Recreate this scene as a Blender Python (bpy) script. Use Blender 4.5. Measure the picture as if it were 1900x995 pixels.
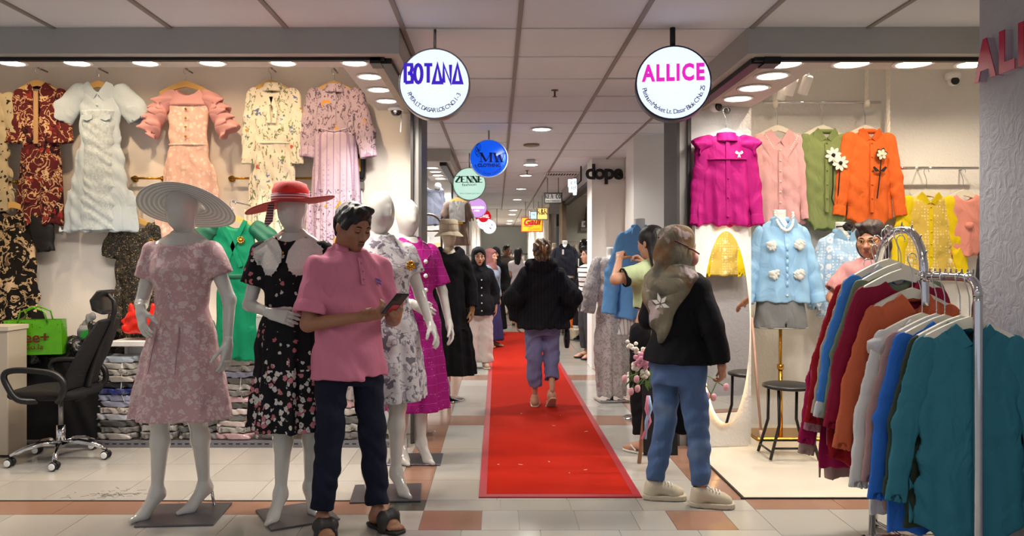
import bpy, math, random
import numpy as np
from mathutils import Vector, Matrix, Euler

SC = bpy.context.scene
for _o in list(bpy.data.objects):
    bpy.data.objects.remove(_o)
COL = SC.collection

# ------------------------------------------------------------------ camera
CX, CY, FP, CH = 922.0, 480.0, 1450.0, 1.38      # vanishing point, focal length in px, eye height
_cd = bpy.data.cameras.new('camera')
_cd.sensor_width = 36.0
_cd.lens = 36.0 * FP / 1900.0
_cd.shift_x = (950.0 - CX) / 1900.0
_cd.shift_y = -(497.5 - CY) / 1900.0
_cd.clip_end = 200
CAM = bpy.data.objects.new('camera', _cd)
CAM.location = (0, 0, CH)
CAM.rotation_euler = (math.pi / 2, 0, 0)
COL.objects.link(CAM)
SC.camera = CAM

# ------------------------------------------------------------------ world, exposure
SC.view_settings.view_transform = 'Standard'
SC.view_settings.look = 'None'
SC.view_settings.gamma = 1.0
SC.view_settings.use_curve_mapping = False
SC.view_settings.exposure = 0.32
_w = bpy.data.worlds.new('market_hall'); SC.world = _w
_w.use_nodes = True
_w.node_tree.nodes['Background'].inputs[0].default_value = (0.86, 0.90, 1.0, 1)
_w.node_tree.nodes['Background'].inputs[1].default_value = 0.42

E_SHOP, E_CORR = 8.0, 26.0       # watts of one shop downlight, one corridor downlight

def P(x, y, Y):
    """photograph pixel at depth Y -> point of the place"""
    return Vector(((x - CX) / FP * Y, Y, CH - (y - CY) / FP * Y))
def floorY(y):
    return FP * CH / (y - CY)

# ------------------------------------------------------------------ materials
MATS = {}
def C(h):
    h = h.lstrip('#')
    v = [int(h[i:i + 2], 16) / 255 for i in (0, 2, 4)]
    return tuple((c / 12.92 if c <= .04045 else ((c + .055) / 1.055) ** 2.4) for c in v) + (1.0,)

def mat(name, col='#808080', rough=.8, metal=0.0, spec=.5, bump=None, var=None, layers=(), emit=None, trans=0.0, alpha=1.0, sheen=0.0, coat=0.0, ior=1.45, drape=None):
    if name in MATS:
        return MATS[name]
    m = bpy.data.materials.new(name); MATS[name] = m
    m.use_nodes = True
    nt = m.node_tree; N = nt.nodes; L = nt.links
    b = N['Principled BSDF']
    col = C(col) if isinstance(col, str) else tuple(col) + ((1.0,) if len(col) == 3 else ())
    b.inputs['Base Color'].default_value = col
    b.inputs['Roughness'].default_value = rough
    b.inputs['Metallic'].default_value = metal
    b.inputs['Specular IOR Level'].default_value = spec
    b.inputs['IOR'].default_value = ior
    b.inputs['Alpha'].default_value = alpha
    b.inputs['Transmission Weight'].default_value = trans
    b.inputs['Sheen Weight'].default_value = sheen
    b.inputs['Coat Weight'].default_value = coat
    if emit:
        b.inputs['Emission Color'].default_value = C(emit[0])
        b.inputs['Emission Strength'].default_value = emit[1]
    if not (bump or var or layers):
        return m
    tc = N.new('ShaderNodeTexCoord'); src = tc.outputs['Object']
    def math_(op, a, c=None):
        n = N.new('ShaderNodeMath'); n.operation = op
        for i, v in enumerate((a, c)):
            if v is None: continue
            if isinstance(v, (int, float)): n.inputs[i].default_value = v
            else: L.new(v, n.inputs[i])
        return n.outputs[0]
    def mp(seed=0, sc=(1, 1, 1)):
        n = N.new('ShaderNodeMapping'); L.new(src, n.inputs[0])
        n.inputs['Location'].default_value = (seed * 1.37, seed * 2.11, seed * .73)
        n.inputs['Scale'].default_value = sc
        return n.outputs[0]
    cur = None
    def setcur(o):
        nonlocal cur; cur = o
    def mix(fac, c2):
        n = N.new('ShaderNodeMix'); n.data_type = 'RGBA'
        if isinstance(fac, (int, float)): n.inputs[0].default_value = fac
        else: L.new(fac, n.inputs[0])
        if cur is None: n.inputs[6].default_value = col
        else: L.new(cur, n.inputs[6])
        if isinstance(c2, tuple): n.inputs[7].default_value = c2
        else: L.new(c2, n.inputs[7])
        setcur(n.outputs[2])
    if var:
        n = N.new('ShaderNodeTexNoise'); L.new(mp(3), n.inputs['Vector'])
        n.inputs['Scale'].default_value = var[0]; n.inputs['Detail'].default_value = 4
        f = math_('MULTIPLY', n.outputs[0], var[1])
        dark = tuple(c * .45 for c in col[:3]) + (1,)
        mix(f, C(var[2]) if len(var) > 2 else dark)
    height = None
    for la in layers:
        kind = la[0]
        o = la[-1] if isinstance(la[-1], dict) else {}
        sd = o.get('seed', 0); scv = o.get('sc', (1, 1, 1))
        if kind == 'blob':        # flowers, dots: round cells of a Voronoi, a share of them
            _, s, thr, c2 = la[:4]
            v = mp(sd, scv)
            if o.get('dist'):
                nz = N.new('ShaderNodeTexNoise'); L.new(v, nz.inputs['Vector']); nz.inputs['Scale'].default_value = s * o.get('dfreq', 2.2)
                va = N.new('ShaderNodeVectorMath'); va.operation = 'MULTIPLY_ADD'
                L.new(nz.outputs['Color'], va.inputs[0]); va.inputs[1].default_value = (o['dist'] / s,) * 3; L.new(v, va.inputs[2])
                v = va.outputs[0]
            vo = N.new('ShaderNodeTexVoronoi'); L.new(v, vo.inputs['Vector']); vo.inputs['Scale'].default_value = s
            vo.inputs['Randomness'].default_value = o.get('rand', 1.0)
            f = math_('LESS_THAN', vo.outputs['Distance'], thr)
            if o.get('ring'):
                f = math_('MULTIPLY', f, math_('GREATER_THAN', vo.outputs['Distance'], o['ring']))
            if o.get('gate'):
                sp = N.new('ShaderNodeSeparateColor'); L.new(vo.outputs['Color'], sp.inputs[0])
                f = math_('MULTIPLY', f, math_('GREATER_THAN', sp.outputs[o.get('ch', 0)], o['gate']))
        elif kind == 'noise':     # branching leaves, marbling
            _, s, lo, hi, c2 = la[:5]
            n = N.new('ShaderNodeTexNoise'); L.new(mp(sd, scv), n.inputs['Vector'])
            n.inputs['Scale'].default_value = s; n.inputs['Detail'].default_value = o.get('detail', 3)
            n.inputs['Distortion'].default_value = o.get('dist', 0)
            if o.get('soft'):
                mr = N.new('ShaderNodeMapRange'); mr.interpolation_type = 'SMOOTHSTEP'; L.new(n.outputs[0], mr.inputs[0])
                mr.inputs[1].default_value = lo; mr.inputs[2].default_value = lo + o['soft']; f = mr.outputs[0]
            else:
                f = math_('MULTIPLY', math_('GREATER_THAN', n.outputs[0], lo), math_('LESS_THAN', n.outputs[0], hi))
        elif kind == 'stripe':
            _, ax, period, width, c2 = la[:5]
            sp = N.new('ShaderNodeSeparateXYZ'); L.new(src, sp.inputs[0])
            v = math_('ADD', sp.outputs[ax], o.get('off', 0) + 50 * period)
            f = math_('LESS_THAN', math_('MODULO', v, period), width)
        elif kind == 'brick':
            _, w_, h_, c2 = la[:4]
            n = N.new('ShaderNodeTexBrick'); L.new(mp(sd, scv), n.inputs['Vector'])
            n.offset = 0; n.inputs['Scale'].default_value = 1; n.inputs['Brick Width'].default_value = w_; n.inputs['Row Height'].default_value = h_
            n.inputs['Mortar Size'].default_value = o.get('mortar', .004); f = n.outputs['Fac']
        if o.get('zmax') is not None or o.get('zmin') is not None:
            sp = N.new('ShaderNodeSeparateXYZ'); L.new(src, sp.inputs[0])
            if o.get('zmax') is not None: f = math_('MULTIPLY', f, math_('LESS_THAN', sp.outputs[2], o['zmax']))
            if o.get('zmin') is not None: f = math_('MULTIPLY', f, math_('GREATER_THAN', sp.outputs[2], o['zmin']))
        if o.get('fac'): f2 = math_('MULTIPLY', f, o['fac'])
        else: f2 = f
        mix(f2, C(c2))
        if o.get('raise'):
            f3 = math_('MULTIPLY', f, o['raise'])
            height = f3 if height is None else math_('ADD', height, f3)
    if cur is not None:
        L.new(cur, b.inputs['Base Color'])
        if emit and emit[0] == 'base':
            L.new(cur, b.inputs['Emission Color'])
    if bump or height is not None:
        bn = N.new('ShaderNodeBump')
        if bump:
            n = N.new('ShaderNodeTexNoise'); L.new(mp(7, bump[3] if len(bump) > 3 else (1, 1, 1)), n.inputs['Vector'])
            n.inputs['Scale'].default_value = bump[0]; n.inputs['Detail'].default_value = 4
            n.inputs['Distortion'].default_value = bump[4] if len(bump) > 4 else 0
            h = n.outputs[0]
            if height is not None: h = math_('ADD', h, height)
            bn.inputs['Strength'].default_value = bump[1]; bn.inputs['Distance'].default_value = bump[2]
            if drape:      # soft creases of worn cloth under the fine weave
                n2 = N.new('ShaderNodeTexNoise'); L.new(mp(11, (1, 1, .55)), n2.inputs['Vector'])
                n2.inputs['Scale'].default_value = drape[0]; n2.inputs['Detail'].default_value = 2.5; n2.inputs['Distortion'].default_value = 1.1
                h = math_('ADD', math_('MULTIPLY', h, .06), n2.outputs[0])
                bn.inputs['Strength'].default_value = drape[1]; bn.inputs['Distance'].default_value = .03
        else:
            h = height; bn.inputs['Strength'].default_value = .8; bn.inputs['Distance'].default_value = .006
        L.new(h, bn.inputs['Height']); L.new(bn.outputs[0], b.inputs['Normal'])
    return m

def emitter(name, col, strength):
    if name in MATS: return MATS[name]
    m = bpy.data.materials.new(name); MATS[name] = m; m.use_nodes = True
    b = m.node_tree.nodes['Principled BSDF']
    b.inputs['Base Color'].default_value = tuple(c * .35 for c in C(col)[:3]) + (1,)
    b.inputs['Emission Color'].default_value = C(col); b.inputs['Emission Strength'].default_value = strength
    return m

def cloth(name, col='#808080', rough=.85, fine=260, **k):
    k.setdefault('bump', (fine, .25, .002)); k.setdefault('drape', (9, .55))
    k.setdefault('var', (9, .16))
    return mat(name, col, rough, spec=.25, **k)

# ------------------------------------------------------------------ objects
def link(o, parent=None):
    COL.objects.link(o)
    if parent is not None: o.parent = parent
    return o
def tag(o, label=None, cat=None, group=None, kind=None):
    if label: o['label'] = label
    if cat: o['category'] = cat
    if group: o['group'] = group
    if kind: o['kind'] = kind
    return o
def thing(name, label, cat, loc=(0, 0, 0), rz=0.0, group=None, rx=0.0, ry=0.0):
    o = bpy.data.objects.new(name, None)
    o.empty_display_size = .05
    o.location = loc; o.rotation_euler = (math.radians(rx), math.radians(ry), math.radians(rz))
    link(o); return tag(o, label, cat, group)
def mesh_data(name, v, f, m, smooth=False):
    me = bpy.data.meshes.new(name)
    if isinstance(f, np.ndarray):
        v = np.asarray(v, dtype=np.float32); nf = len(f)
        me.vertices.add(len(v)); me.vertices.foreach_set('co', v.ravel())
        me.loops.add(nf * 4); me.loops.foreach_set('vertex_index', f.astype(np.int32).ravel())
        me.polygons.add(nf); me.polygons.foreach_set('loop_start', np.arange(0, nf * 4, 4, dtype=np.int32))
        me.update(calc_edges=True); me.validate()
    else:
        me.from_pydata([tuple(p) for p in v], [], f)
    if m is not None:
        for mm in (m if isinstance(m, (list, tuple)) else [m]): me.materials.append(mm)
    if smooth:
        me.polygons.foreach_set('use_smooth', [True] * len(me.polygons))
    me.update()
    return me
def obj(name, me, parent=None, loc=None):
    o = bpy.data.objects.new(name, me)
    if loc is not None: o.location = loc
    return link(o, parent)

def curve(pts, n=5):
    """Catmull-Rom through the points"""
    p = [Vector(q) for q in pts]; out = []
    for i in range(len(p) - 1):
        a, b, c, d = p[max(i - 1, 0)], p[i], p[i + 1], p[min(i + 2, len(p) - 1)]
        for k in range(n):
            t = k / n; out.append(.5 * ((2 * b) + (c - a) * t + (2 * a - 5 * b + 4 * c - d) * t * t + (3 * b - a - 3 * c + d) * t ** 3))
    return out + [p[-1]]
class MB:
    """collects hard-surface shapes; .obj() links them as one mesh"""
    def __init__(s): s.v = []; s.f = []; s.sm = []
    def add(s, v, f, smooth=False):
        n = len(s.v); s.v += [Vector(p) for p in v]
        s.f += [[i + n for i in q] for q in f]; s.sm += [smooth] * len(f); return s
    def box(s, c, d, rz=0, rx=0, ry=0, ch=0.0):
        hx, hy, hz = d[0] / 2, d[1] / 2, d[2] / 2
        M = Matrix.Translation(c) @ Euler((math.radians(rx), math.radians(ry), math.radians(rz))).to_matrix().to_4x4()
        if ch <= 0:
            v = [(x, y, z) for z in (-hz, hz) for y in (-hy, hy) for x in (-hx, hx)]
            f = [[0, 2, 3, 1], [4, 5, 7, 6], [0, 1, 5, 4], [2, 6, 7, 3], [0, 4, 6, 2], [1, 3, 7, 5]]
        else:
            v = []; idx = {}
            for sx in (-1, 1):
                for sy in (-1, 1):
                    for sz in (-1, 1):
                        for a in range(3):
                            p = [sx * (hx - (ch if a != 0 else 0)), sy * (hy - (ch if a != 1 else 0)), sz * (hz - (ch if a != 2 else 0))]
                            idx[sx, sy, sz, a] = len(v); v.append(p)
            f = []
            for a in range(3):
                b, c_ = [(1, 2), (0, 2), (0, 1)][a]
                for sg in (-1, 1):
                    q = []
                    for (u, w) in ((-1, -1), (1, -1), (1, 1), (-1, 1)):
                        k = [0, 0, 0]; k[a] = sg; k[b] = u; k[c_] = w
                        q.append(idx[k[0], k[1], k[2], a])
                    if (sg > 0) == (a == 1): q.reverse()
                    f.append(q)
            for a in range(3):
                b, c_ = [(1, 2), (0, 2), (0, 1)][a]
                for u in (-1, 1):
                    for w in (-1, 1):
                        k0 = [0, 0, 0]; k0[b] = u; k0[c_] = w; k1 = list(k0); k0[a] = -1; k1[a] = 1
                        f.append([idx[(*k0, b)], idx[(*k1, b)], idx[(*k1, c_)], idx[(*k0, c_)]])
            for sx in (-1, 1):
                for sy in (-1, 1):
                    for sz in (-1, 1):
                        f.append([idx[sx, sy, sz, 0], idx[sx, sy, sz, 1], idx[sx, sy, sz, 2]])
        return s.add([M @ Vector(p) for p in v], f)
    def bx(s, x0, x1, y0, y1, z0, z1, ch=0.0):
        return s.box(((x0 + x1) / 2, (y0 + y1) / 2, (z0 + z1) / 2), (x1 - x0, y1 - y0, z1 - z0), ch=ch)
    def tube(s, pts, r, n=8, closed=False, cap=True):
        pts = [Vector(p) for p in pts]; m = len(pts)
        rs = r if isinstance(r, (list, tuple)) else [r] * m
        v = []; up = None
        for i, p in enumerate(pts):
            if closed: t = pts[(i + 1) % m] - pts[i - 1]
            else: t = pts[min(i + 1, m - 1)] - pts[max(i - 1, 0)]
            t.normalize()
            if up is None:
                up = Vector((0, 0, 1)) if abs(t.z) < .9 else Vector((1, 0, 0))
            a = up - t * up.dot(t)
            if a.length < 1e-5: a = t.orthogonal()
            a.normalize(); b = t.cross(a); up = a
            for k in range(n):
                w = 2 * math.pi * k / n
                v.append(p + (a * math.cos(w) + b * math.sin(w)) * rs[i])
        f = []
        for i in range(m if closed else m - 1):
            j = (i + 1) % m
            for k in range(n):
                l = (k + 1) % n
                f.append([i * n + k, i * n + l, j * n + l, j * n + k])
        if cap and not closed:
            f.append(list(range(n))[::-1]); f.append([(m - 1) * n + k for k in range(n)])
        return s.add(v, f, True)
    def lathe(s, prof, c=(0, 0, 0), n=24, axis='z', sx=1.0, sy=1.0, smooth=True):
        v = []; f = []
        for (r, h) in prof:
            for k in range(n):
                w = 2 * math.pi * k / n
                x, y = r * math.cos(w) * sx, r * math.sin(w) * sy
                v.append((x, y, h) if axis == 'z' else ((x, -h, y) if axis == 'y' else (h, x, y)))
        for i in range(len(prof) - 1):
            for k in range(n):
                l = (k + 1) % n
                f.append([i * n + k, i * n + l, (i + 1) * n + l, (i + 1) * n + k])
        if prof[0][0] > 1e-6: f.append(list(range(n))[::-1])
        if prof[-1][0] > 1e-6: f.append([(len(prof) - 1) * n + k for k in range(n)])
        c = Vector(c)
        return s.add([Vector(p) + c for p in v], f, smooth)
    def slab(s, poly, y0, th, M=None, bend=None, smooth=False):
        """polygon in x,z made a plate of thickness th about y0"""
        n = len(poly); v = []
        for yy in (y0 - th / 2, y0 + th / 2):
            for (x, z) in poly:
                p = Vector((x, yy + (bend(x, z) if bend else 0), z)); v.append(M @ p if M is not None else p)
        f = [list(range(n)), list(range(n, 2 * n))[::-1]]
        for i in range(n):
            j = (i + 1) % n; f.append([i, i + n, j + n, j])
        return s.add(v, f, smooth)
    def ribbon(s, path, w, y0, th, closed=False):
        """flat stroke in the x,z plane; w one width or one per point"""
        n = len(path); ws = w if isinstance(w, (list, tuple)) else [w] * n
        pv = [Vector((p[0], p[1])) for p in path]
        L_, R_ = [], []
        for i in range(n):
            if closed: t0 = pv[i] - pv[i - 1]; t1 = pv[(i + 1) % n] - pv[i]
            else:
                t0 = pv[i] - pv[i - 1] if i > 0 else pv[1] - pv[0]
                t1 = pv[i + 1] - pv[i] if i < n - 1 else pv[-1] - pv[-2]
            t0.normalize(); t1.normalize()
            n0 = Vector((-t0.y, t0.x)); n1 = Vector((-t1.y, t1.x)); b = n0 + n1
            if b.length < 1e-4: b = n0
            b.normalize(); k = 1 / max(.45, b.dot(n0))
            L_.append(pv[i] + b * ws[i] / 2 * k); R_.append(pv[i] - b * ws[i] / 2 * k)
        v = []
        for yy in (y0 - th / 2, y0 + th / 2):
            for i in range(n):
                v.append((L_[i].x, yy, L_[i].y)); v.append((R_[i].x, yy, R_[i].y))
        f = []; o = 2 * n
        for i in range(n if closed else n - 1):
            j = (i + 1) % n
            f += [[2 * i, 2 * j, 2 * j + 1, 2 * i + 1], [o + 2 * i, o + 2 * i + 1, o + 2 * j + 1, o + 2 * j],
                  [2 * i, o + 2 * i, o + 2 * j, 2 * j], [2 * i + 1, 2 * j + 1, o + 2 * j + 1, o + 2 * i + 1]]
        if not closed:
            f += [[0, 1, o + 1, o], [2 * n - 2, o + 2 * n - 2, o + 2 * n - 1, 2 * n - 1]]
        return s.add(v, f)
    def sphere(s, c, r, n=10, m=6):
        rx, ry, rz = r if isinstance(r, (tuple, list)) else (r, r, r)
        v = [(c[0], c[1], c[2] - rz)]; f = []
        for i in range(1, m):
            a = -math.pi / 2 + math.pi * i / m
            for k in range(n):
                w = 2 * math.pi * k / n
                v.append((c[0] + rx * math.cos(a) * math.cos(w), c[1] + ry * math.cos(a) * math.sin(w), c[2] + rz * math.sin(a)))
        v.append((c[0], c[1], c[2] + rz)); t = len(v) - 1
        for k in range(n):
            l = (k + 1) % n
            f.append([0, 1 + l, 1 + k])
            for i in range(m - 2): f.append([1 + i * n + k, 1 + i * n + l, 1 + (i + 1) * n + l, 1 + (i + 1) * n + k])
            f.append([1 + (m - 2) * n + k, 1 + (m - 2) * n + l, t])
        return s.add(v, f, True)
    def xf(s, M):
        s.v = [M @ p for p in s.v]; return s
    def data(s, name, m):
        me = mesh_data(name, s.v, s.f, m)
        me.polygons.foreach_set('use_smooth', s.sm); return me
    def obj(s, name, m, parent=None, loc=None):
        return obj(name, s.data(name, m), parent, loc)

# ------------------------------------------------------------------ signed distance fields -> smooth meshes
def smin(a, b, k):
    h = np.maximum(k - np.abs(a - b), 0) / k
    return np.minimum(a, b) - h * h * k * .25
def nets(D, o, h):
    """surface nets of a grid of distances"""
    ins = D < 0
    nx, ny, nz = D.shape
    cnt = np.zeros((nx - 1, ny - 1, nz - 1), np.int8)
    for i in (0, 1):
        for j in (0, 1):
            for k in (0, 1):
                cnt += ins[i:nx - 1 + i, j:ny - 1 + j, k:nz - 1 + k]
    act = (cnt > 0) & (cnt < 8)
    I = np.argwhere(act)
    if not len(I): return np.zeros((0, 3)), np.zeros((0, 4), int)
    idx = np.full(act.shape, -1, np.int64); idx[act] = np.arange(len(I))
    cor = np.array([(i, j, k) for i in (0, 1) for j in (0, 1) for k in (0, 1)])
    vals = np.stack([D[I[:, 0] + c[0], I[:, 1] + c[1], I[:, 2] + c[2]] for c in cor], 1)
    acc = np.zeros((len(I), 3)); n = np.zeros(len(I))
    for a in range(8):
        for b in range(a + 1, 8):
            if np.abs(cor[a] - cor[b]).sum() != 1: continue
            va, vb = vals[:, a], vals[:, b]
            x = (va < 0) != (vb < 0)
            t = np.where(x, va / np.where(x, va - vb, 1), 0)
            acc += np.where(x[:, None], cor[a] + t[:, None] * (cor[b] - cor[a]), 0); n += x
    V = (I + acc / n[:, None]) * h + o
    F = []
    for ax in range(3):
        sl0 = [slice(None)] * 3; sl1 = [slice(None)] * 3
        sl0[ax] = slice(0, -1); sl1[ax] = slice(1, None)
        a, b = ins[tuple(sl0)], ins[tuple(sl1)]
        e = np.argwhere(a != b)
        u, w = [(1, 2), (2, 0), (0, 1)][ax]
        ok = (e[:, u] > 0) & (e[:, w] > 0) & (e[:, u] < D.shape[u] - 1) & (e[:, w] < D.shape[w] - 1)
        e = e[ok]
        if not len(e): continue
        fl = a[e[:, 0], e[:, 1], e[:, 2]]
        q = []
        for (du, dw) in ((1, 1), (0, 1), (0, 0), (1, 0)):
            c = e.copy(); c[:, u] -= du; c[:, w] -= dw
            q.append(idx[c[:, 0], c[:, 1], c[:, 2]])
        q = np.stack(q, 1)
        q[~fl] = q[~fl][:, ::-1]
        F.append(q)
    F = np.concatenate(F)
    F = F[(F >= 0).all(1)]
    return V, F

class F:
    """a body of blended primitives"""
    def __init__(s): s.p = []; s.c = []; s.d = []
    def _add(s, fn, lo, hi, k, carve=False):
        (s.c if carve else s.p).append((fn, np.array(lo, float), np.array(hi, float), k)); return s
    def cone(s, a, b, ra, rb, k=.02, ys=1.0, xs=1.0, flat=False, carve=False):
        """tapered limb a->b; ys, xs > 1 flatten it in y or x; flat ends it square at b"""
        a = np.array(a, float); b = np.array(b, float); ba = b - a; L2 = ba @ ba; Ln = math.sqrt(L2)
        r = max(ra, rb)
        def fn(x, y, z):
            px, py, pz = x - a[0], y - a[1], z - a[2]
            tt = (px * ba[0] + py * ba[1] + pz * ba[2]) / L2
            t = np.clip(tt, 0, 1)
            d = np.sqrt(((px - t * ba[0]) * xs) ** 2 + ((py - t * ba[1]) * ys) ** 2 + (pz - t * ba[2]) ** 2) - (ra + (rb - ra) * t)
            if flat: d = np.maximum(d, (tt - 1) * Ln)
            return d
        e = r * max(1, 1 / ys, 1 / xs) + .004
        return s._add(fn, np.minimum(a, b) - e, np.maximum(a, b) + e, k, carve)
    def chain(s, pts, rs, k=.02, **kw):
        for i in range(len(pts) - 1): s.cone(pts[i], pts[i + 1], rs[i], rs[i + 1], k, **kw)
        return s
    def ell(s, c, r, k=.02, rot=None, carve=False):
        c = np.array(c, float); r = np.array(r, float)
        R = np.array(Euler([math.radians(q) for q in rot]).to_matrix().transposed()) if rot else None
        m = r.min()
        def fn(x, y, z):
            p = [x - c[0], y - c[1], z - c[2]]
            if R is not None: p = [R[i, 0] * p[0] + R[i, 1] * p[1] + R[i, 2] * p[2] for i in range(3)]
            return (np.sqrt((p[0] / r[0]) ** 2 + (p[1] / r[1]) ** 2 + (p[2] / r[2]) ** 2) - 1) * m
        e = r if R is None else np.full(3, r.max())
        return s._add(fn, c - e, c + e, k, carve)
    def stack(s, st, k=.02, pw=2.0, fold=None, carve=False, lean=(0, 0)):
        """ellipses stacked in z: rows (z, cx, cy, rx, ry[, fold amplitude]); fold=(count, phase, twist, second)"""
        st = sorted(st); A = np.array([list(r) + [0] * (6 - len(r)) for r in st], float)
        z0, z1 = A[0, 0], A[-1, 0]
        zz = np.linspace(z0, z1, 160)
        w = 9; ker = np.hanning(w + 2)[1:-1]; ker /= ker.sum()
        T = []
        for i in range(1, 6):
            q = np.interp(zz, A[:, 0], A[:, i]); qp = np.concatenate([2 * q[0] - q[w // 2:0:-1], q, 2 * q[-1] - q[-2:-w // 2 - 1:-1]])
            T.append(np.convolve(qp, ker, 'same')[w // 2:w // 2 + 160])
        def fn(x, y, z):
            zf = np.clip(z, z0, z1)
            cx, cy, rx, ry, am = [np.interp(zf.ravel(), zz, t).reshape(z.shape) for t in T]
            X, Y = x - cx, y - cy
            q = ((np.abs(X) / rx) ** pw + (np.abs(Y) / ry) ** pw) ** (1 / pw)
            if fold:
                th = np.arctan2(Y / ry, X / rx)
                n, ph, tw = fold[:3]
                q = q / (1 + am * np.cos(n * th + ph + tw * zf + .9 * np.sin(3 * th + 2 * ph)) + am * .4 * np.cos((2 * n + 1) * th + 1.7 * ph))
            d = (q - 1) * np.minimum(rx, ry)
            return np.maximum(np.maximum(d, z - z1), z0 - z)
        e = 1.0 + (A[:, 5].max() * 1.5 if fold else 0)
        lo = [(A[:, 1] - A[:, 3] * e).min(), (A[:, 2] - A[:, 4] * e).min(), z0]
        hi = [(A[:, 1] + A[:, 3] * e).max(), (A[:, 2] + A[:, 4] * e).max(), z1]
        return s._add(fn, lo, hi, k, carve)
    def fn(s, f, lo, hi, k=.02, carve=False): return s._add(f, lo, hi, k, carve)
    def wr(s, amp, freq, dr=(0, 0, 1), seed=0., zlo=-9, zhi=9, soft=.05):
        """soft wrinkles across direction dr"""
        dr = np.array(dr, float); dr /= np.linalg.norm(dr)
        def f(x, y, z):
            u = x * dr[0] + y * dr[1] + z * dr[2]
            g = np.sin(freq * u + 2.2 * np.sin(.37 * freq * (x * .8 - y * .6 + .45 * z) + seed) + seed)
            h = np.sin(.53 * freq * (u + .5 * x) + 3 * np.sin(.29 * freq * (z * .7 + y) + 2 * seed))
            m = np.clip((z - zlo) / soft, 0, 1) * np.clip((zhi - z) / soft, 0, 1)
            return amp * (.6 * g + .4 * h) * m
        s.d.append(f); return s
    def disp(s, f): s.d.append(f); return s
    def mesh(s, h):
        lo = np.min([p[1] for p in s.p], 0) - 3 * h; hi = np.max([p[2] for p in s.p], 0) + 3 * h
        n = np.ceil((hi - lo) / h).astype(int) + 1
        ax = [(lo[i] + h * np.arange(n[i])).astype(np.float32) for i in range(3)]
        D = np.full(tuple(n), .5, np.float32)
        def sub(l, u, pad):
            i0 = np.maximum(np.floor((l - pad - lo) / h).astype(int), 0); i1 = np.minimum(np.ceil((u + pad - lo) / h).astype(int) + 1, n)
            return tuple(slice(a, max(a, b)) for a, b in zip(i0, i1))
        for fn, l, u, k in s.p:
            q = sub(l, u, k + 2 * h)
            if any(t.start >= t.stop for t in q): continue
            d = fn(ax[0][q[0]][:, None, None], ax[1][q[1]][None, :, None], ax[2][q[2]][None, None, :])
            D[q] = smin(D[q], d, max(k, 1e-4))
        if s.d:
            x, y, z = ax[0][:, None, None], ax[1][None, :, None], ax[2][None, None, :]
            for f in s.d: D = D + f(x, y, z)
        for fn, l, u, k in s.c:
            q = sub(l, u, k + 2 * h)
            if any(t.start >= t.stop for t in q): continue
            d = fn(ax[0][q[0]][:, None, None], ax[1][q[1]][None, :, None], ax[2][q[2]][None, None, :])
            D[q] = -smin(-D[q], d, max(k, 1e-4))
        D[0], D[-1] = .5, .5; D[:, 0] = .5; D[:, -1] = .5; D[:, :, 0] = .5; D[:, :, -1] = .5
        return nets(D, lo, h)
    def obj(s, name, m, parent=None, h=.01, M=None):
        v, f = s.mesh(h)
        if M is not None: v = xf(v, M)
        return obj(name, mesh_data(name, v, f, m, True), parent)
def xf(v, M):
    A = np.array(M); return v @ A[:3, :3].T + A[:3, 3]
def merge(lst):
    V, Q, n = [], [], 0
    for v, f in lst:
        V.append(v); Q.append(f + n); n += len(v)
    return np.concatenate(V), np.concatenate(Q)

# ------------------------------------------------------------------ lettering
def glyphs(txt, size, th=.004, bold=0.0, space=1.0):
    cu = bpy.data.curves.new('lettering', 'FONT'); cu.body = txt; cu.size = size
    cu.extrude = th / 2; cu.offset = bold; cu.resolution_u = 3; cu.space_character = space; cu.align_x = 'CENTER'
    o = bpy.data.objects.new('lettering', cu); COL.objects.link(o)
    bpy.context.view_layer.update()
    me = bpy.data.meshes.new_from_object(o.evaluated_get(bpy.context.evaluated_depsgraph_get()))
    v = [Vector((p.co.x, -p.co.z, p.co.y)) for p in me.vertices]; f = [list(p.vertices) for p in me.polygons]
    bpy.data.objects.remove(o); bpy.data.curves.remove(cu); bpy.data.meshes.remove(me)
    return v, f
def text_to(mb, txt, size, x, z, y, th=.004, bold=0.0, xs=1.0, rot=0.0, slant=0.0, space=1.0):
    v, f = glyphs(txt, size, th, bold, space)
    if slant: v = [Vector((p.x + slant * p.z, p.y, p.z)) for p in v]
    c, s_ = math.cos(rot), math.sin(rot)
    mb.add([(x + p.x * xs * c - p.z * s_, y + p.y, z + p.x * xs * s_ + p.z * c) for p in v], f)
def text_arc(mb, txt, size, r, a0, a1, y, th=.004, bold=0.0):
    """characters along the lower rim of a disc, from angle a0 to a1 (degrees, 270 = straight down)"""
    ws = []
    for ch in txt:
        if ch == ' ': ws.append(.32 * size); continue
        v, _ = glyphs(ch, size); ws.append(max(p.x for p in v) - min(p.x for p in v) + .13 * size)
    tot = sum(ws); run = 0
    for ch, w in zip(txt, ws):
        run += w
        if ch == ' ': continue
        a = math.radians(a0 + (a1 - a0) * (run - w / 2) / tot)
        text_to(mb, ch, size, r * math.cos(a), r * math.sin(a), y, th, bold, rot=a + math.pi / 2)
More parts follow.
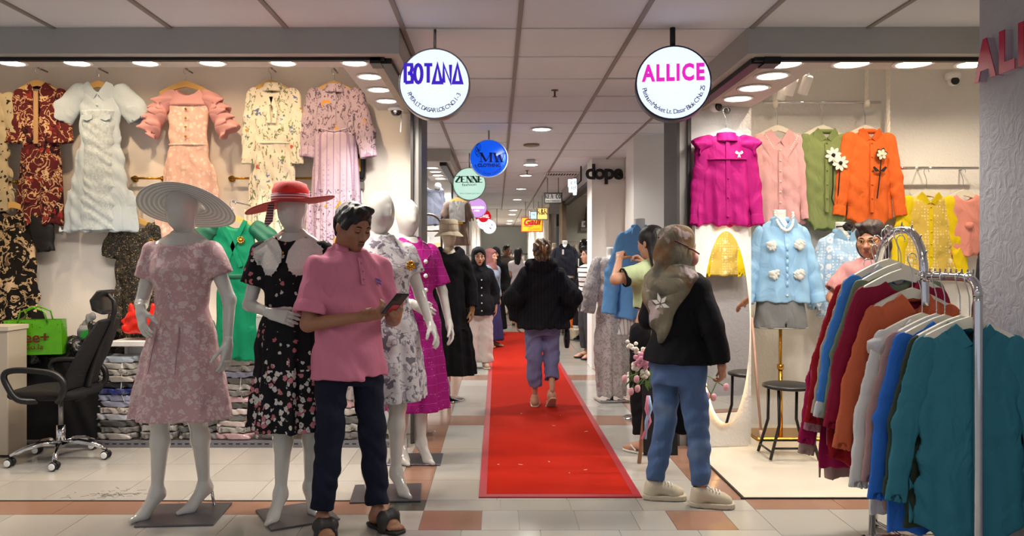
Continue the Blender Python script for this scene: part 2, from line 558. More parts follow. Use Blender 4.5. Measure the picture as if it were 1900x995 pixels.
# ================================================================== the setting
WHITE = mat('white_plaster', '#e8e4de', .75, bump=(240, .35, .003), var=(3, .06))
STUCCO = mat('swirled_stucco', '#dfddd8', .7, bump=(20, .4, .014, (1, 1, .8), 2.0), var=(4, .06))
STUCCO_BIG = mat('trowelled_stucco_column', '#acacb2', .75, bump=(13, .45, .02, (1, 1, .9), 2.2), var=(4, .08))
GREYBEAM = mat('grey_painted_board', '#a9a7a2', .7, bump=(60, .1, .002), var=(5, .14))
SOFFIT = mat('soffit_panel', '#b9b3ac', .6, var=(3, .05))
DARKM = mat('dark_metal', '#2c2a29', .5, .5, var=(14, .3))
STEEL = mat('brushed_steel', '#9a9894', .35, .8, var=(30, .15))
SHUT = mat('shutter_guide', '#4c4946', .5, .2, var=(10, .3)); POST = mat('painted_post', '#a9a5a0', .45, .15, var=(12, .15))
CHROME = mat('chrome', '#d8d8da', .08, 1.0)
GOLD = mat('brass_gold', '#c9983c', .22, 1.0)
TILE = mat('cream_ceramic_tile', '#b2aea6', .14, spec=.5, var=(2.2, .10), bump=(3, .03, .003))
TILE2 = mat('pale_grey_ceramic_tile', '#a9a59d', .14, spec=.5, var=(2.2, .12), bump=(3, .03, .003))
BROWN = mat('terracotta_tile', '#9a7663', .14, spec=.5, var=(9, .18))
GREENT = mat('dark_green_tile', '#4a4c44', .14, spec=.5, var=(12, .2))
CEILP = mat('ceiling_panel', '#d8dae0', .85, var=(2.5, .10), bump=(90, .12, .002))
RUNNER = mat('ceiling_runner', '#8d8681', .6, var=(8, .2))
VOIDM = mat('ceiling_void', '#2a2624', .9)
LED = emitter('led_disc', '#fffaf2', 14.0)
TRIMW = mat('white_plastic', '#eeeeec', .35)
BLACKP = mat('black_plastic', '#161617', .35)
BLACKM = mat('black_rubber', '#101011', .6)

def struct(mb, name, m, label, parent=None):
    o = mb.obj(name, m, parent)
    if parent is None: tag(o, label, name.split('_')[0], kind='structure')
    return o

# ---- floor
FLOOR = MB().bx(-7, 6.5, -2.5, 34, -.12, -.004).obj('floor', mat('floor_grout', '#a19b90', .22, var=(2, .1),
        layers=(('brick', .4, .4, '#7a736a', {'mortar': .004, 'seed': 0}),)), None)
tag(FLOOR, 'polished cream ceramic tile floor with terracotta border strips', 'floor', kind='structure')
_tc = {}
def tile(x0, x1, y0, y1, m, top=0.0):
    w, d = round(x1 - x0, 3), round(y1 - y0, 3); k = (w, d, m.name)
    if k not in _tc:
        _tc[k] = MB().bx(-w / 2 + .0015, w / 2 - .0015, -d / 2 + .0015, d / 2 - .0015, -.006, 0).data('tile', m)
    o = obj('tile', _tc[k], FLOOR, ((x0 + x1) / 2, (y0 + y1) / 2, top)); return o
random.seed(4)
def grid(xs, ys, pick):
    for i in range(len(xs) - 1):
        for j in range(len(ys) - 1):
            tile(xs[i], xs[i + 1], ys[j], ys[j + 1], pick(i, j))
cream = lambda i, j: TILE if random.random() < .6 else TILE2
rng = lambda a, st, n: [a + st * i for i in range(n + 1)]
ROWS = rng(4.466, .4, 14)
grid(rng(-.4, .4, 4), ROWS, lambda i, j: BROWN if (j % 6 == 5 and i in (0, 3)) else cream(i, j))    # the aisle under the carpet
grid([-.6, -.4], ROWS, lambda i, j: BROWN)
grid([1.2, 1.42], ROWS, lambda i, j: BROWN)
grid(rng(-3.8, .4, 8), [4.447, 4.846, 5.245, 5.70], cream)                # inside the left shop
grid(rng(-4.2, .6, 6), [4.21, 4.447], lambda i, j: BROWN)
tile(-.6, -.4, 4.276, 4.466, GREENT); tile(-.6, -.4, 3.97, 4.276, TILE)
grid([-.4, .02, .41, .80, 1.20, 1.42], [4.276, 4.466], cream)
grid([-.40, -.08, .115, .42, .73, .92, 1.23, 1.42], [3.97, 4.276], lambda i, j: BROWN if i in (0, 5) else cream(i, j))
grid([1.42 + .5 * i for i in range(5)], [4.30, 4.49], lambda i, j: BROWN)
grid([1.42, 1.82, 2.22, 2.62, 3.02], [3.9, 4.30], cream)
grid(rng(-4.2, .4, 9), [3.81, 4.21], cream)
grid(rng(-4.2, .4, 9), [3.41, 3.81], cream)
grid(rng(-.58, .4, 5), [3.57, 3.97], cream)
grid(rng(-.58, .4, 5), [3.17, 3.57], cream)
grid([1.42, 1.82, 2.22, 2.62, 3.02], [3.5, 3.9], cream)
grid([1.42, 1.82, 2.22, 2.62, 3.02], [3.1, 3.5], cream)
grid(rng(-4.2, .4, 8), rng(6.3, .4, 6), lambda i, j: cream(i, j)) if False else None
# cut edge of the left shop's floor covering
tag(MB().bx(-4.2, -.6, 4.44, 4.452, 0, .003).obj('trim_1', DARKM), 'thin dark joint in front of the left shop floor', 'trim', kind='structure')
# scuffed patch where a tile has lost its glaze
_sc = MB(); random.seed(9)
for i in range(60):
    a = random.gauss(-2.24, .11); b = random.gauss(4.57, .04); w = random.uniform(.015, .05)
    _sc.box((a, b, .0004), (w, .004, .0006), rz=random.uniform(-60, 60))
_o = _sc.obj('scuff_marks', mat('scuff', '#4c4a47', .7), FLOOR)

# ---- ceiling: dark void, runners and single panels
CEIL = MB().bx(-7, 6.5, -2.5, 4.33, 2.665, 2.75).bx(-.62, 1.45, 4.33, 34, 2.665, 2.75).bx(-7, -.62, 6.3, 9.0, 2.665, 2.75).bx(1.45, 6.5, 6.6, 34, 2.665, 2.75).obj('ceiling', VOIDM)
tag(CEIL, 'low suspended ceiling of pale rectangular panels with dark joints', 'ceiling', kind='structure')
_pm = {}
random.seed(2)
def panel(x0, x1, y0, y1):
    k = (round(x1 - x0, 3), round(y1 - y0, 3))
    if k not in _pm:
        w, d = k
        _pm[k] = MB().bx(-w / 2 + .004, w / 2 - .004, -d / 2 + .008, d / 2 - .008, 0, .014, ch=.003).data('ceiling_panel', CEILP)
    o = obj('ceiling_panel', _pm[k], CEIL, ((x0 + x1) / 2, (y0 + y1) / 2, 2.632 + random.uniform(0, .004)))
    o.rotation_euler = (random.gauss(0, .004), random.gauss(0, .003), 0)
CXS = [.12 + .63 * i for i in range(-8, 8)]
for j in range(-2, 0):
    for i in range(len(CXS) - 1): panel(CXS[i], CXS[i + 1], 4.26 + .595 * j, 4.26 + .595 * (j + 1))
for j in range(0, 26):
    for i in range(7, 10) if 0 <= j < 4 else range(6, 12): panel(CXS[i], CXS[i + 1], 4.26 + .595 * j, 4.26 + .595 * (j + 1))
for j in range(4, 8):
    for i in range(2, 6): panel(CXS[i], CXS[i + 1], 4.26 + .595 * j, 4.26 + .595 * (j + 1))
MB().bx(-7, 6.5, -2.5, 3.07, 2.634, 2.65).obj('ceiling_board', CEILP, CEIL)
MB().bx(-.75, 1.3, 19.73, 31, 2.634, 2.65).obj('ceiling_board', mat('far_ceiling', '#b5afab', .85, layers=(('brick', .63, .595, '#5a5350', {'mortar': .012}),)), CEIL)
for i in range(5, 13):
    MB().bx(CXS[i] - .012, CXS[i] + .012, 3.07, 20 if 7 <= i <= 10 else 4.26, 2.624, 2.64).obj('ceiling_runner', RUNNER, CEIL)
for i in list(range(1, 5)):
    MB().bx(CXS[i] - .012, CXS[i] + .012, 3.07, 4.26, 2.624, 2.64).obj('ceiling_runner', RUNNER, CEIL)

# ---- left shop shell
XL = -.60
_b = MB().bx(-5, -.62, 6.15, 6.3, 0, 3.25); struct(_b, 'wall_left', mat('warm_wall', '#efe6da', .75, bump=(230, .4, .003), var=(3, .05)), 'warm white back wall of the left dress shop')
_b = MB().bx(-5.1, -5.0, 4.3, 6.3, 0, 3.25); struct(_b, 'wall_far_left', WHITE, 'white side wall at the far end of the left shop')
_b = MB().bx(-5.1, -.62, 4.6, 6.3, 3.2, 3.3); struct(_b, 'ceiling_left_shop', WHITE, 'white inner ceiling of the left shop above the soffit')
_b = MB().bx(-5.1, -.53, 4.23, 4.33, 2.49, 2.665).bx(-.62, -.53, 4.33, 5.95, 2.49, 2.665); struct(_b, 'trim_2', GREYBEAM, 'grey painted beam over the left shop front')
_b = MB().bx(-5.1, -.64, 4.33, 4.57, 2.50, 3.2).bx(-.90, -.64, 4.57, 5.9, 2.50, 3.2); struct(_b, 'trim_3', SOFFIT, 'beige soffit band with round downlights round the left shop')
_b = MB().bx(-5.1, -.62, 4.30, 4.335, 2.472, 2.49).bx(-.645, -.585, 4.33, 5.9, 2.46, 2.50).bx(-.70, -.64, 4.30, 4.42, 2.455, 2.49); struct(_b, 'trim_4', DARKM, 'dark roller shutter track along the left soffit')
_b = MB().bx(-.70, -.652, 4.42, 5.9, 2.475, 2.50); struct(_b, 'trim_5', mat('pale_wood_strip', '#a59c8c', .7), 'pale strip beside the left shutter track')
_b = MB().bx(-.645, -.625, 5.83, 6.3, 0, 2.5).bx(-.585, -.562, 5.83, 6.3, 0, 2.5); struct(_b, 'trim_6', SHUT, 'dark shutter guide rails at the left shop corner')
_b = MB().bx(-.625, -.585, 5.86, 6.3, 0, 2.5); struct(_b, 'trim_7', POST, 'steel post between the left shutter guides')
# ---- perforated metal threshold
_b = MB().bx(-3.9, -.66, 5.70, 5.78, 0, .045); S_ = struct(_b, 'trim_8', mat('threshold_metal', '#85848a', .45, .6), 'perforated steel threshold under the left shop shelves')
_b = MB()
for i in range(60): _b.box((-3.85 + i * .053, 5.699, .028), (.03, .003, .007))
_b.obj('slot', BLACKM, S_)

# ---- right shop shell
XR = 1.42
_b = MB().bx(1.42, 1.88, 5.78, 6.6, 0, 3.25); struct(_b, 'wall_right_return', STUCCO, 'white stucco return wall behind the magenta blouse')
_b = MB().bx(1.88, 5.6, 6.5, 6.6, 0, 3.25); struct(_b, 'wall_right', STUCCO, 'white stucco back wall of the right blouse shop')
_b = MB().bx(5.5, 5.6, 4.0, 6.5, 0, 3.25); struct(_b, 'wall_far_right', STUCCO, 'white stucco end wall of the right shop')
_b = MB().bx(1.42, 5.6, 4.62, 6.6, 3.2, 3.3); struct(_b, 'ceiling_right_shop', WHITE, 'white inner ceiling of the right shop above the soffit')
_b = MB().bx(1.36, 5.6, 4.23, 4.33, 2.49, 2.665).bx(1.36, 1.45, 4.33, 6.0, 2.49, 2.665); struct(_b, 'trim_9', GREYBEAM, 'grey painted beam over the right shop front')
_b = MB().bx(1.48, 5.6, 4.33, 4.62, 2.50, 3.2).bx(1.48, 1.88, 4.62, 5.78, 2.50, 3.2); struct(_b, 'trim_10', SOFFIT, 'beige soffit band with round downlights round the right shop')
_b = MB().bx(1.42, 5.6, 4.30, 4.335, 2.468, 2.49).bx(1.41, 1.475, 4.33, 5.9, 2.46, 2.50).bx(1.47, 1.56, 4.29, 4.40, 2.45, 2.49); struct(_b, 'trim_11', DARKM, 'dark roller shutter track along the right soffit')
_b = MB().bx(1.485, 1.53, 4.42, 5.78, 2.478, 2.50); struct(_b, 'trim_12', mat('pale_wood_strip'), 'pale strip beside the right shutter track')
_b = MB().bx(1.325, 1.345, 5.75, 6.2, 0, 2.5).bx(1.405, 1.43, 5.75, 6.2, 0, 2.5); struct(_b, 'trim_13', SHUT, 'dark shutter guide rails at the right shop corner')
_b = MB().bx(1.345, 1.405, 5.78, 6.2, 0, 2.5); struct(_b, 'trim_14', POST, 'steel post between the right shutter guides')
_b = MB().bx(1.39, 1.70, 7.95, 8.4, 0, 2.665); struct(_b, 'wall_right_partition', WHITE, 'white partition wall end behind the right shop corner')
# vinyl sheet of the right shop
_b = MB().bx(1.42, 5.5, 4.49, 6.5, 0, .006, ch=.002); struct(_b, 'floor_right_shop', mat('vinyl_sheet', '#d6ccba', .35, var=(5, .10, '#b9ab93'), bump=(9, .05, .002, (1, 8, 1))), 'cream wood grain vinyl sheet on the right shop floor')
_b = MB().bx(1.40, 5.5, 4.478, 4.492, 0, .008).bx(1.408, 1.422, 4.49, 5.8, 0, .008); struct(_b, 'trim_15', DARKM, 'dark edge of the vinyl sheet')
# column with the red letters
_b = MB().bx(2.285, 3.4, 2.2, 3.70, 0, 2.665); struct(_b, 'wall_right_column', STUCCO_BIG, 'grey trowelled stucco column at the right edge')

# ---- next blocks along the aisle
_b = MB().bx(-5, -.53, 8.9, 9.0, 2.49, 2.665).bx(-.62, -.53, 9.0, 11.6, 2.49, 2.665); struct(_b, 'trim_16', GREYBEAM, 'grey beam over the second shop on the left')
_b = MB().bx(-5, -.64, 9.0, 9.3, 2.50, 3.1).bx(-.95, -.64, 9.3, 11.3, 2.50, 3.1); struct(_b, 'trim_17', SOFFIT, 'soffit with downlights of the second shop on the left')
_b = MB().bx(-.66, -.58, 9.0, 11.3, 2.45, 2.50); struct(_b, 'trim_18', DARKM, 'dark shutter track of the second shop on the left')
_b = MB().bx(-5, -.66, 11.3, 11.4, 0, 3.1); struct(_b, 'wall_left_second', WHITE, 'white back wall of the second shop on the left')
_b = MB().bx(-.63, -.57, 11.28, 11.42, 0, 2.5); struct(_b, 'trim_19', STEEL, 'steel shutter post of the second shop on the left')
_b = MB().bx(-.75, -.62, 11.42, 31, 0, 2.665); struct(_b, 'wall_left_far', WHITE, 'white wall along the far left of the aisle')
_b = MB().bx(-.62, -.56, 15.8, 16.0, 0, 2.5); struct(_b, 'trim_20', STEEL, 'steel post along the far left of the aisle')
_b = MB().bx(1.19, 1.62, 9.80, 10.3, 0, 2.665); struct(_b, 'wall_right_pillar', WHITE, 'white pillar carrying the black letters')
_b = MB().bx(1.60, 4.2, 9.35, 10.3, 0, 2.665); struct(_b, 'wall_right_second', WHITE, 'white wall behind the lace dress stand')
_b = MB().bx(1.19, 5, 12.2, 12.3, 2.38, 2.665).bx(1.19, 1.28, 12.3, 14.4, 2.44, 2.665).bx(1.19, 1.30, 10.3, 12.2, 2.40, 2.665); struct(_b, 'trim_21', GREYBEAM, 'grey beams over the far right shops')
_b = MB().bx(1.19, 1.30, 10.31, 12.2, 2.34, 2.40).bx(1.24, 1.32, 12.3, 14.4, 2.36, 2.44); struct(_b, 'trim_22', DARKM, 'dark shutter tracks over the far right shops')
_b = MB().bx(1.28, 4, 15.0, 15.1, 0, 2.8); struct(_b, 'wall_right_third', mat('grey_green_wall', '#b9b6a6', .8, var=(4, .05)), 'grey green back wall of the third shop on the right')
_b = MB().bx(1.20, 1.28, 14.4, 15.1, 0, 2.44).bx(1.13, 1.18, 17.0, 17.1, 0, 2.5); struct(_b, 'trim_23', mat('brown_post', '#6a5a4a', .5, .3), 'brown metal posts of the third shop on the right')
_b = MB().bx(1.30, 2.9, 13.4, 15.0, 0, .14); struct(_b, 'floor_platform', mat('platform', '#c9b999', .4), 'low cream display platform of the third shop on the right')
_b = MB().bx(1.16, 1.30, 17.1, 31, 0, 2.665); struct(_b, 'wall_right_far', mat('lit_wall', '#e6dfd2', .7), 'pale wall along the far right of the aisle')
_b = MB().bx(1.14, 5, 16.95, 17.05, 2.35, 2.665); struct(_b, 'trim_24', GREYBEAM, 'white beam beyond the third shop on the right')
_b = MB().bx(-2, 3, 31, 31.1, 0, 2.8); struct(_b, 'wall_end', mat('end_wall', '#d3d9dc', .8), 'blue grey end wall closing the aisle')
_b = MB().bx(-7.0, -6.9, 6.3, 9, 0, 2.7); struct(_b, 'wall_cross_left', WHITE, 'white wall closing the left cross aisle')
_b = MB().bx(6.0, 6.1, 6.6, 10, 0, 2.7); struct(_b, 'wall_cross_right', WHITE, 'white wall closing the right cross aisle')

# ---- carpet
_c = thing('carpet_runner', 'long bright red carpet runner down the aisle', 'carpet')
RED = mat('red_carpet', '#a8200f', .95, spec=.1, bump=(420, .5, .003), var=(3, .15))
MB().bx(-.06, .79, 4.56, 14.6, .001, .009).obj('pile', RED, _c)
REDH = mat('red_vinyl_hem', '#a01c26', .4, var=(4, .1))
_b = MB()
_b.bx(-.105, -.06, 4.5, 14.6, .001, .0075).bx(.79, .835, 4.5, 14.6, .001, .0075).bx(-.06, .79, 4.5, 4.56, .001, .0075); _b.obj('hem', REDH, _c)
random.seed(5)
for i in range(9):
    p = (random.uniform(.0, .75), random.uniform(4.7, 7), .0105)
    tag(MB().box(p, (random.uniform(.008, .03), .005, .002), rz=random.uniform(0, 180)).obj('lint', mat('lint', '#d8cdbb', .9)), 'scrap of pale lint on the red carpet', 'lint', 'scraps of lint on the carpet')

# ================================================================== lamps
def lamp(name, label, loc, r, watts, group, surf=False, blend=.5, col=(1, .95, .88), ang=150):
    t = thing(name, label, 'light', loc, group=group)
    if surf:
        MB().lathe([(r * .62, 0), (r * .62, -.03), (r * 1.05, -.035), (r * 1.1, -.06), (r * .98, -.062)], n=24).obj('housing', TRIMW, t)
        z = -.0635
    else:
        MB().lathe([(r * 1.0, -.001), (r * 1.22, -.002), (r * 1.25, -.006), (r * 1.02, -.010), (r * 1.0, -.004)], n=28).obj('trim_ring', TRIMW, t); z = -.005
    MB().lathe([(0, z), (r, z)], n=28, smooth=False).obj('diffuser', LED, t)
    ld = bpy.data.lights.new('lamp_light', 'SPOT'); ld.energy = watts * 4; ld.color = col; ld.shadow_soft_size = r * .9
    ld.spot_size = math.radians(ang); ld.spot_blend = blend
    lo = bpy.data.objects.new('lamp_light', ld); lo.location = (0, 0, z - .012); link(lo, t)
    return t
ORD = ['first', 'second', 'third', 'fourth', 'fifth', 'sixth', 'seventh', 'eighth', 'ninth', 'tenth', 'eleventh', 'twelfth', 'thirteenth', 'fourteenth']
xs = [22, 143, 270, 394, 525, 658]
for i, x in enumerate(xs):
    lamp('downlight', f'{ORD[i]} round downlight from the left in the left shop soffit front row', ((x - CX) / FP * 4.45, 4.45, 2.5), .066, E_SHOP, 'left shop downlights')
for i in range(3):
    lamp('downlight', f'round downlight in the left soffit along the aisle, {ORD[i]} from the front', (-.78, 4.79 + .37 * i, 2.5), .066, E_SHOP, 'left shop downlights')
for i, x in enumerate([1455, 1580, 1695, 1810]):
    lamp('downlight', f'{ORD[i]} large round downlight from the aisle in the right shop soffit front row', ((x - CX) / FP * 4.47, 4.47, 2.5), .092, E_SHOP * 1.2, 'right shop downlights')
for i in range(3):
    lamp('downlight', f'large round downlight in the right soffit along the aisle, {ORD[i]} from the front', (1.68, 4.77 + .34 * i, 2.5), .088, E_SHOP * .45, 'right shop downlights')
for i in range(4):
    lamp('downlight', f'small downlight in the second left shop soffit, {ORD[i]} from the front', (-.79, 9.6 + .43 * i, 2.5), .07, E_SHOP * 2.2, 'second shop downlights', col=(.95, .97, 1))
yy = [239, 297, 325, 350, 370, 390, 398, 410, 418, 424]
for i, y in enumerate(yy):
    Y = 1812 / (480 - y) if i < 8 else (25 + 2.4 * (i - 8) + .5)
    s = i in (1,)
    lamp('ceiling_lamp' , f'round ceiling lamp over the aisle, {ORD[i]} from the front' + (', hanging below the panels' if s else ''), ((1005 - CX) / FP * 7.5, Y, 2.628), .085 + .02 * (i > 4), E_CORR * (1.8 if i > 5 else 1), 'aisle ceiling lamps', surf=s)
# lamps of the hall on the viewer's side, same fittings
for i, (x, y) in enumerate([(-2.6, 1.2), (.3, .6), (1.1, 1.6), (-1.2, -1.2), (1.2, -1.6)]):
    lamp('ceiling_lamp', f'{ORD[i]} round ceiling lamp above the viewer', (x, y, 2.632), .09, E_CORR * .30, 'ceiling lamps above the viewer', ang=165)
# warm spots inside the shops, on the inner ceilings
for i, x in enumerate([-3.7, -2.9, -2.1, -1.3]):
    lamp('spot_lamp', f'{ORD[i]} warm spot lamp on the left shop inner ceiling', (x, 5.35, 3.2), .05, 12, 'warm spots of the left shop', col=(1, .72, .45), ang=125)
for i, x in enumerate([2.3, 3.1, 3.9]):
    lamp('spot_lamp', f'{ORD[i]} warm spot lamp on the right shop inner ceiling', (x, 5.5, 3.2), .05, 19, 'warm spots of the right shop', col=(1, .82, .60), ang=125)
for i, (x, y) in enumerate([(-2.5, 10.2), (2.4, 13.6), (2.2, 8.2), (-2.6, 7.6)]):
    lamp('spot_lamp', f'{ORD[i]} spot lamp inside the shops further back', (x, y, 2.6), .05, 26, 'spots of the shops further back', ang=150)

# ceiling fittings
def sprinkler(x, y, label):
    t = thing('sprinkler', label, 'sprinkler', (x, y, 2.632))
    MB().lathe([(.028, 0), (.028, -.004), (.008, -.006), (.007, -.045), (.018, -.048), (.018, -.051), (0, -.051)], n=12).obj('head', mat('bronze', '#6b5a49', .4, .7), t)
sprinkler(.43, 1812 / 312, 'small bronze sprinkler head between the two round shop signs')
sprinkler(.43, 1812 / 163, 'small sprinkler head further down the aisle ceiling')
t = thing('smoke_detector', 'flat brown round smoke detector on the aisle ceiling', 'detector', (.38, 1812 / 211, 2.632))
MB().lathe([(.085, 0), (.09, -.012), (.06, -.02), (0, -.02)], n=24).obj('housing', mat('tan_plastic', '#8f7c68', .5), t)
t = thing('air_vent', 'rectangular slotted air vent in the aisle ceiling', 'vent', (1.0, 1812 / 157, 2.632))
_b = MB(); _b.bx(-.3, .3, -.2, -.18, -.015, 0).bx(-.3, .3, .18, .2, -.015, 0).bx(-.3, -.28, -.18, .18, -.015, 0).bx(.28, .3, -.18, .18, -.015, 0); _b.obj('frame', TRIMW, t)
MB().bx(-.28, .28, -.18, .18, -.004, 0).obj('backing', BLACKM, t)
for i in range(14): MB().box((-.26 + i * .04, 0, -.01), (.008, .36, .014), ry=35).obj('slat', TRIMW, t)

# ---- cameras
def turret(name, label, loc, rz):
    t = thing(name, label, 'camera', loc, rz)
    MB().lathe([(.058, 0), (.062, -.02), (.055, -.035), (.06, -.04), (.06, -.055), (.05, -.06)], n=24).obj('housing', TRIMW, t)
    MB().sphere((0, 0, -.058), (.042, .042, .042), 16, 10).obj('dome', mat('camera_dome', '#1a1b1f', .08, coat=1), t)
    MB().lathe([(.012, 0), (.016, .006), (.012, .008)], (0, -.036, -.07), 12, 'y').obj('lens', CHROME, t)
turret('security_camera', 'dark domed security camera under the left soffit', P(735, 196, 5.75) + Vector((0, 0, .02)), 0)
def turret2(label, loc, rz, size=1.0):
    t = thing('security_camera', label, 'camera', loc, rz)
    MB().lathe([(.0, .02), (.055, .02), (.06, 0), (.055, -.03), (.03, -.05)], n=20).obj('base', TRIMW, t)
    MB().sphere((0, -.012, -.045), .045, 16, 10).obj('ball', TRIMW, t)
    MB().lathe([(.03, 0), (.033, .004), (.022, .012), (.012, .012)], (0, -.045, -.055), 16, 'y').obj('lens', BLACKP, t)
turret2('white ball security camera on the wall above the magenta blouse', P(1325, 186, 5.7), 25)
turret2('white ball security camera high on the right shop back wall', P(1768, 140, 6.44), -10)
# antenna-like cable end under the left dome camera
t = thing('cable_end', 'thin white cable hanging below the domed camera', 'cable', P(744, 205, 5.8))
MB().tube([(0, 0, 0), (.002, 0, -.08), (-.002, 0, -.16)], .006, 6).obj('cable', TRIMW, t)

# ================================================================== signs
INKB = mat('blue_violet_ink', '#3a1fb0', .5, emit=('#3a1fb0', .75)); INKP = mat('magenta_ink', '#d41fae', .5, emit=('#d41fae', .8)); INKD = mat('dark_ink', '#2a2a33', .5)
INKW = mat('white_ink', '#ffffff', .5, emit=('#ffffff', .8)); INKG = mat('dark_green_ink', '#33584c', .5); INKR = mat('red_ink', '#b5121d', .5)
def disc_sign(name, label, x, y, Y, rpx, col, strength, rimcol, letters, hang_to=None, rodm=None, depth=.075, rodr=.008):
    c = P(x, y, Y); r = rpx / FP * Y
    t = thing(name, label, 'sign', c, group='round hanging shop signs')
    MB().lathe([(r * .97, -depth / 2), (r, -depth / 2 + .006), (r, depth / 2 - .006), (r * .985, depth / 2 + .002), (r * .955, depth / 2 + .002), (r * .955, depth / 2 - .004)], n=48, axis='y').obj('rim', rimcol, t)
    MB().lathe([(0, depth / 2 + .0005), (r * .958, depth / 2 - .002)], n=48, axis='y').obj('face', emitter('sign_face_' + col, col, strength), t)
    letters(t, r, -depth / 2 - .004)
    zc = 2.632 - c.z
    if zc > r: MB().tube([(0, 0, r - .005), (0, 0, zc)], rodr, 8).obj('hanging_rod', rodm or STEEL, t)
    return t
def strokes(mb, glyph, x0, z0, sx, sz, w, y, th=.003):
    for path in glyph:
        closed = path[0] == path[-1] and len(path) > 2
        pts = [(x0 + a * sx, z0 + b * sz) for a, b in (path[:-1] if closed else path)]
        mb.ribbon(pts, w, y, th, closed)
def arc(cx, cz, rx, rz, a0, a1, n=10):
    return [(cx + rx * math.cos(math.radians(a0 + (a1 - a0) * i / n)), cz + rz * math.sin(math.radians(a0 + (a1 - a0) * i / n))) for i in range(n + 1)]
GL = {'B': [[(0, 0), (0, 1), (.7, 1), (.75, .8), (.62, .55), (.3, .52)], [(.3, .52), (.65, .5), (.8, .3), (.75, .03), (0, 0)]],
      'O': [arc(.42, .5, .4, .5, 0, 360, 16)], 'T': [[(0, 1), (.9, 1)], [(.45, 1), (.45, 0)]],
      'A': [[(.45, 1), (0, 0), (.9, 0), (.45, 1)]], 'N': [[(0, 0), (0, 1), (.75, 0), (.75, 1)]]}
def let_botana(t, r, y):
    mb = MB(); h = r * .5; w = r * 1.62; adv = [.88, .92, .88, .98, .92, .95]; s = w / sum(adv) ; x = -w / 2
    for ch, a in zip('BOTANA', adv):
        strokes(mb, GL[ch], x, .02 * r, s * .86, h, .018, y); x += a * s
    mb.obj('lettering', INKB, t)
    mb = MB(); text_arc(mb, 'PMTA LT. DASAR LOS C NO. 1 - 3', r * .17, r * .80, 200, 338, y, .003); mb.obj('address_lettering', INKD, t)
disc_sign('botana_sign'.replace('botana_', 'round_'), 'large white lit round sign lettered BOTANA in blue', 807, 158, 4.27, 66, '#d6e2ff', 1.05, STEEL, let_botana)
def let_allice(t, r, y):
    mb = MB(); text_to(mb, 'ALLICE', r * .60, 0, .06 * r, y, .003, .005, xs=.74, space=1.2); mb.obj('lettering', INKP, t)
    mb = MB(); text_arc(mb, 'Platinum Market Lt. Dasar Blok C No. 25', r * .17, r * .83, 190, 352, y, .003); mb.obj('address_lettering', INKD, t)
_t = disc_sign('round_sign', 'large white lit round sign lettered ALLICE in magenta', 1248, 157, 4.24, 69, '#d6e0ff', 1.05, mat('navy_rim', '#23233a', .35), let_allice, rodm=mat('black_rod', '#15151c', .4), depth=.10, rodr=.015)
_t.rotation_euler.z = math.radians(-8)
SER = {'M': ([(0, 0), (0, 1)], [(0, 1), (.5, .05)], [(.5, .05), (1, 1)], [(1, 1), (1, 0)]), 'W': ([(0, 1), (.28, 0)], [(.28, 0), (.5, .8)], [(.5, .8), (.75, 0)], [(.75, 0), (1, 1)]),
       'Z': ([(.05, 1), (.95, 1)], [(.95, 1), (.05, 0)], [(.05, 0), (.95, 0)]), 'E': ([(.1, 0), (.1, 1)], [(.1, 1), (.8, 1)], [(.1, .5), (.65, .5)], [(.1, 0), (.85, 0)]),
       'N': ([(.05, 0), (.05, 1)], [(.05, 1), (.9, 0)], [(.9, 0), (.9, 1)]), 'R': ([(.1, 0), (.1, 1)], [(.1, 1), (.6, 1), (.8, .78), (.6, .5), (.1, .5)], [(.4, .5), (.9, 0)]),
       'A': ([(0, 0), (.45, 1)], [(.45, 1), (.9, 0)], [(.2, .35), (.68, .35)]), 'C': (arc(.5, .5, .45, .5, 50, 310, 12),), 'O': (arc(.5, .5, .45, .5, 0, 360, 14),), '.': ([(.1, .5), (.25, .5)],),
       '&': ([(.9, 0), (.2, .75), (.4, 1), (.6, .8), (.1, .3), (.3, 0), (.6, .05), (.9, .4)],)}
THK = {'M': (1, 3), 'W': (0, 2), 'Z': (1,), 'E': (0,), 'N': (1,), 'R': (0, 2), 'A': (1,), 'C': (0,), 'O': (0,), '.': (0,), '&': (0,)}
def serif(mb, txt, x0, z0, w, h, y, thick, thin, gap=.25):
    n = len(txt); s = w / (n + gap * (n - 1)); x = x0
    for ch in txt:
        for i, path in enumerate(SER[ch]):
            mb.ribbon([(x + a * s, z0 + b * h) for a, b in path], thick if i in THK[ch] else thin, y, .003)
        for path in SER[ch]:
            for (a, b) in (path[0], path[-1]):
                if ch in 'MWNRA' and b in (0, 1): mb.ribbon([(x + a * s - thick * .9, z0 + b * h), (x + a * s + thick * .9, z0 + b * h)], thin, y, .003)
        x += s * (1 + gap)
def let_mw(t, r, y):
    ink = mat('navy_ink', '#140a5c', .5)
    mb = MB(); serif(mb, 'MW', -.40 * r, -.18 * r, 1.2 * r, .46 * r, y, .021, .006, .36)
    mb.obj('lettering', ink, t)
    mb = MB(); text_to(mb, 'CLOTHING', r * .235, .02 * r, -.44 * r, y, .003, .002)
    text_arc(mb, 'PMTA LT. DASAR LOS C NO. 2', r * .15, r * .86, 205, 335, y, .003); mb.obj('address_lettering', ink, t)
    mb = MB()
    for a in (95, 130, 200, 245):
        c_ = (-.5 * r + .13 * r * math.cos(math.radians(a)), .42 * r + .16 * r * math.sin(math.radians(a)))
        mb.ribbon(arc(c_[0], c_[1], .09 * r, .2 * r, 0, 360, 14)[:-1], .004, y, .003, True)
    mb.obj('butterfly_mark', ink, t)
disc_sign('round_sign', 'bright blue lit round sign lettered MW CLOTHING', 907, 295, 7.65, 35.5, '#0a55e0', .85, mat('pale_rim', '#cfe2ff', .3), let_mw)
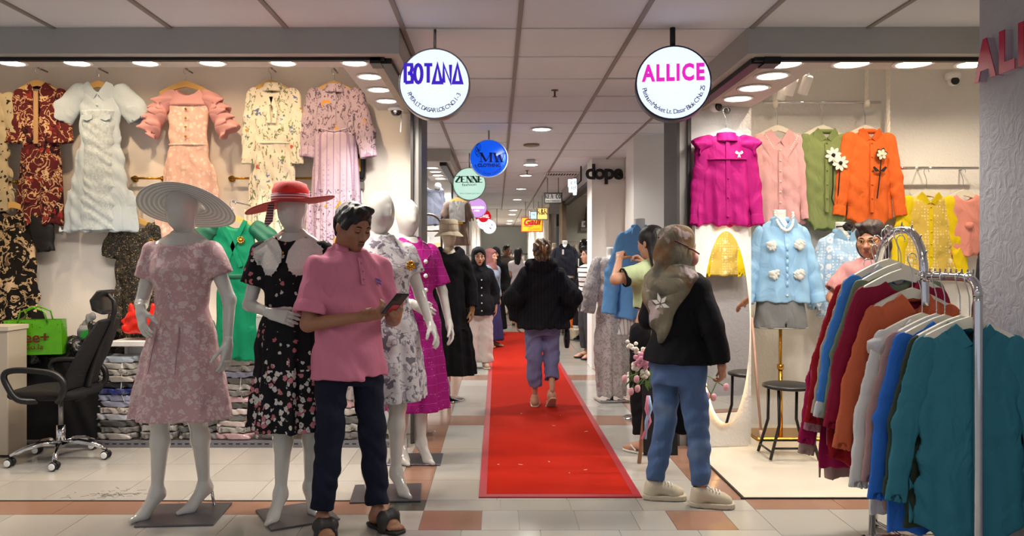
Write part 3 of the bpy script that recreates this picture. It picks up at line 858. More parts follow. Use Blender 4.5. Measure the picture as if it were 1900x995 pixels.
def script(mb, pts, w, y, x0, z0, s):
    mb.ribbon([(x0 + a * s, z0 + b * s) for a, b in pts], w, y, .003)
def let_zenne(t, r, y):
    mb = MB(); serif(mb, 'ZENNE', -.84 * r, .1 * r, 1.68 * r, .36 * r, y, .022, .007, .12); mb.obj('lettering', INKG, t)
    mb = MB(); text_to(mb, 'fashion', r * .24, 0, -.12 * r, y, .003, 0, xs=1.3, rot=.04); mb.obj('script_lettering', INKG, t)
    mb = MB(); text_to(mb, 'PMTA LT DASAR LOS C NO. 4', r * .095, .05 * r, -.62 * r, y, .003); mb.obj('address_lettering', INKG, t)
disc_sign('round_sign', 'pale mint lit round sign lettered ZENNE fashion', 871, 342, 9.3, 30.5, '#c4ead9', .78, mat('mint_rim', '#7fa394', .4), let_zenne)
def let_tomato(t, r, y):
    mb = MB(); text_to(mb, 'tomato', r * .46, 0, -.08 * r, y, .003, .004, xs=1.1); text_to(mb, 'ATK', r * .2, 0, -.36 * r, y, .003, .002, xs=1.4); mb.obj('lettering', INKW, t)
disc_sign('round_sign', 'small lilac lit round sign lettered tomato', 885, 386, 15, 18.5, '#dca6ee', .78, mat('lilac_rim', '#d8b8e8', .4), let_tomato)
def let_low(t, r, y):
    mb = MB(); text_to(mb, 'LOWEL', r * .56, 0, -.1 * r, y, .003, .003, xs=.8)
    mb.ribbon(arc(0, 0, .82 * r, .82 * r, 200, 340, 18), .05, y, .003); mb.obj('lettering', INKW, t)
disc_sign('round_sign', 'small red lit round sign with white lettering', 897, 403, 18, 14.5, '#c4061c', .9, mat('red_rim', '#e8e0e0', .4), let_low)
none = lambda t, r, y: None
disc_sign('round_sign', 'blank white lit round sign, nearer of the last two on the left', 899, 413, 21, 13.5, '#eaf0ff', 1.4, mat('white_rim', '#e8ecf5', .4), none)
def let_w(t, r, y):
    mb = MB(); mb.ribbon(arc(.2 * r, .1 * r, .2 * r, .35 * r, 0, 300, 10), .03, y, .003); mb.obj('lettering', mat('lilac_ink', '#c9b6f0', .5), t)
disc_sign('round_sign', 'farthest white lit round sign with a faint lilac flourish', 908, 421, 24, 13.0, '#eaf0ff', 1.4, mat('white_rim'), let_w)
def box_sign(label, x, y, Y, wpx, hpx, col, strength, rim, letters, depth=.08, rod=None):
    c = P(x, y, Y); w, h = wpx / FP * Y, hpx / FP * Y
    t = thing('box_sign', label, 'sign', c)
    b = .018
    MB().bx(-w / 2, w / 2, -depth / 2, depth / 2, h / 2 - b, h / 2).bx(-w / 2, w / 2, -depth / 2, depth / 2, -h / 2, -h / 2 + b).bx(-w / 2, -w / 2 + b, -depth / 2, depth / 2, -h / 2 + b, h / 2 - b).bx(w / 2 - b, w / 2, -depth / 2, depth / 2, -h / 2 + b, h / 2 - b).obj('frame', rim, t)
    MB().bx(-w / 2 + b, w / 2 - b, -depth / 2 + .008, depth / 2 - .008, -h / 2 + b, h / 2 - b).obj('face', emitter('boxface_' + col, col, strength), t)
    letters(t, w, h, -depth / 2 + .004)
    zc = 2.632 - c.z
    for sx in ((-.3, .3) if rod is None else rod): MB().tube([(sx * w, 0, h / 2 - .005), (sx * w, 0, zc)], .007, 6).obj('hanging_rod', STEEL, t)
    return t
def let_rea(t, w, h, y):
    mb = MB(); serif(mb, 'REA.CO', -.42 * w, -.02 * h, .84 * w, .36 * h, y, .013, .005, .18); text_to(mb, 'PMTA LT DASAR LOS C', h * .13, 0, -.30 * h, y, .003, .001); mb.obj('lettering', INKD, t)
box_sign('rectangular pale sign with dark frame lettered REA CO', 1026, 368, 12.1, 34, 20, '#b9b4ad', .35, mat('dark_frame', '#2b2826', .5), let_rea)
def let_gaul(t, w, h, y):
    mb = MB(); text_to(mb, 'Gaul', h * .62, -.02 * w, -.02 * h, y, .003, .010, xs=1.0, rot=.06, slant=.3); mb.ribbon([(-.40 * w, -.10 * h), (-.1 * w, -.14 * h), (.1 * w, -.12 * h)], [.01, .016, .004], y, .003); mb.obj('script_lettering', INKR, t)
    mb = MB(); text_to(mb, 'Fashion', h * .24, .08 * w, -.38 * h, y, .003, 0, xs=1.1, rot=.05, slant=.3); mb.obj('lettering', mat('ochre_ink', '#a8701a', .5), t)
box_sign('yellow lit rectangular sign with red script lettering Gaul', 987, 417, 17.2, 40, 27, '#f7b80a', .85, mat('red_frame', '#c0501c', .5), let_gaul)
def let_rr(t, w, h, y):
    mb = MB(); serif(mb, 'R&R', -.44 * w, -.05 * h, .88 * w, .42 * h, y, .016, .006, .14); mb.obj('lettering', mat('brown_ink', '#5a3316', .5), t)
box_sign('small square yellow lit sign lettered R and R', 1006, 397, 15.5, 21, 23, '#ffd77a', 1.1, mat('cream_rim', '#f2e2b8', .5), let_rr, rod=(0,))
def let_blue(t, w, h, y):
    mb = MB(); text_to(mb, 'HE', h * .3, 0, 0, y, .003); mb.obj('lettering', mat('cyan_ink', '#58b8d8', .5), t)
box_sign('small pale blue lit sign beside the square yellow one', 990, 400, 16.4, 14, 16, '#cfe9f6', 1.0, mat('pale_blue_rim', '#bcd6e4', .5), let_blue, rod=(0,))
# flower-cluster lightbox on a black arm
t = thing('lit_logo_sign', 'stepped white lit sign hanging from a slim black arm', 'sign', P(1063, 346, 10.6))
_b = MB(); k_ = 10.6 / FP
for (a, b, w, h) in ((-6, 6, 7, 14), (3, 8, 7, 12), (-4, -4, 8, 14), (4, -4, 7, 16), (4, -12, 6, 8)): _b.box((a * k_ * .9, 0, b * k_), (w * k_, .06, h * k_), ch=.004)
_b.obj('face', emitter('logo_white', '#e6f4ff', 1.3), t)
_b = MB()
for (a, b) in ((-3, 6), (4, 7), (-2, -3), (1.5, -4), (5, -2)): _b.ribbon(arc(a * k_, b * k_, 1.2 * k_, 2 * k_, 30, 330, 8), .006, -.033, .004)
_b.obj('petal_mark', INKD, t)
_b = MB().tube([(.05, 0, .02), (.11, 0, .08), (.11, 0, .35)], .011, 6); _b.obj('arm', BLACKP, t)
# letters on the pillar
t = thing('letter_sign', 'black raised letters dope with a full stop on the white pillar', 'sign', (1.19, 9.79, P(0, 322, 9.8).z))
for ch, x in zip('dope.', (.0, .115, .235, .345, .45)):
    mb = MB(); text_to(mb, ch, .26, x - .02, -.07, -.02, .03, .008); mb.obj('letter', BLACKP, t)
# ALL on the stucco column (its aisle side faces left)
LETR = mat('crimson_acrylic', '#b3123f', .35); LETE = mat('clear_letter_edge', '#b9a9b4', .3)
t = thing('letter_sign', 'raised crimson letters ALL on the grey stucco column', 'sign', (2.285, 3.70, 2.205))
y0 = .015
for ch, g, w in (('A', [[(0, 0), (.42, 1), (.58, 1), (1, 0), (.76, 0), (.68, .24), (.32, .24), (.24, 0)]], .165), ('L', [[(0, 0), (0, 1), (.36, 1), (.36, .24), (1, .24), (1, 0)]], .105), ('L', [[(0, 0), (0, 1), (.36, 1), (.36, .24), (1, .24), (1, 0)]], .105)):
    for nm, off, th, mm in (('letter_body', -.017, .034, LETE), ('letter_face', -.036, .004, LETR)):
        mb = MB(); MM = Matrix(((0, 1, 0, 0), (-1, 0, 0, 0), (0, 0, 1, 0), (0, 0, 0, 1)))
        mb.slab([(y0 + a * w, b * .19) for a, b in g[0]], off, th); mb.xf(MM)
        mb.obj(nm, mm, t)
    y0 += w + .022
# ================================================================== hangers and hanging clothes
WOOD = mat('yellow_wood', '#d9ad62', .45, var=(30, .2), bump=(60, .1, .001, (1, 1, 6)))
IVORY = mat('ivory_plastic', '#d8d2c2', .4)
def hanger(label, loc, m, rz=0, w=.19, hook=.1, hookm=None, group=None, th=.02, peg=None):
    """contoured coat hanger; loc = top of the neck of the bar"""
    t = thing('hanger', label, 'hanger', loc, rz, group)
    up = []; dn = []
    for i in range(9):
        a = -1 + i / 4.0
        zt = -.085 * abs(a) ** 1.25; up.append((a * w, zt)); dn.append((a * (w - .004), zt - (.048 - .022 * abs(a))))
    MB().slab(up + dn[::-1], 0, th).obj('arms', m, t)
    pts = [(0, 0, -.02), (0, 0, hook * .45)]
    r = .02
    for i in range(9):
        a = math.radians(-90 + 200 * (1 - i / 8.0) + 160) if False else math.radians(200 - 230 * i / 8)
        pts.append((r * math.cos(a) * 1.0 + 0, 0, hook - r + r * math.sin(a) + .0))
    pts = pts[:2] + [(-.0195, 0, hook - .035)] + pts[3:]
    MB().tube(curve(pts, 2), .0028, 6).obj('hook', hookm or CHROME, t)
    if peg:
        MB().tube([(0, .0, hook - .008), (0, peg, hook - .008)], .006, 8).obj('wall_peg', STEEL, t)
    return t

def fy(st, z):
    """front of a stacked garment at height z"""
    st = sorted(st); zs = [s[0] for s in st]
    return float(np.interp(z, zs, [s[2] - s[4] for s in st]))
def ribs(F_, amp, k, zlo, zhi, seed=0., xdrift=.4):
    """hanging folds: vertical ridges on front and back that deepen downwards"""
    def f(x, y, z):
        m = np.clip((zhi - z) / (zhi - zlo), 0, 1)
        return amp * m * (np.sin(k * x + xdrift * np.sin(5 * z + seed) + seed) + .5 * np.sin(2.3 * k * x + 1.3 * seed + 3 * z)) * np.where(y < 0, 1, -1)
    F_.disp(f); return F_
def garment(name, label, cat, loc, m, st, rz=0, sleeves=(), neck=None, fold=(.006, 38), collar=None, collar_m=None, buttons=None, button_m=None, placket=True, h=.0085,
            cuffs_m=None, group=None, sleeve_m=None, fz=(None, None), parts=None, wr=.003, pw=2.3, seed=0., rx=0, vneck=False, waistband=None, hemcut=None):
    """st rows (z, half width, half depth); loc = base of the neck at the hanger"""
    t = thing(name, label, cat, loc, rz, group, rx=rx)
    dk = 1.0 if max(r[2] for r in st) > .075 or min(r[1] for r in st[1:]) < .08 else .72
    st = [(r[0], r[1], r[2] * dk) for r in st]
    S = [(r[0], 0, 0, r[1], r[2]) for r in st]
    f = F().stack(S, pw=pw)
    z0 = min(r[0] for r in st)
    ribs(f, fold[0], fold[1], fz[0] if fz[0] is not None else z0, fz[1] if fz[1] is not None else -.12, seed)
    f.wr(wr, 40, (.5, 0, 1), seed + 1)
    nk = neck or (.075, .07)
    f.ell((0, -.015, .012), (nk[0], .09, nk[1]), .008, carve=True)
    if vneck: f.cone((0, -.06, 0), (0, -.06, -vneck), .05, .004, .008, carve=True)
    if hemcut:       # shirt tail: rounded sides
        for sx in (-1, 1):
            w_ = st[-1][1] if st[-1][0] == z0 else max(r[1] for r in st)
            f.ell((sx * (w_ + .03), 0, z0 - .01), (w_ * .62, .3, hemcut), .004, carve=True)
    f.obj('bodice' if cat == 'dress' else 'body_panel', m, t, h)
    for sl in sleeves:
        pts, rs, flt = sl[:3]; flt = flt * (1.35 if dk < 1 else 1); mm = sl[3] if len(sl) > 3 else (sleeve_m or m)
        g = F()
        for i in range(len(pts) - 1): g.cone(pts[i], pts[i + 1], rs[i], rs[i + 1], .02, ys=flt, flat=(i == len(pts) - 2))
        g.wr(.004, 55, (.2, .1, 1), seed + 2 + pts[0][0] * 9)
        e, d = Vector(pts[-1]), (Vector(pts[-1]) - Vector(pts[-2])).normalized()
        g.cone(e - d * .02, e + d * .03, rs[-1] * .8, rs[-1] * .8, .004, ys=flt, carve=True)
        g.obj('sleeve', mm, t, h)
        if cuffs_m:
            q = F().cone(e - d * .045, e + d * .012, rs[-1] * 1.04 + .003, rs[-1] * 1.04 + .003, .004, ys=flt, flat=True)
            q.cone(e - d * .0, e + d * .05, rs[-1] * .75, rs[-1] * .75, .004, ys=flt, carve=True)
            q.obj('cuff', cuffs_m, t, h * .8)
    yf = lambda z: fy(S, z)
    cm = collar_m or m
    if collar == 'point':
        for sx in (-1, 1):
            po = [(.004, -.062), (.045, -.0), (.068, .022), (.098, -.012), (.105, -.07), (.058, -.098)]
            if sx < 0: po = [(-a, b) for a, b in po][::-1]
            MB().slab(po, yf(-.055) - .015, .012, bend=lambda x, z: .25 * abs(x) - .12 * z).obj('collar_flap', cm, t)
        f = F().cone((-.055, .02, .004), (.055, .02, .004), .022, .022, .01, ys=.9); f.obj('collar_band', cm, t, .006)
    elif collar == 'big':
        for sx in (-1, 1):
            po = [(.004, -.075), (.05, -.01), (.07, .018), (.11, .0), (.135, -.06), (.12, -.12), (.085, -.155), (.05, -.14)]
            if sx < 0: po = [(-a, b) for a, b in po][::-1]
            MB().slab(po, yf(-.055) - .019, .012, bend=lambda x, z: .22 * abs(x) - .10 * z).obj('collar_flap', cm, t)
    elif collar == 'band':
        f = F()
        f.stack([(-.055, 0, -.004, .088, .058), (.016, 0, 0, .068, .046)], k=.004); f.stack([(-.09, 0, -.004, .076, .044), (.05, 0, 0, .056, .034)], carve=True, k=.003); f.cone((0, -.06, .03), (0, -.06, -.07), .016, .004, .004, carve=True)
        f.obj('collar_band', cm, t, .006)
    if buttons and placket:
        za, zb = buttons[1], buttons[2]; n = 14; mb = MB(); vs = []
        for i in range(n):
            z = za + (zb - za) * i / (n - 1); y = yf(z) - fold[0] * .7
            for x, dy in ((-.016, .004), (-.014, -.004), (.014, -.004), (.016, .004)): vs.append((x, y + dy, z))
        mb.add(vs, [[i * 4 + k, i * 4 + k + 1, i * 4 + k + 5, i * 4 + k + 4] for i in range(n - 1) for k in range(3)]); mb.obj('placket', m if placket is True else placket, t)
    if buttons:
        n = buttons[0]
        for i in range(n):
            z = buttons[1] + (buttons[2] - buttons[1]) * i / max(1, n - 1)
            MB().lathe([(0, .004), (.007, .003), (.007, 0)], (0, yf(z) - fold[0] * .7 - .006, z), 10, 'y').obj('button', button_m or TRIMW, t)
    if waistband:
        z, hh, mm = waistband; r = np.interp(z, [s[0] for s in sorted(st)], [s[1] for s in sorted(st)]); q = np.interp(z, [s[0] for s in sorted(st)], [s[2] for s in sorted(st)])
        F().stack([(z - hh, 0, 0, r + .006, q + .008), (z + hh, 0, 0, r + .006, q + .008)], pw=pw).obj('waistband', mm, t, .008)
    if parts: parts(t, yf)
    return t
def arm(side, sh, z0, pts, rs, flt=1.7, m=None):
    """sleeve: offsets (dx outward, dy, dz) from the shoulder end"""
    P_ = [(side * sh, 0, z0)] + [(side * (sh + dx), dy, z0 + dz) for dx, dy, dz in pts]
    return (P_, rs, flt) if m is None else (P_, rs, flt, m)
def both(sh, z0, pts, rs, flt=1.7, m=None): return [arm(-1, sh, z0, pts, rs, flt, m), arm(1, sh, z0, pts, rs, flt, m)]
def brooch(t, x, y, z, r=.028):
    mb = MB().lathe([(0, .01), (r * .4, .008), (r * .55, .004)], (x, y - .004, z), 12, 'y')
    for i in range(10):
        a = 2 * math.pi * i / 10; mb.sphere((x + r * .75 * math.cos(a), y - .006, z + r * .75 * math.sin(a)), r * .27, 8, 5)
    b = mb.obj('brooch', GOLD, t); b['kind'] = 'stuff' if False else b.get('kind', ''); 
    if not b['kind']: del b['kind']
    b['label'] = 'round gold brooch'

YW = 6.02      # clothes on the left wall
def wallY(x, y, Y=YW): return P(x, y, Y)
def lhang(label, x, y, Y=YW, rz=0, hook=.10, w=.17): return hanger(label, P(x, y, Y), WOOD, rz, w, hook, group='yellow wooden hangers on the left wall', peg=6.16 - Y, th=.022)

# --- printed fabrics
PAISLEY = cloth('paisley_print', '#5a1f22', layers=(('noise', 9, .50, .56, '#c9a277', {'dist': 2.0, 'seed': 2}), ('noise', 7, .60, .9, '#2b1218', {'dist': 1.5, 'seed': 5}), ('blob', 13, .30, '#8c2f28', {'gate': .5, 'dist': 1.2}), ('blob', 12, .34, '#d8b88e', {'gate': .74, 'seed': 3, 'dist': 1.6, 'ring': .18})))
BLUEJAC = cloth('ice_blue_jacquard', '#c9d5d9', .6, layers=(('noise', 34, .52, .8, '#b4c3ca', {'dist': 1.4, 'raise': .6}),))
BLUEPLAIN = cloth('ice_blue_cotton', '#c3d2da', .7)
PINKJAC = cloth('blush_jacquard', '#eabfae', .6, layers=(('blob', 30, .42, '#f3d6c5', {'dist': 1.0, 'raise': 1.0, 'gate': .25}),))
ORGANZA = mat('pink_organza', '#e3a7a4', .6, alpha=.82, spec=.3, bump=(200, .2, .001))
CREAMFL = cloth('cream_floral', '#eee3cb', layers=(('noise', 16, .60, .66, '#6d7a58', {'dist': 1.6, 'seed': 4, 'sc': (1.6, 1, .7)}), ('blob', 13, .22, '#8f9a5e', {'gate': .72, 'dist': 1.6}), ('blob', 11, .22, '#6b7fa6', {'gate': .80, 'seed': 2, 'dist': 2.0}), ('blob', 12, .18, '#cf5a44', {'gate': .84, 'seed': 6, 'dist': 1.2}), ('blob', 12, .2, '#c78a3c', {'gate': .86, 'seed': 8, 'dist': 1.5})))
LILACFL = cloth('lilac_floral', '#bfa9b4', layers=(('noise', 17, .57, .66, '#6a5a66', {'dist': 2.0, 'seed': 1, 'sc': (1.5, 1, .8)}), ('blob', 10, .24, '#d99a3a', {'gate': .76, 'dist': 1.2, 'seed': 3}), ('blob', 15, .16, '#5f5068', {'gate': .7, 'dist': 2.0, 'seed': 9})))
LILACMO = cloth('lilac_monogram', '#cdb6c4', layers=(('brick', .05, .05, '#a487a0', {'mortar': .0035, 'sc': (1, 1, 1)}), ('blob', 26, .30, '#b59ab2', {'rand': 0.0, 'ring': .2}), ('blob', 10, .26, '#d99a3a', {'gate': .8, 'zmax': -.82, 'dist': 1.2}), ('noise', 20, .58, .66, '#6a5a66', {'dist': 2, 'zmax': -.8})))
BATIK = cloth('black_cream_batik', '#17130f', layers=(('noise', 8, .53, .61, '#b69a73', {'dist': 2.2, 'seed': 1}), ('blob', 8, .34, '#caae8a', {'gate': .62, 'dist': 1.4}), ('blob', 9, .3, '#6b5642', {'gate': .7, 'dist': 1.4, 'seed': 4}), ('blob', 22, .22, '#e2cba6', {'gate': .7, 'ring': .10, 'seed': 2})))
BLACKLACE = mat('black_sequin_lace', '#14120f', .5, layers=(('noise', 60, .56, .62, '#6d6048', {'dist': 1.5}), ('blob', 70, .30, '#a08a5c', {'gate': .7})), bump=(120, .4, .003))
EMERALD = cloth('emerald_satin', '#0d7f57', .45)
EMERALD2 = mat('emerald_organza', '#0c5a40', .5, alpha=.9)
BLACKORG = mat('black_organza', '#12100f', .6, alpha=.93)

# (a) half-visible print blouse at the left edge
c = wallY(-22, 168)
lhang('yellow wooden hanger under the beige print set at the left edge', -22, 165)
garment('printed_set', 'cream and black print blouse set cut by the left edge', 'dress', c, cloth('beige_print', '#b7a886', layers=(('blob', 26, .3, '#2c2720', {'gate': .4, 'dist': 1}),)),
        [(0, .06, .03), (-.05, .15, .05), (-.3, .17, .06), (-.48, .16, .06), (-.93, .17, .06)], sleeves=both(.15, -.08, [(.06, 0, -.28), ], [.07, .075]), h=.012)
# (b) paisley set
lhang('yellow wooden hanger under the maroon paisley two-piece', 70, 148)
def _p(t, yf):
    q = F().stack([(-1.06, 0, .01, .165, .05), (-.5, 0, .01, .15, .05), (-.42, 0, .01, .135, .045)], pw=2.3); ribs(q, .012, 42, -1.06, -.45, 2.); q.obj('trousers', PAISLEY, t, .009)
    MB().box((0, yf(-.25) - .008, -.25), (.035, .008, .4)).obj('front_trim', cloth('paisley_trim', '#b99467', layers=(('blob', 60, .3, '#5a1f22', {'rand': .3}),)), t)
garment('paisley_set', 'maroon and beige paisley blouse over matching trousers', 'dress', wallY(74, 160), PAISLEY, [(.0, .07, .03), (-.05, .155, .05), (-.22, .165, .06), (-.44, .185, .06)],
        sleeves=both(.15, -.08, [(.035, 0, -.2), (.05, -.01, -.35)], [.065, .062, .06]), collar='point', parts=_p, cuffs_m=PAISLEY, h=.009, fold=(.007, 40))
# (c) ice blue dress
lhang('yellow wooden hanger under the ice blue dress', 184, 150)
def _p(t, yf):
    for sx in (-1, 1):
        MB().slab([(sx * .07 - .04, -.24), (sx * .07 - .04, -.27), (sx * .07, -.285), (sx * .07 + .04, -.27), (sx * .07 + .04, -.24)], yf(-.26) - .018, .01).obj('pocket_flap', BLUEPLAIN, t)
    q = F().stack([(-1.12, 0, -.004, .15, .056), (-.55, 0, -.004, .115, .058), (-.2, 0, -.004, .13, .052)], pw=3.0).wr(.0035, 70, (.4, 0, 1), 4)
    q.obj('front_panel', BLUEJAC, t, .009)
garment('collared_dress', 'ice blue jacquard dress with wide white-edged collar', 'dress', wallY(186, 158), BLUEPLAIN, [(0, .07, .03), (-.05, .16, .05), (-.2, .165, .058), (-.4, .15, .058), (-.7, .2, .062), (-1.13, .29, .05)],
        sleeves=both(.165, -.07, [(.10, 0, -.12), (.135, 0, -.21)], [.085, .10, .085], 1.6), collar='big', buttons=(8, -.16, -.95), button_m=mat('pearl', '#e6e2d8', .25), placket=False, parts=_p, vneck=.1, h=.0095, fold=(.007, 26), seed=1.)
# (d) blush dress with ruffled organza sleeves
lhang('yellow wooden hanger under the blush ruffled dress', 345, 150, w=.2)
def _p(t, yf):
    q = F().stack([(-.13, 0, -.004, .15, .055), (-.04, 0, 0, .135, .045), (.0, 0, 0, .09, .035)], pw=2.3); q.ell((0, -.02, .02), (.085, .09, .075), .006, carve=True); q.obj('organza_yoke', ORGANZA, t, .009)
    for i in range(4): MB().lathe([(0, .005), (.009, .004), (.009, 0)], (0, yf(-.16 - i * .07) - .012, -.16 - i * .07), 10, 'y').obj('button', GOLD, t)
    for sx in (-1, 1):
        for k in range(4):
            r0 = .15 + k * .052; q = F()
            a = Vector((sx * (.13 + .03 * k), 0, -.05 - .05 * k)); b = Vector((sx * (.235 + .028 * k), 0, -.13 - .068 * k))
            q.cone(a, b, .045, .075 + .006 * k, .01, ys=1.3, flat=True); q.cone(a + (b - a) * .35, b + (b - a) * .3, .03, .08 + .006 * k, .004, ys=1.35, carve=True)
            q.disp(lambda x, y, z, k=k: .009 * np.sin(70 * z + 60 * y + k)); q.obj('sleeve_ruffle', ORGANZA, t, .0085)
garment('ruffle_dress', 'blush pink jacquard dress with tiered sheer ruffle sleeves', 'dress', wallY(350, 166), PINKJAC, [(-.08, .125, .045), (-.12, .15, .055), (-.3, .155, .062), (-.42, .145, .058), (-.7, .20, .066), (-1.15, .25, .07)],
        parts=_p, neck=(.05, .02), h=.0095, fold=(.012, 30), fz=(-1.1, -.42), seed=2., waistband=(-.43, .01, PINKJAC))
# (e) cream floral dress
lhang('yellow wooden hanger under the cream floral dress', 503, 148)
def _p(t, yf):
    for sx in (-1, 1): MB().ribbon([(0, -.10), (sx * .03, -.20), (sx * .02, -.30)], [.03, .035, .03], yf(-.2) - .012, .008).obj('neck_tie', CREAMFL, t)
garment('floral_dress', 'cream dress printed with blue, red and olive flowers', 'dress', wallY(507, 158), CREAMFL, [(0, .07, .035), (-.05, .15, .05), (-.25, .15, .06), (-.45, .135, .058), (-.8, .17, .066), (-1.3, .21, .07)],
        sleeves=both(.145, -.08, [(.035, 0, -.28), (.045, -.02, -.52)], [.065, .062, .045]), collar='band', cuffs_m=CREAMFL, parts=_p, h=.009, fold=(.013, 44), fz=(-1.2, -.4), seed=3., waistband=(-.45, .008, CREAMFL))
# (f) lilac dress
lhang('yellow wooden hanger under the lilac dress', 620, 150)
def _p(t, yf):
    q = F().stack([(-1.3, 0, 0, .215, .075), (-.8, 0, 0, .185, .07), (-.36, 0, 0, .155, .062)], pw=2.3); ribs(q, .012, 40, -1.2, -.36, 1.); q.obj('skirt', LILACMO, t, .0095)
    MB().tube([(-.12, yf(-.36) - .012, -.33), (0, yf(-.36) - .016, -.36), (.12, yf(-.36) - .012, -.33)], .006, 6).obj('waist_cord', LILACMO, t)
garment('long_sleeve_dress', 'lilac dress with orange sprigs and a monogram skirt', 'dress', wallY(622, 160), LILACFL, [(0, .075, .035), (-.05, .16, .05), (-.25, .16, .06), (-.38, .15, .06)],
        sleeves=[arm(-1, .155, -.08, [(.05, 0, -.28), (.06, -.02, -.46)], [.072, .075, .06]), arm(1, .155, -.08, [(.075, 0, -.28), (.105, -.02, -.46)], [.072, .08, .062])],
        collar='band', cuffs_m=LILACMO, parts=_p, h=.009, fold=(.007, 44), seed=4., buttons=(5, -.05, -.3), button_m=LILACMO)
# (g) batik dress bottom left
lhang('yellow wooden hanger under the black batik dress', 24, 374)
garment('batik_dress', 'black and cream batik dress with sheer black sleeves', 'dress', wallY(24, 388), BATIK, [(0, .075, .03), (-.05, .16, .05), (-.3, .165, .06), (-.6, .19, .065), (-1.0, .235, .07)],
        sleeves=[arm(1, .155, -.06, [(.07, 0, -.1), (.10, 0, -.27)], [.075, .09, .07], 1.6, BLACKORG), arm(-1, .155, -.06, [(.07, 0, -.1), (.10, 0, -.27)], [.075, .09, .07], 1.6, BLACKORG)], h=.0095, fold=(.011, 34), seed=5., placket=False)
# (h) black gown
lhang('yellow wooden hanger under the black sparkling gown', 252, 402, 6.06)
def _p(t, yf): brooch(t, .13, yf(-.16) - .012, -.16)
garment('sequin_gown', 'long black gown with fine gold sparkle and a gold brooch', 'dress', wallY(258, 412, 6.06), BLACKLACE, [(0, .07, .03), (-.05, .16, .05), (-.3, .17, .06), (-.5, .165, .06), (-1.02, .25, .06)],
        sleeves=both(.15, -.07, [(.055, 0, -.12), (.075, 0, -.21)], [.08, .085, .08], 1.7), parts=_p, h=.0095, fold=(.014, 36), seed=6., rz=-4)
# (i) emerald dress
lhang('yellow wooden hanger under the emerald dress', 432, 398, 5.63)
def _p(t, yf):
    brooch(t, .06, yf(-.14) - .012, -.14); q = F()
    q.cone((.16, 0, -.06), (.235, 0, -.12), .06, .075, .02, ys=1.3); q.wr(.007, 70, (.4, 0, 1), 2); q.obj('puff_sleeve', EMERALD2, t, .009)
    q = F().cone((-.16, 0, -.06), (-.235, 0, -.12), .06, .075, .02, ys=1.3); q.wr(.007, 70, (.4, 0, 1), 3); q.obj('puff_sleeve', EMERALD2, t, .009)
    for sx in (-1, 1): MB().ribbon([(sx * .09, -.0), (sx * .015, -.15), (-sx * .06, -.33)], [.03, .035, .03], yf(-.15) - .006, .012).obj('wrap_band', EMERALD, t)
garment('wrap_dress', 'emerald green wrap dress with gold brooch and puff sleeves', 'dress', wallY(436, 410, 5.63), EMERALD, [(0, .075, .03), (-.05, .155, .05), (-.25, .15, .06), (-.4, .12, .055), (-.7, .135, .055), (-1.0, .125, .05)], parts=_p, h=.009, fold=(.01, 30), seed=7., vneck=.12, waistband=(-.40, .02, EMERALD2))

# gold wall rails
def goldrail(label, x0, x1, y):
    a, b = P(x0, y, 6.10), P(x1, y, 6.10); t = thing('wall_rail', label, 'rail', a, group='gold rails on the left wall')
    L_ = b.x - a.x
    MB().tube([(0, 0, 0), (L_, 0, 0)], .009, 8).obj('bar', GOLD, t)
    for x in (.0, L_): MB().lathe([(.026, -.05), (.026, -.042), (.010, -.04), (.010, 0), (.014, .003), (0, .006)], (x, 0, 0), 14, 'y').obj('bracket', GOLD, t)
goldrail('short gold wall rail between the ice blue and blush dresses', 246, 300, 331)
goldrail('gold wall rail with round bracket between blush and cream dresses', 427, 470, 331)
goldrail('gold wall rail between the cream and lilac dresses', 540, 640, 331)
goldrail('gold wall rail at the left edge above the batik dress', 5, 30, 338)
# electricity meter behind the lilac dress
t = thing('electric_meter', 'black electricity meter with yellow plate on the left wall', 'meter', P(664, 312, 6.12))
MB().box((0, 0, .01), (.12, .07, .19), ch=.01).obj('case', BLACKP, t); MB().box((-.01, -.038, .02), (.075, .006, .1)).obj('dial_plate', mat('yellow_plate', '#d8a93a', .4), t); MB().box((0, .0, -.14), (.1, .05, .06), ch=.006).obj('terminal_box', mat('grey_plastic', '#77756f', .5), t)
MB().tube([(.03, 0, -.17), (.03, .02, -.35)], .008, 6).obj('cable', TRIMW, t)

# ================================================================== left shop furniture
t = thing('white_table', 'long white display table along the left wall', 'table', (-2.0, 5.72, 0))
WT = mat('white_laminate', '#dedcd9', .35)
x0, x1 = P(203, 0, 5.72).x + 2.0, 1.25
MB().bx(x0, x1, 0, .25, .735, .775, ch=.004).obj('table_top', WT, t)
MB().bx(x0 + .015, x0 + .035, .20, .24, .045, .735).obj('side_panel', WT, t); MB().bx(x1 - .04, x1 - .02, .01, .24, .045, .735).obj('side_panel', WT, t); MB().bx(.35, .37, .02, .24, .045, .735).obj('side_panel', WT, t)
MB().bx(x0 + .03, x1 - .03, .235, .248, .045, .735).obj('back_panel', WT, t)
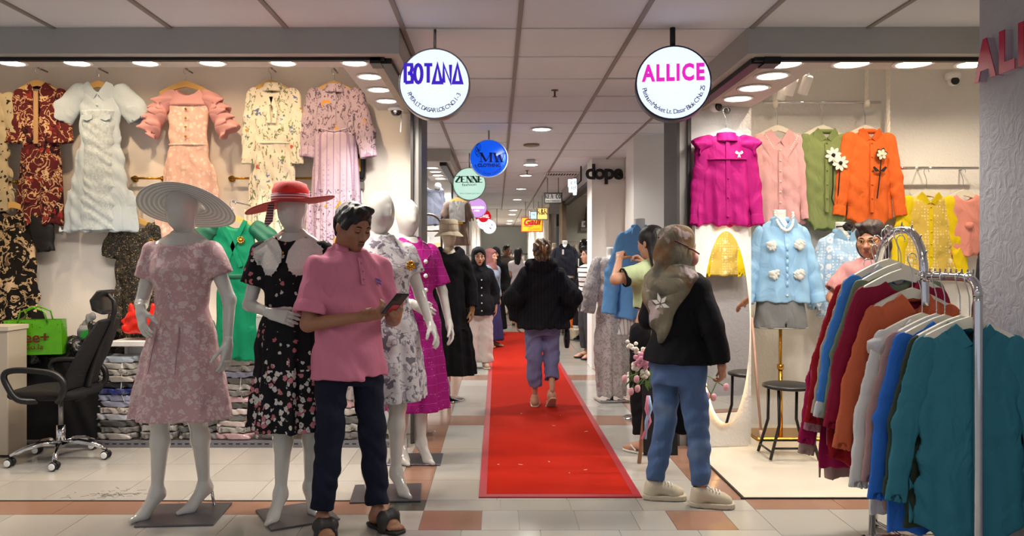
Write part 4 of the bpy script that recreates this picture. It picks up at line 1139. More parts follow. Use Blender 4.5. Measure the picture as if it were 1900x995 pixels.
# folded garments in clear bags, stacked under the table
PK = {}
def pack_mesh(k, col):
    random.seed(k); f = F()
    w, d, hh = .15, .15, .026
    f.fn(lambda x, y, z: np.maximum(np.maximum((np.abs(x / w) ** 5 + np.abs(y / d) ** 5) ** .2 - 1, 0) * w + 0 * z, 0) + ((np.maximum((np.abs(x / w) ** 5 + np.abs(y / d) ** 5) ** .2, (np.abs(z) / hh)) - 1) * hh), (-w, -d, -hh), (w, d, hh), .01)
    f.wr(.0035, 75, (.6, .2, .6), k * 1.7)
    v, q = f.mesh(.009)
    return v, q
PCOL = ['#b8c1cb', '#a8a49d', '#bdb8b0', '#26262b', '#27367e', '#aeb0c6', '#9ba0ba', '#cabdb4', '#b9bac2', '#4f4e4a', '#8d8984', '#a5a09b', '#c39ea0', '#77746e', '#d2c0ba', '#5b5a58']
PM = [mat(f'bagged_fabric_{c}', c, .3, spec=.5, coat=.5, bump=(45, .6, .006), var=(25, .5), layers=((('blob', 30, .3, '#5a5650', {'gate': .5, 'dist': 1.2}),) if i % 3 == 1 else ())) for i, c in enumerate(PCOL)]
_pg = [pack_mesh(k, None) for k in range(3)]
PN = ['ice blue', 'grey', 'stone grey', 'black', 'royal blue', 'lavender', 'periwinkle', 'blush', 'silver', 'charcoal', 'taupe', 'light grey', 'dusty rose', 'dark taupe', 'pale pink', 'slate']
def stack(x, Y, z0, z1, cols, where, w=1.0, slope=0):
    n = len(cols); st = (z1 - z0) / n
    for i, c in enumerate(cols):
        z = z1 - st * (i + .5); random.seed(int(x * 100) + i)
        v, q = _pg[i % 3]; v = v.copy(); v[:, 2] *= st / .056; v[:, 0] *= w; v[:, 1] *= .70
        o = obj('folded_garment', mesh_data('folded_garment', v, q, PM[c], True), None, (x + random.gauss(0, .006), 5.842 + random.gauss(0, .004), z))
        o.rotation_euler = (0, 0, random.gauss(0, .05))
        tag(o, f'{PN[c]} bagged garment, {ORD[i]} from top {where}', 'folded garment', 'bagged clothes under the left table')
xa = P(232, 0, 5.9).x
stack(xa, 5.91, .05, .66, [0, 2, 1, 11, 3, 4, 6, 5, 7, 8, 9, 10, 11], 'of the table end stack')
stack(xa + .30, 5.93, .05, .42, [12, 1, 9, 11, 13, 2, 10], 'of the low stack behind the pink dress', w=.95)
stack(P(380, 0, 5.9).x, 5.93, .05, .44, [10, 13, 15, 9, 1, 13, 15, 10], 'of the stack behind the pink dress legs')
stack(P(447, 0, 5.9).x, 5.91, .05, .64, [11, 1, 6, 13, 2, 13, 12, 9, 14, 13, 14, 1, 12], 'of the tall stack beside the black dress')
stack(P(520, 0, 5.9).x, 5.93, .05, .36, [2, 9, 14, 1, 13], 'of the stack behind the black dress')
stack(P(640, 0, 5.9).x, 5.93, .05, .40, [9, 12, 2, 15, 1, 10], 'of the stack behind the man')
# string round the two tall stacks
for nm, xx in (('table end', xa), ('black floral dress', P(447, 0, 5.9).x)):
    t = thing('packing_string', f'white packing string round the stack by the {nm}', 'string', (xx + .03, 5.75, .1))
    MB().tube([(.02, 0, .54), (.022, -.01, .40), (.015, -.012, .30), (.045, -.01, .22)], .003, 5).obj('strand', TRIMW, t)
# things on the table
def crumple(name, label, cat, loc, r, m, seed, parts=None, amp=.02, h=.01, box=4, group=None):
    t = thing(name, label, cat, loc, group=group); f = F()
    rx, ry, rz_ = r
    f.fn(lambda x, y, z: (((np.abs(x) / rx) ** box + (np.abs(y) / ry) ** box + (np.abs(z - rz_) / rz_) ** box) ** (1 / box) - 1) * min(r), (-rx, -ry, 0), (rx, ry, 2 * rz_))
    f.wr(amp, 45, (.7, .3, .5), seed); f.wr(amp * .6, 90, (-.5, .4, .6), seed + 2)
    f.fn(lambda x, y, z: z + 0 * x + 0 * y, (-2 * rx, -2 * ry, -.1), (2 * rx, 2 * ry, 0), carve=True) if True else None
    f.obj('bag_body', m, t, h)
    if parts: parts(t)
    return t
REDP = mat('red_film', '#d8230f', .25, coat=.3, bump=(20, .5, .01)); BLKP = mat('black_film', '#121213', .22, coat=.4, bump=(22, .8, .02))
def _p(t):
    for sx in (-1, 1):
        q = F().cone((sx * .07, 0, .13), (sx * .085, 0, .215), .03, .02, .02, ys=1.6).wr(.006, 80, (1, 0, .3), sx); q.obj('bag_handle', REDP, t, .007)
crumple('plastic_bag', 'red plastic carrier bag on the white table', 'bag', P(264, 621, 5.84), (.12, .08, .085), REDP, 1, _p, .010)
t = thing('computer_mouse', 'black computer mouse on the white table', 'mouse', P(460, 612, 5.86))
t.location.z = .776
F().ell((0, 0, .012), (.045, .03, .022), .01).fn(lambda x, y, z: z + 0 * x + 0 * y, (-.1, -.1, -.05), (.1, .1, 0), carve=True).obj('shell', BLACKP, t, .005)
MB().tube([(.04, 0, .012), (.07, .03, .03), (.08, .1, .06)], .002, 5).obj('cord', BLACKP, t)
t = thing('white_carton', 'small white carton on the table behind the black dress', 'box', (P(488, 0, 5.87).x, 5.86, .776))
MB().bx(-.075, .075, -.06, .06, 0, .185, ch=.003).obj('carton_body', mat('white_card', '#e4e2de', .5), t); MB().bx(-.06, .06, -.062, -.058, .165, .168).obj('lid_seam', mat('grey_line', '#8a8884', .6), t)
# cabinet edge at far left
t = thing('beige_counter', 'beige counter end at the left edge', 'counter', (-3.75, 5.4, 0))
MB().bx(-.5, P(18, 0, 5.42).x + 3.75, 0, .22, .02, .88, ch=.004).obj('counter_body', mat('beige_laminate', '#b9ad9b', .5), t); MB().bx(-.52, P(18, 0, 5.42).x + 3.757, -.01, .23, .88, .91).obj('counter_top', mat('beige_top', '#c7bcab', .4), t)
# black covered heap
t = thing('covered_heap', 'large black cloth covered block behind the office chair', 'box', (P(110, 0, 5.85).x, 5.93, 0))
f = F(); f.fn(lambda x, y, z: (np.maximum(np.abs(x) / .40, np.maximum(np.abs(y) / .17, np.abs(z - .35) / .33)) - 1) * .16, (-.4, -.17, .02), (.4, .17, .68)).wr(.008, 30, (1, 0, .3), 2); f.obj('cover', mat('black_cloth', '#0e0e10', .8, bump=(200, .2, .002)), t, .014)
crumple('black_bag', 'crumpled black bin bag on the heap beside the chair back', 'bag', P(142, 668, 5.88), (.17, .13, .085), BLKP, 3, None, .014)
crumple('black_bag', 'crumpled black bin bag below the green gift bag', 'bag', P(45, 676, 5.8), (.16, .13, .06), BLKP, 5, None, .014)
crumple('black_bag', 'crumpled black bin bag between chair back and stacked clothes', 'bag', (P(190, 0, 5.85).x, 5.86, .60), (.07, .12, .15), BLKP, 8, None, .012)
# green gift bag
t = thing('gift_bag', 'glossy green gift bag with dark red lettering', 'bag', P(66, 683, 5.72), 12)
t.location.z = .683
GRN = mat('green_foil', '#5fae15', .25, metal=.25, var=(18, .5, '#2f6d08'), layers=(('blob', 60, .25, '#2e5a0a', {'gate': .6, 'zmin': .15}),))
mb = MB(); w, d, h_ = .20, .07, .25
mb.add([(-w, -d, 0), (w, -d, 0), (w, d, 0), (-w, d, 0), (-w * .95, -d * .8, h_), (w * .95, -d * .8, h_), (w * .95, d * .8, h_), (-w * .95, d * .8, h_), (w * 1.05, 0, h_ * .5), (-w * 1.05, 0, h_ * .5)],
       [[0, 1, 5, 4], [1, 8, 5], [1, 2, 8], [2, 6, 8], [8, 6, 5], [2, 3, 7, 6], [3, 9, 7], [3, 0, 9], [0, 4, 9], [9, 4, 7], [3, 2, 1, 0]]); mb.obj('bag_body', GRN, t)
mb = MB(); text_to(mb, 'free+', .11, 0, .09, -.082, .003, .002); text_to(mb, 'no.la', .06, .02, .04, -.082, .003); o = mb.obj('lettering', mat('maroon_ink', '#5a1410', .5), t)
for yy in (-.062, .062): MB().tube([(-.1, yy, .23), (-.08, yy, .31), (0, yy, .345), (.08, yy, .31), (.1, yy, .23)], .006, 6).obj('handle', GRN, t)
def _p(t):
    q = F().cone((-.02, 0, .2), (.02, 0, .26), .025, .035, .01, ys=1.8).wr(.008, 80, (1, 0, .4), 3); q.obj('bag_top', mat('white_film', '#e8e8e6', .3, bump=(30, .5, .01)), t, .006)
    MB().slab([(-.03, .09), (.0, .16), (.04, .17), (.045, .1), (.01, .05)], -.075, .006).obj('green_print', mat('green_print', '#2f9a3a', .4), t)
crumple('plastic_bag', 'white plastic bag with green print behind the chair back', 'bag', P(163, 652, 5.93), (.065, .05, .11), mat('white_film'), 7, _p, .010)

# office chair (faces left)
t = thing('office_chair', 'black mesh office chair with headrest and chrome star base', 'chair', P(113, 850, 5.36) - Vector((0, 0, 0)), 0)
t.location.z = 0
k = 5.36 / FP
MESH = mat('black_mesh', '#141416', .75, layers=(('blob', 110, .28, '#2a2a2d', {'rand': .1}),))
for i in range(5):
    a = math.radians(200 + 72 * i + 20); c_, s_ = math.cos(a), math.sin(a)
    MB().tube([(.02 * c_, .02 * s_, .115), (.12 * c_, .12 * s_, .125), (.22 * c_, .22 * s_, .105), (.30 * c_, .30 * s_, .07)], [.022, .02, .017, .014], 8).obj('base_arm', CHROME, t)
    g = MB().tube([(.30 * c_, .30 * s_, .075), (.30 * c_, .30 * s_, .045)], .008, 6)
    for sg in (-1, 1): g.lathe([(.0, -.011), (.026, -.010), (.030, 0), (.026, .010), (0, .011)], (.30 * c_, .30 * s_ + sg * .02, .031), 14, 'y')
    o = g.obj('caster', BLACKP, t)
    MB().lathe([(.016, 0), (.022, .002), (.022, .004), (.016, .005)], (.30 * c_, .30 * s_ - .031, .031), 14, 'y').obj('caster_ring', TRIMW, o)
MB().tube([(0, 0, .09), (0, 0, .24)], .03, 14).obj('gas_column', CHROME, t); MB().tube([(0, 0, .24), (0, 0, .42)], .016, 12).obj('gas_piston', STEEL, t)
F().fn(lambda x, y, z: (np.maximum((np.abs(x + .03) / .25) ** 4 + (np.abs(y) / .24) ** 4, 0) ** .25 + (np.abs(z - .47) / .05) ** 4 - 1) * .05, (-.29, -.25, .40), (.23, .25, .54)).obj('seat', mat('black_fabric', '#121214', .85, bump=(250, .3, .002)), t, .012)
F().stack([(.50, .14, 0, .022, .20), (.60, .155, 0, .03, .22), (.72, .215, 0, .026, .225), (.86, .28, 0, .024, .20), (.97, .335, 0, .02, .15)], pw=2.6).obj('backrest', MESH, t, .011)
MB().tube([(.10, -.0, .42), (.17, -.0, .46), (.215, -.0, .62), (.27, -.0, .78), (.345, -.0, .93), (.37, -.0, 1.02), (.365, -.0, 1.09), (.33, -.0, 1.13), (.30, 0, 1.13)], [.03, .028, .024, .022, .02, .018, .016, .016, .016], 8).obj('back_spine', BLACKP, t)
F().stack([(1.0, .325, 0, .018, .08), (1.03, .285, 0, .03, .13), (1.10, .275, 0, .034, .14), (1.165, .31, 0, .026, .11)]).obj('headrest', BLACKP, t, .008)
for sg in (-1, 1):
    yb = sg * .27
    MB().tube(curve([(-.03, yb * .8, .44), (-.13, yb, .46), (-.20, yb, .55), (-.22, yb, .62), (-.16, yb, .65), (0, yb, .645), (.12, yb, .62), (.17, yb, .56), (.16, yb, .49), (.10, yb * .8, .44)]), .021, 8).obj('armrest', BLACKP, t)
# ================================================================== figures
def V3(p): return Vector(p)
def hand_field(curl=(15, 20, 15), spread=6, thumb=(35, 25, 20), side=1, s=1.0, per=None):
    """hand from the wrist (origin), fingers along +x, palm towards -z, thumb on the +y side (side=1)"""
    f = F(); q = lambda x, y, z: (x * s, y * s * side, z * s)
    f.cone(q(-.02, 0, 0), q(.02, 0, 0), .026 * s, .027 * s, .01, ys=.95)
    for y0, y1 in ((.012, .028), (.002, .010), (-.008, -.010), (-.016, -.027)):
        f.cone(q(.012, y0, 0), q(.088, y1, .002), .0165 * s, .0125 * s, .016 * s)
    fl = [(.028, .072), (.010, .081), (-.010, .075), (-.027, .058)]
    for i, (y, L) in enumerate(fl):
        c = per[i] if per else curl
        a = math.radians(spread * (1.2 - i * .8)); p = V3((.088, y, .002)); t = 0
        rr = [.0102, .0092, .0084, .0072]
        for k, part in enumerate((.46, .30, .24)):
            t += math.radians(c[k])
            d = V3((math.cos(t) * math.cos(a), math.cos(t) * math.sin(a), -math.sin(t)))
            n = p + d * (L * part); f.cone(q(*p), q(*n), rr[k] * s, rr[k + 1] * s, .004 * s); p = n
    p = V3((.022, .022, -.006)); t = math.radians(thumb[0]); dn = math.radians(thumb[1])
    for k, L in enumerate((.042, .034, .028)):
        d = V3((math.cos(t) * math.cos(dn), math.sin(t) * math.cos(dn), -math.sin(dn)))
        n = p + d * L; f.cone(q(*p), q(*n), (.015, .0115, .0102)[k] * s, (.0115, .0102, .0082)[k] * s, .008 * s); p = n
        t -= math.radians(thumb[2] * .7); dn += math.radians(thumb[2] * .3)
    return f
def hand_matrix(w, d, palm):
    X = V3(d).normalized(); Z = -(V3(palm) - X * V3(palm).dot(X)).normalized(); Y = Z.cross(X)
    M = Matrix((X, Y, Z)).transposed().to_4x4(); M.translation = w; return M
def head_field(kind='person', fem=False):
    f = F()
    if kind == 'egg':
        f.ell((0, .01, .02), (.073, .09, .10), .03); f.ell((0, -.022, -.045), (.055, .06, .075), .05); f.cone((0, -.078, .01), (0, -.088, -.03), .006, .010, .03)
        f.cone((0, .02, -.06), (0, .028, -.16), .046, .05, .03); return f
    f.ell((0, .014, .032), (.074, .094, .082), .02)
    f.ell((0, -.022, -.034), (.060, .066, .078), .03)
    f.ell((0, -.063, -.094), (.022, .018, .018), .025)
    for sx in (-1, 1):
        f.ell((sx * .044, -.002, -.062), (.024, .034, .03), .03)
        f.ell((sx * .040, -.056, -.022), (.022, .02, .02), .03)
        f.ell((sx * .030, -.071, .018), (.022, .012, .007), .016)
        f.ell((sx * .0125, -.092, -.034), (.0095, .011, .008), .008)
        f.ell((sx * .077, .012, -.008), (.008, .019, .030), .008, rot=(0, 0, sx * -18))
        f.ell((sx * .031, -.094, -.001), (.017, .016, .010), .012, carve=True)
    f.cone((0, -.082, .010), (0, -.106, -.030), .0075, .0115, .014)
    f.ell((0, -.081, -.064), (.024, .012, .017), .015)
    f.cone((0, .018, -.06), (0, .032, -.155), .050 if fem else .056, .052 if fem else .060, .03)
    return f
def head_matrix(J, H, yaw=0, pitch=0, roll=0, s=1.0):
    """pitch > 0 looks down"""
    piv = V3(J['neck']); R = Euler((math.radians(pitch), math.radians(roll), math.radians(yaw)), 'XYZ')
    R = Matrix.Rotation(math.radians(yaw), 4, 'Z') @ Matrix.Rotation(math.radians(pitch), 4, 'X') @ Matrix.Rotation(math.radians(roll), 4, 'Y')
    return Matrix.Translation(piv) @ R @ Matrix.Translation((0, -.022 * s, .112 * s)) @ Matrix.Scale(s, 4)
def joints(H, fem=False, lean=(0, 0), **ov):
    sw = .090 if fem else .100; hw = .052
    J = {'hipR': (-hw, .0, .52), 'hipL': (hw, 0, .52), 'kneeR': (-.058, -.008, .285), 'kneeL': (.058, -.008, .285), 'ankR': (-.06, .012, .048), 'ankL': (.06, .012, .048)}
    L0, L1 = lean
    up = lambda x, y, z: (x + L0 * (z - .52), y + L1 * (z - .52), z)
    J.update({'shR': up(-sw, .004, .786), 'shL': up(sw, .004, .786), 'neck': up(0, .016, .858)})
    J.update({'elR': up(-sw - .03, .02, .635), 'elL': up(sw + .03, .02, .635), 'wrR': up(-sw - .04, -.02, .49), 'wrL': up(sw + .04, -.02, .49)})
    J = {k: tuple(c * H for c in v) for k, v in J.items()}
    J['lean'] = lean; J['H'] = H; J.update(ov); return J
TORM = [(.455, .080, .058), (.50, .094, .066), (.55, .093, .064), (.61, .082, .058), (.68, .088, .062), (.735, .098, .068), (.775, .098, .062), (.805, .082, .052), (.828, .052, .042), (.845, .036, .036)]
TORF = [(.455, .082, .060), (.50, .098, .070), (.55, .092, .064), (.62, .070, .052), (.68, .076, .058), (.735, .086, .070), (.775, .086, .058), (.803, .072, .046), (.825, .046, .038), (.845, .031, .032)]
def torso(J, fem, ease=0.0, zr=(0, 1), extra=None, sc=1.0):
    H = J['H']; out = []
    for z, rx, ry in (TORF if fem else TORM):
        if not zr[0] <= z <= zr[1]: continue
        out.append((z * H, J['lean'][0] * (z - .52) * H, J['lean'][1] * (z - .52) * H, rx * H * sc + ease, ry * H * sc + ease))
    return out
def foot_field(toes=True, s=1.0):
    f = F(); f.cone((0, .012, .085), (0, .02, .04), .031 * s, .030 * s, .02); f.ell((0, .035, .03), (.028, .034, .030), .03)
    f.cone((0, 0, .05), (-.004, -.10, .024), .032, .026, .03, xs=.85); f.cone((.012, -.09, .022), (-.02, -.10, .02), .024, .022, .02)
    if toes:
        for i, (x, y, r) in enumerate(((-.026, -.148, .0135), (-.008, -.150, .0105), (.007, -.143, .010), (.020, -.134, .0095), (.031, -.122, .009))):
            f.cone((x, -.10, .018), (x, y, .012), r * 1.15, r, .006)
    f.fn(lambda x, y, z: z + 0 * x + 0 * y, (-.1, -.2, -.06), (.1, .1, 0), carve=True, k=.004)
    return f
def xform_foot(J, side, yaw=0):
    a = V3(J['ank' + side]); lift = J.get('lift' + side, 0)
    M = Matrix.Translation((a.x, a.y - .012, lift)) @ Matrix.Rotation(math.radians(yaw), 4, 'Z') @ Matrix.Rotation(math.radians(J.get('pitch' + side, 0)), 4, 'X')
    if side == 'L': M = M @ Matrix.Scale(-1, 4, (1, 0, 0))
    return M
def flipf(vf, M):
    v, f = vf; v = xf(v, M)
    return (v, f[:, ::-1]) if M.determinant() < 0 else (v, f)
def body_mesh(J, fem=False, headM=None, head='person', hands=None, feet='bare', vox=.009, limb=1.0, footyaw=(0, 0), fine=.004, tip=False, leg=1.0):
    H = J['H']; s = H / 1.7 * limb
    f = F().stack(torso(J, fem), k=.03)
    for sd in 'RL':
        sh, el, wr = J['sh' + sd], J['el' + sd], J['wr' + sd]; n = J['neck']
        f.cone((n[0] + math.copysign(.03, sh[0]), n[1], n[2] - .042 * s), sh, .042 * s, .050 * s, .03)
        f.cone(sh, el, .050 * s, .038 * s, .03); f.cone(el, wr, .038 * s, .026 * s, .015)
        hp, kn, an = J['hip' + sd], J['knee' + sd], J['ank' + sd]
        g_ = s * leg; f.cone(hp, kn, .088 * g_, .055 * g_, .03)
        m = [kn[i] * .68 + an[i] * .32 + (0, .012 * leg, 0)[i] for i in range(3)]
        f.cone(kn, m, .053 * g_, .053 * g_, .03); f.cone(m, an, .052 * g_, .032 * g_, .03)
        if tip:          # fashion figure on tiptoe
            a = V3(an); d = Matrix.Rotation(math.radians(footyaw[0 if sd == 'R' else 1]), 3, 'Z') @ V3((0, -1, 0))
            b = a + d * .085; b.z = .028; c = a + d * .155; c.z = .018
            hl = a - d * .018; hl.z = a.z - .018
            f.cone(an, hl, .034, .028, .02); f.cone(a, b, .032, .027, .03); f.cone(b, c, .029, .014, .02); f.cone(hl, b, .022, .02, .03)
    f.cone(J['neck'], (J['neck'][0], J['neck'][1] - .01, J['neck'][2] + .06), .05 * s, .048 * s, .02)
    P_ = [f.mesh(vox)]
    if headM is not None:
        hv = head_field(head, fem).mesh(fine); P_.append((xf(hv[0], headM), hv[1]))
    for sd, sg in (('R', 1), ('L', -1)):
        if hands and sd in hands:
            h = hands[sd]; v = hand_field(h.get('curl', (18, 22, 16)), h.get('spread', 5), h.get('thumb', (35, 20, 18)), sg, h.get('s', H / 1.72 * (.92 if fem else 1)), h.get('per')).mesh(h.get('vox', fine))
            P_.append((xf(v[0], hand_matrix(V3(J['wr' + sd]), h['dir'], h['palm'])), v[1] if sg > 0 else v[1]))
        if feet == 'bare' and not tip:
            v = foot_field().mesh(max(fine, .0045)); P_.append(flipf(v, xform_foot(J, sd, footyaw[0 if sd == 'R' else 1])))
    return merge(P_)

# ------------------------------------------------------------------ mannequins
MANQ = mat('mannequin_gloss', '#c6c4bd', .18, coat=.6, var=(7, .08), bump=(5, .02, .003))
MANQW = mat('mannequin_white', '#e2e0da', .25, coat=.3)
PLATE = mat('worn_steel_plate', '#77747a', .35, .8, var=(6, .4))
def mannequin(label, loc, rz, J, hands, yaw=0, base=None, head=True, tipyaw=(0, 0), pitch=0):
    t = thing('mannequin', label, 'mannequin', loc, rz, 'full-figure white mannequins')
    M = head_matrix(J, J['H'], yaw, pitch, 0, 1.04)
    v, q = body_mesh(J, True, M, 'egg', hands, None, .0085, .86, tipyaw, .0045, True)
    obj('figure', mesh_data('figure', v, q, MANQ, True), t)
    w, d, ox, oy, rot = base
    o = MB().box((ox, oy, .006), (w, d, .010), rz=rot, ch=.002).obj('base_plate', PLATE, t)
    a = V3(J['ankL']); MB().tube([(a.x + .03, a.y + .05, .01), (a.x + .02, a.y + .04, .10)], .009, 8).obj('ankle_rod', CHROME, t)
    return t
def worn_dress(name, label, loc, rz, m, st, J, sl=None, sleeve_m=None, fold=(9, 1., 0.), neck=(.10, .075, .0, 0.), wr=.003, h=.009, parts=None, cat='dress', group='dresses on mannequins', slr=(.068, .066), sleeve_len=.55, elbow=None, carve_extra=None):
    t = thing(name, label, cat, loc, rz, group)
    f = F().stack(st, fold=fold)
    zt = max(r[0] for r in st)
    for sd in 'RL':
        sh, el, wrp = V3(J['sh' + sd]), V3(J['el' + sd]), V3(J['wr' + sd])
        if sl is None: continue
        L = sl[sd] if isinstance(sl, dict) else sl
        out = V3((math.copysign(.012, sh.x), 0, .008))
        if L <= 1:
            e = sh + (el - sh) * L; f.cone(sh + out * .3, e, slr[0], slr[1], .03, flat=True)
            d = (el - sh).normalized(); f.cone(e - d * .02, e + d * .04, slr[1] - .02, slr[1] - .02, .004, carve=True)
        else:
            e = el + (wrp - el) * (L - 1); f.cone(sh, el, slr[0], slr[1], .03); f.cone(el, e, slr[1], slr[2], .015, flat=True)
            d = (wrp - el).normalized(); f.cone(e - d * .02, e + d * .04, slr[2] - .014, slr[2] - .014, .004, carve=True)
    f.wr(wr, 42, (.3, .2, 1), rz * .1)
    n = J['neck']; f.ell((n[0], n[1] - .055 + neck[2], n[2] + .015 + neck[3]), (neck[0], .085, neck[1]), .008, carve=True)
    f.ell((n[0], n[1], n[2] + .03), (.062, .07, .10), .006, carve=True)
    f.obj('dress_body', m, t, h)
    if parts: parts(t)
    return t
def ysurf(st, x, z, side=-1):
    """front (side=-1) or back surface of a stack of ellipses"""
    A = np.array([list(r)[:5] for r in sorted(st)], float); cx, cy, rx, ry = [float(np.interp(z, A[:, 0], A[:, k])) for k in (1, 2, 3, 4)]
    u = min(.97, abs(x - cx) / rx); return cy + side * ry * math.sqrt(1 - u * u)
def conform(t, name, m, poly, yfun, off=.006, th=.005, K=5):
    """cloth patch that follows a surface; poly star-shaped in x,z"""
    n = len(poly); c = (sum(p[0] for p in poly) / n, sum(p[1] for p in poly) / n); v = []; f = []
    for lay in (0, 1):
        for k in range(K + 1):
            for p in poly:
                x, z = c[0] + (p[0] - c[0]) * k / K, c[1] + (p[1] - c[1]) * k / K; s_ = -1 if off > 0 else 1
                v.append((x, yfun(x, z) - off - (th * (1 if off > 0 else -1) if lay == 0 else 0), z))
    for lay in (0, 1):
        b = lay * (K + 1) * n
        for k in range(K):
            for i in range(n):
                j = (i + 1) % n; q = [b + k * n + i, b + k * n + j, b + (k + 1) * n + j, b + (k + 1) * n + i]
                f.append(q if lay else q[::-1])
    b = (K + 1) * n
    for i in range(n):
        j = (i + 1) % n; f.append([K * n + i, K * n + j, b + K * n + j, b + K * n + i])
    mb = MB(); mb.add(v, f, True); return mb.obj(name, m, t)
def scallop(pts, i0, i1, r=.008, n=4):
    """polygon with the edges i0..i1 bulged into scallops"""
    out = []
    for i, p in enumerate(pts):
        out.append(p)
        if i0 <= i < i1:
            q = pts[(i + 1) % len(pts)]; dx, dz = q[0] - p[0], q[1] - p[1]; L = math.hypot(dx, dz); m = max(1, round(L / .022))
            for k in range(m):
                for w in range(1, n):
                    u = (k + w / n) / m; b = r * math.sin(math.pi * w / n); out.append((p[0] + dx * u + dz / L * b * -1, p[1] + dz * u - dx / L * b * -1))
    return out
def dress_st(J, waist, hem, wz, hz, ease=.014, amp=.1, bust=None, top=.845):
    H = J['H']; out = []
    for z, rx, ry in TORF:
        if z * H > wz + .02 and z <= top: out.append((z * H, J['lean'][0] * (z - .52) * H, J['lean'][1] * (z - .52) * H, rx * H + ease, ry * H + ease + (.012 if .7 < z < .76 else 0), 0))
    bz = [r[0] * H for r in TORF]
    def bod(z, i): return float(np.interp(z, bz, [r[i] * H for r in TORF])) if z > .48 * H else 0
    for k in range(9):
        u = k / 8; z = wz + (hz - wz) * u; g = u ** .72
        out.append((z, 0, 0, max(waist[0] + (hem[0] - waist[0]) * g, bod(z, 1) + .02), max(waist[1] + (hem[1] - waist[1]) * g, bod(z, 2) + .02), amp * min(1, .08 + 1.6 * u)))
    return out
HM = 1.80
# 1 pink jacquard dress, white hat
L1 = (-1.70, 4.22, 0)
J1 = joints(HM, True, elR=(-.25, .02, 1.13), wrR=(-.135, -.165, 1.11), elL=(.255, .03, 1.16), wrL=(.275, -.03, .93), kneeR=(-.10, -.05, .52), ankR=(-.115, -.05, .13), kneeL=(.085, .0, .53), ankL=(.08, .09, .13))
H1 = {'R': {'dir': (.35, -.35, -.85), 'palm': (.55, .75, -.1), 'curl': (14, 18, 12), 'spread': 4}, 'L': {'dir': (-.05, -.1, -1), 'palm': (-1, .2, 0), 'curl': (12, 16, 12)}}
mannequin('white mannequin in a pink dress and wide white hat', L1, -8, J1, H1, -14, (.40, .36, .03, -.02, 12), tipyaw=(-22, -30))
PINKD = cloth('dusty_pink_jacquard', '#bf9a9c', .6, layers=(('blob', 24, .40, '#cfbab8', {'dist': 1.1, 'raise': .9, 'gate': .2, 'ring': .10}), ('noise', 30, .58, .7, '#cbb4b3', {'dist': 1.5, 'raise': .5})), bump=(36, .5, .006))
def _p(t):
    for i in range(4): MB().sphere((0, -.125 - .012 * (i > 1), 1.36 - i * .055), .007, 8, 6).obj('covered_button', PINKD, t)
    q = F().stack([(1.025, 0, 0, .152, .112), (1.085, 0, 0, .147, .108)], k=.01); q.obj('waistband', PINKD, t, .008)
    for sx in (-.07, .055): MB().tube([(sx, -.117, 1.02), (sx * 1.1, -.155, .90), (sx * 1.2, -.185, .78)], [.006, .004, .002], 6).obj('pleat_shade', cloth('pleat_shadow_cloth', '#a88489', .8), t)  # thin darker tubes paint the shade in the skirt's pleat creases
worn_dress('pink_dress', 'dusty pink embossed flower dress on the white-hatted mannequin', L1, -8, PINKD, dress_st(J1, (.150, .11), (.275, .21), 1.04, .53, amp=.05), J1, .5, fold=(7, .5, 0.), neck=(.115, .10, .0, -.045), parts=_p, slr=(.062, .072))
# wide white hat
t = thing('sun_hat', 'wide brimmed white woven sun hat', 'hat', V3(L1) + V3((.0, .03, 1.60)), 0)
WH = mat('white_straw', '#dcdcd8', .7, bump=(120, .4, .004)); WH2 = mat('sheer_white_band', '#b9bbb9', .7)
def brim(mb, radii, zf, n=56, th=.004):
    v = []; f = []; m = len(radii)
    for r in radii:
        for k in range(n):
            a = 2 * math.pi * k / n; v.append((r * math.cos(a), r * math.sin(a) * .92, zf(r, a)))
    for i in range(m - 1):
        for k in range(n): f.append([i * n + k, i * n + (k + 1) % n, (i + 1) * n + (k + 1) % n, (i + 1) * n + k])
    b = len(v); v2 = [(p[0], p[1], p[2] - th) for p in v]
    f += [[b + i for i in q[::-1]] for q in f[:]]
    for k in range(n):
        f.append([(m - 1) * n + (k + 1) % n, b + (m - 1) * n + (k + 1) % n, b + (m - 1) * n + k, (m - 1) * n + k]); f.append([k, b + k, b + (k + 1) % n, (k + 1) % n])
    mb.add(v + v2, f, True)
zf = lambda r, a: .085 - .10 * (r - .09) - .015 * math.cos(2 * a) * (r / .25)
for i in range(7):
    mb = MB(); r0 = .092 + i * .024; brim(mb, [r0, r0 + .018], zf); mb.obj('brim_ring', WH, t)
    mb = MB(); brim(mb, [r0 + .016, r0 + .026], lambda r, a: zf(r, a) - .003, th=.002); mb.obj('brim_band', WH2, t)
MB().lathe([(.094, .085), (.098, .10), (.092, .125), (.07, .145), (0, .15)], n=32).obj('crown', WH, t)
t.rotation_euler = (math.radians(-27), math.radians(3), 0)
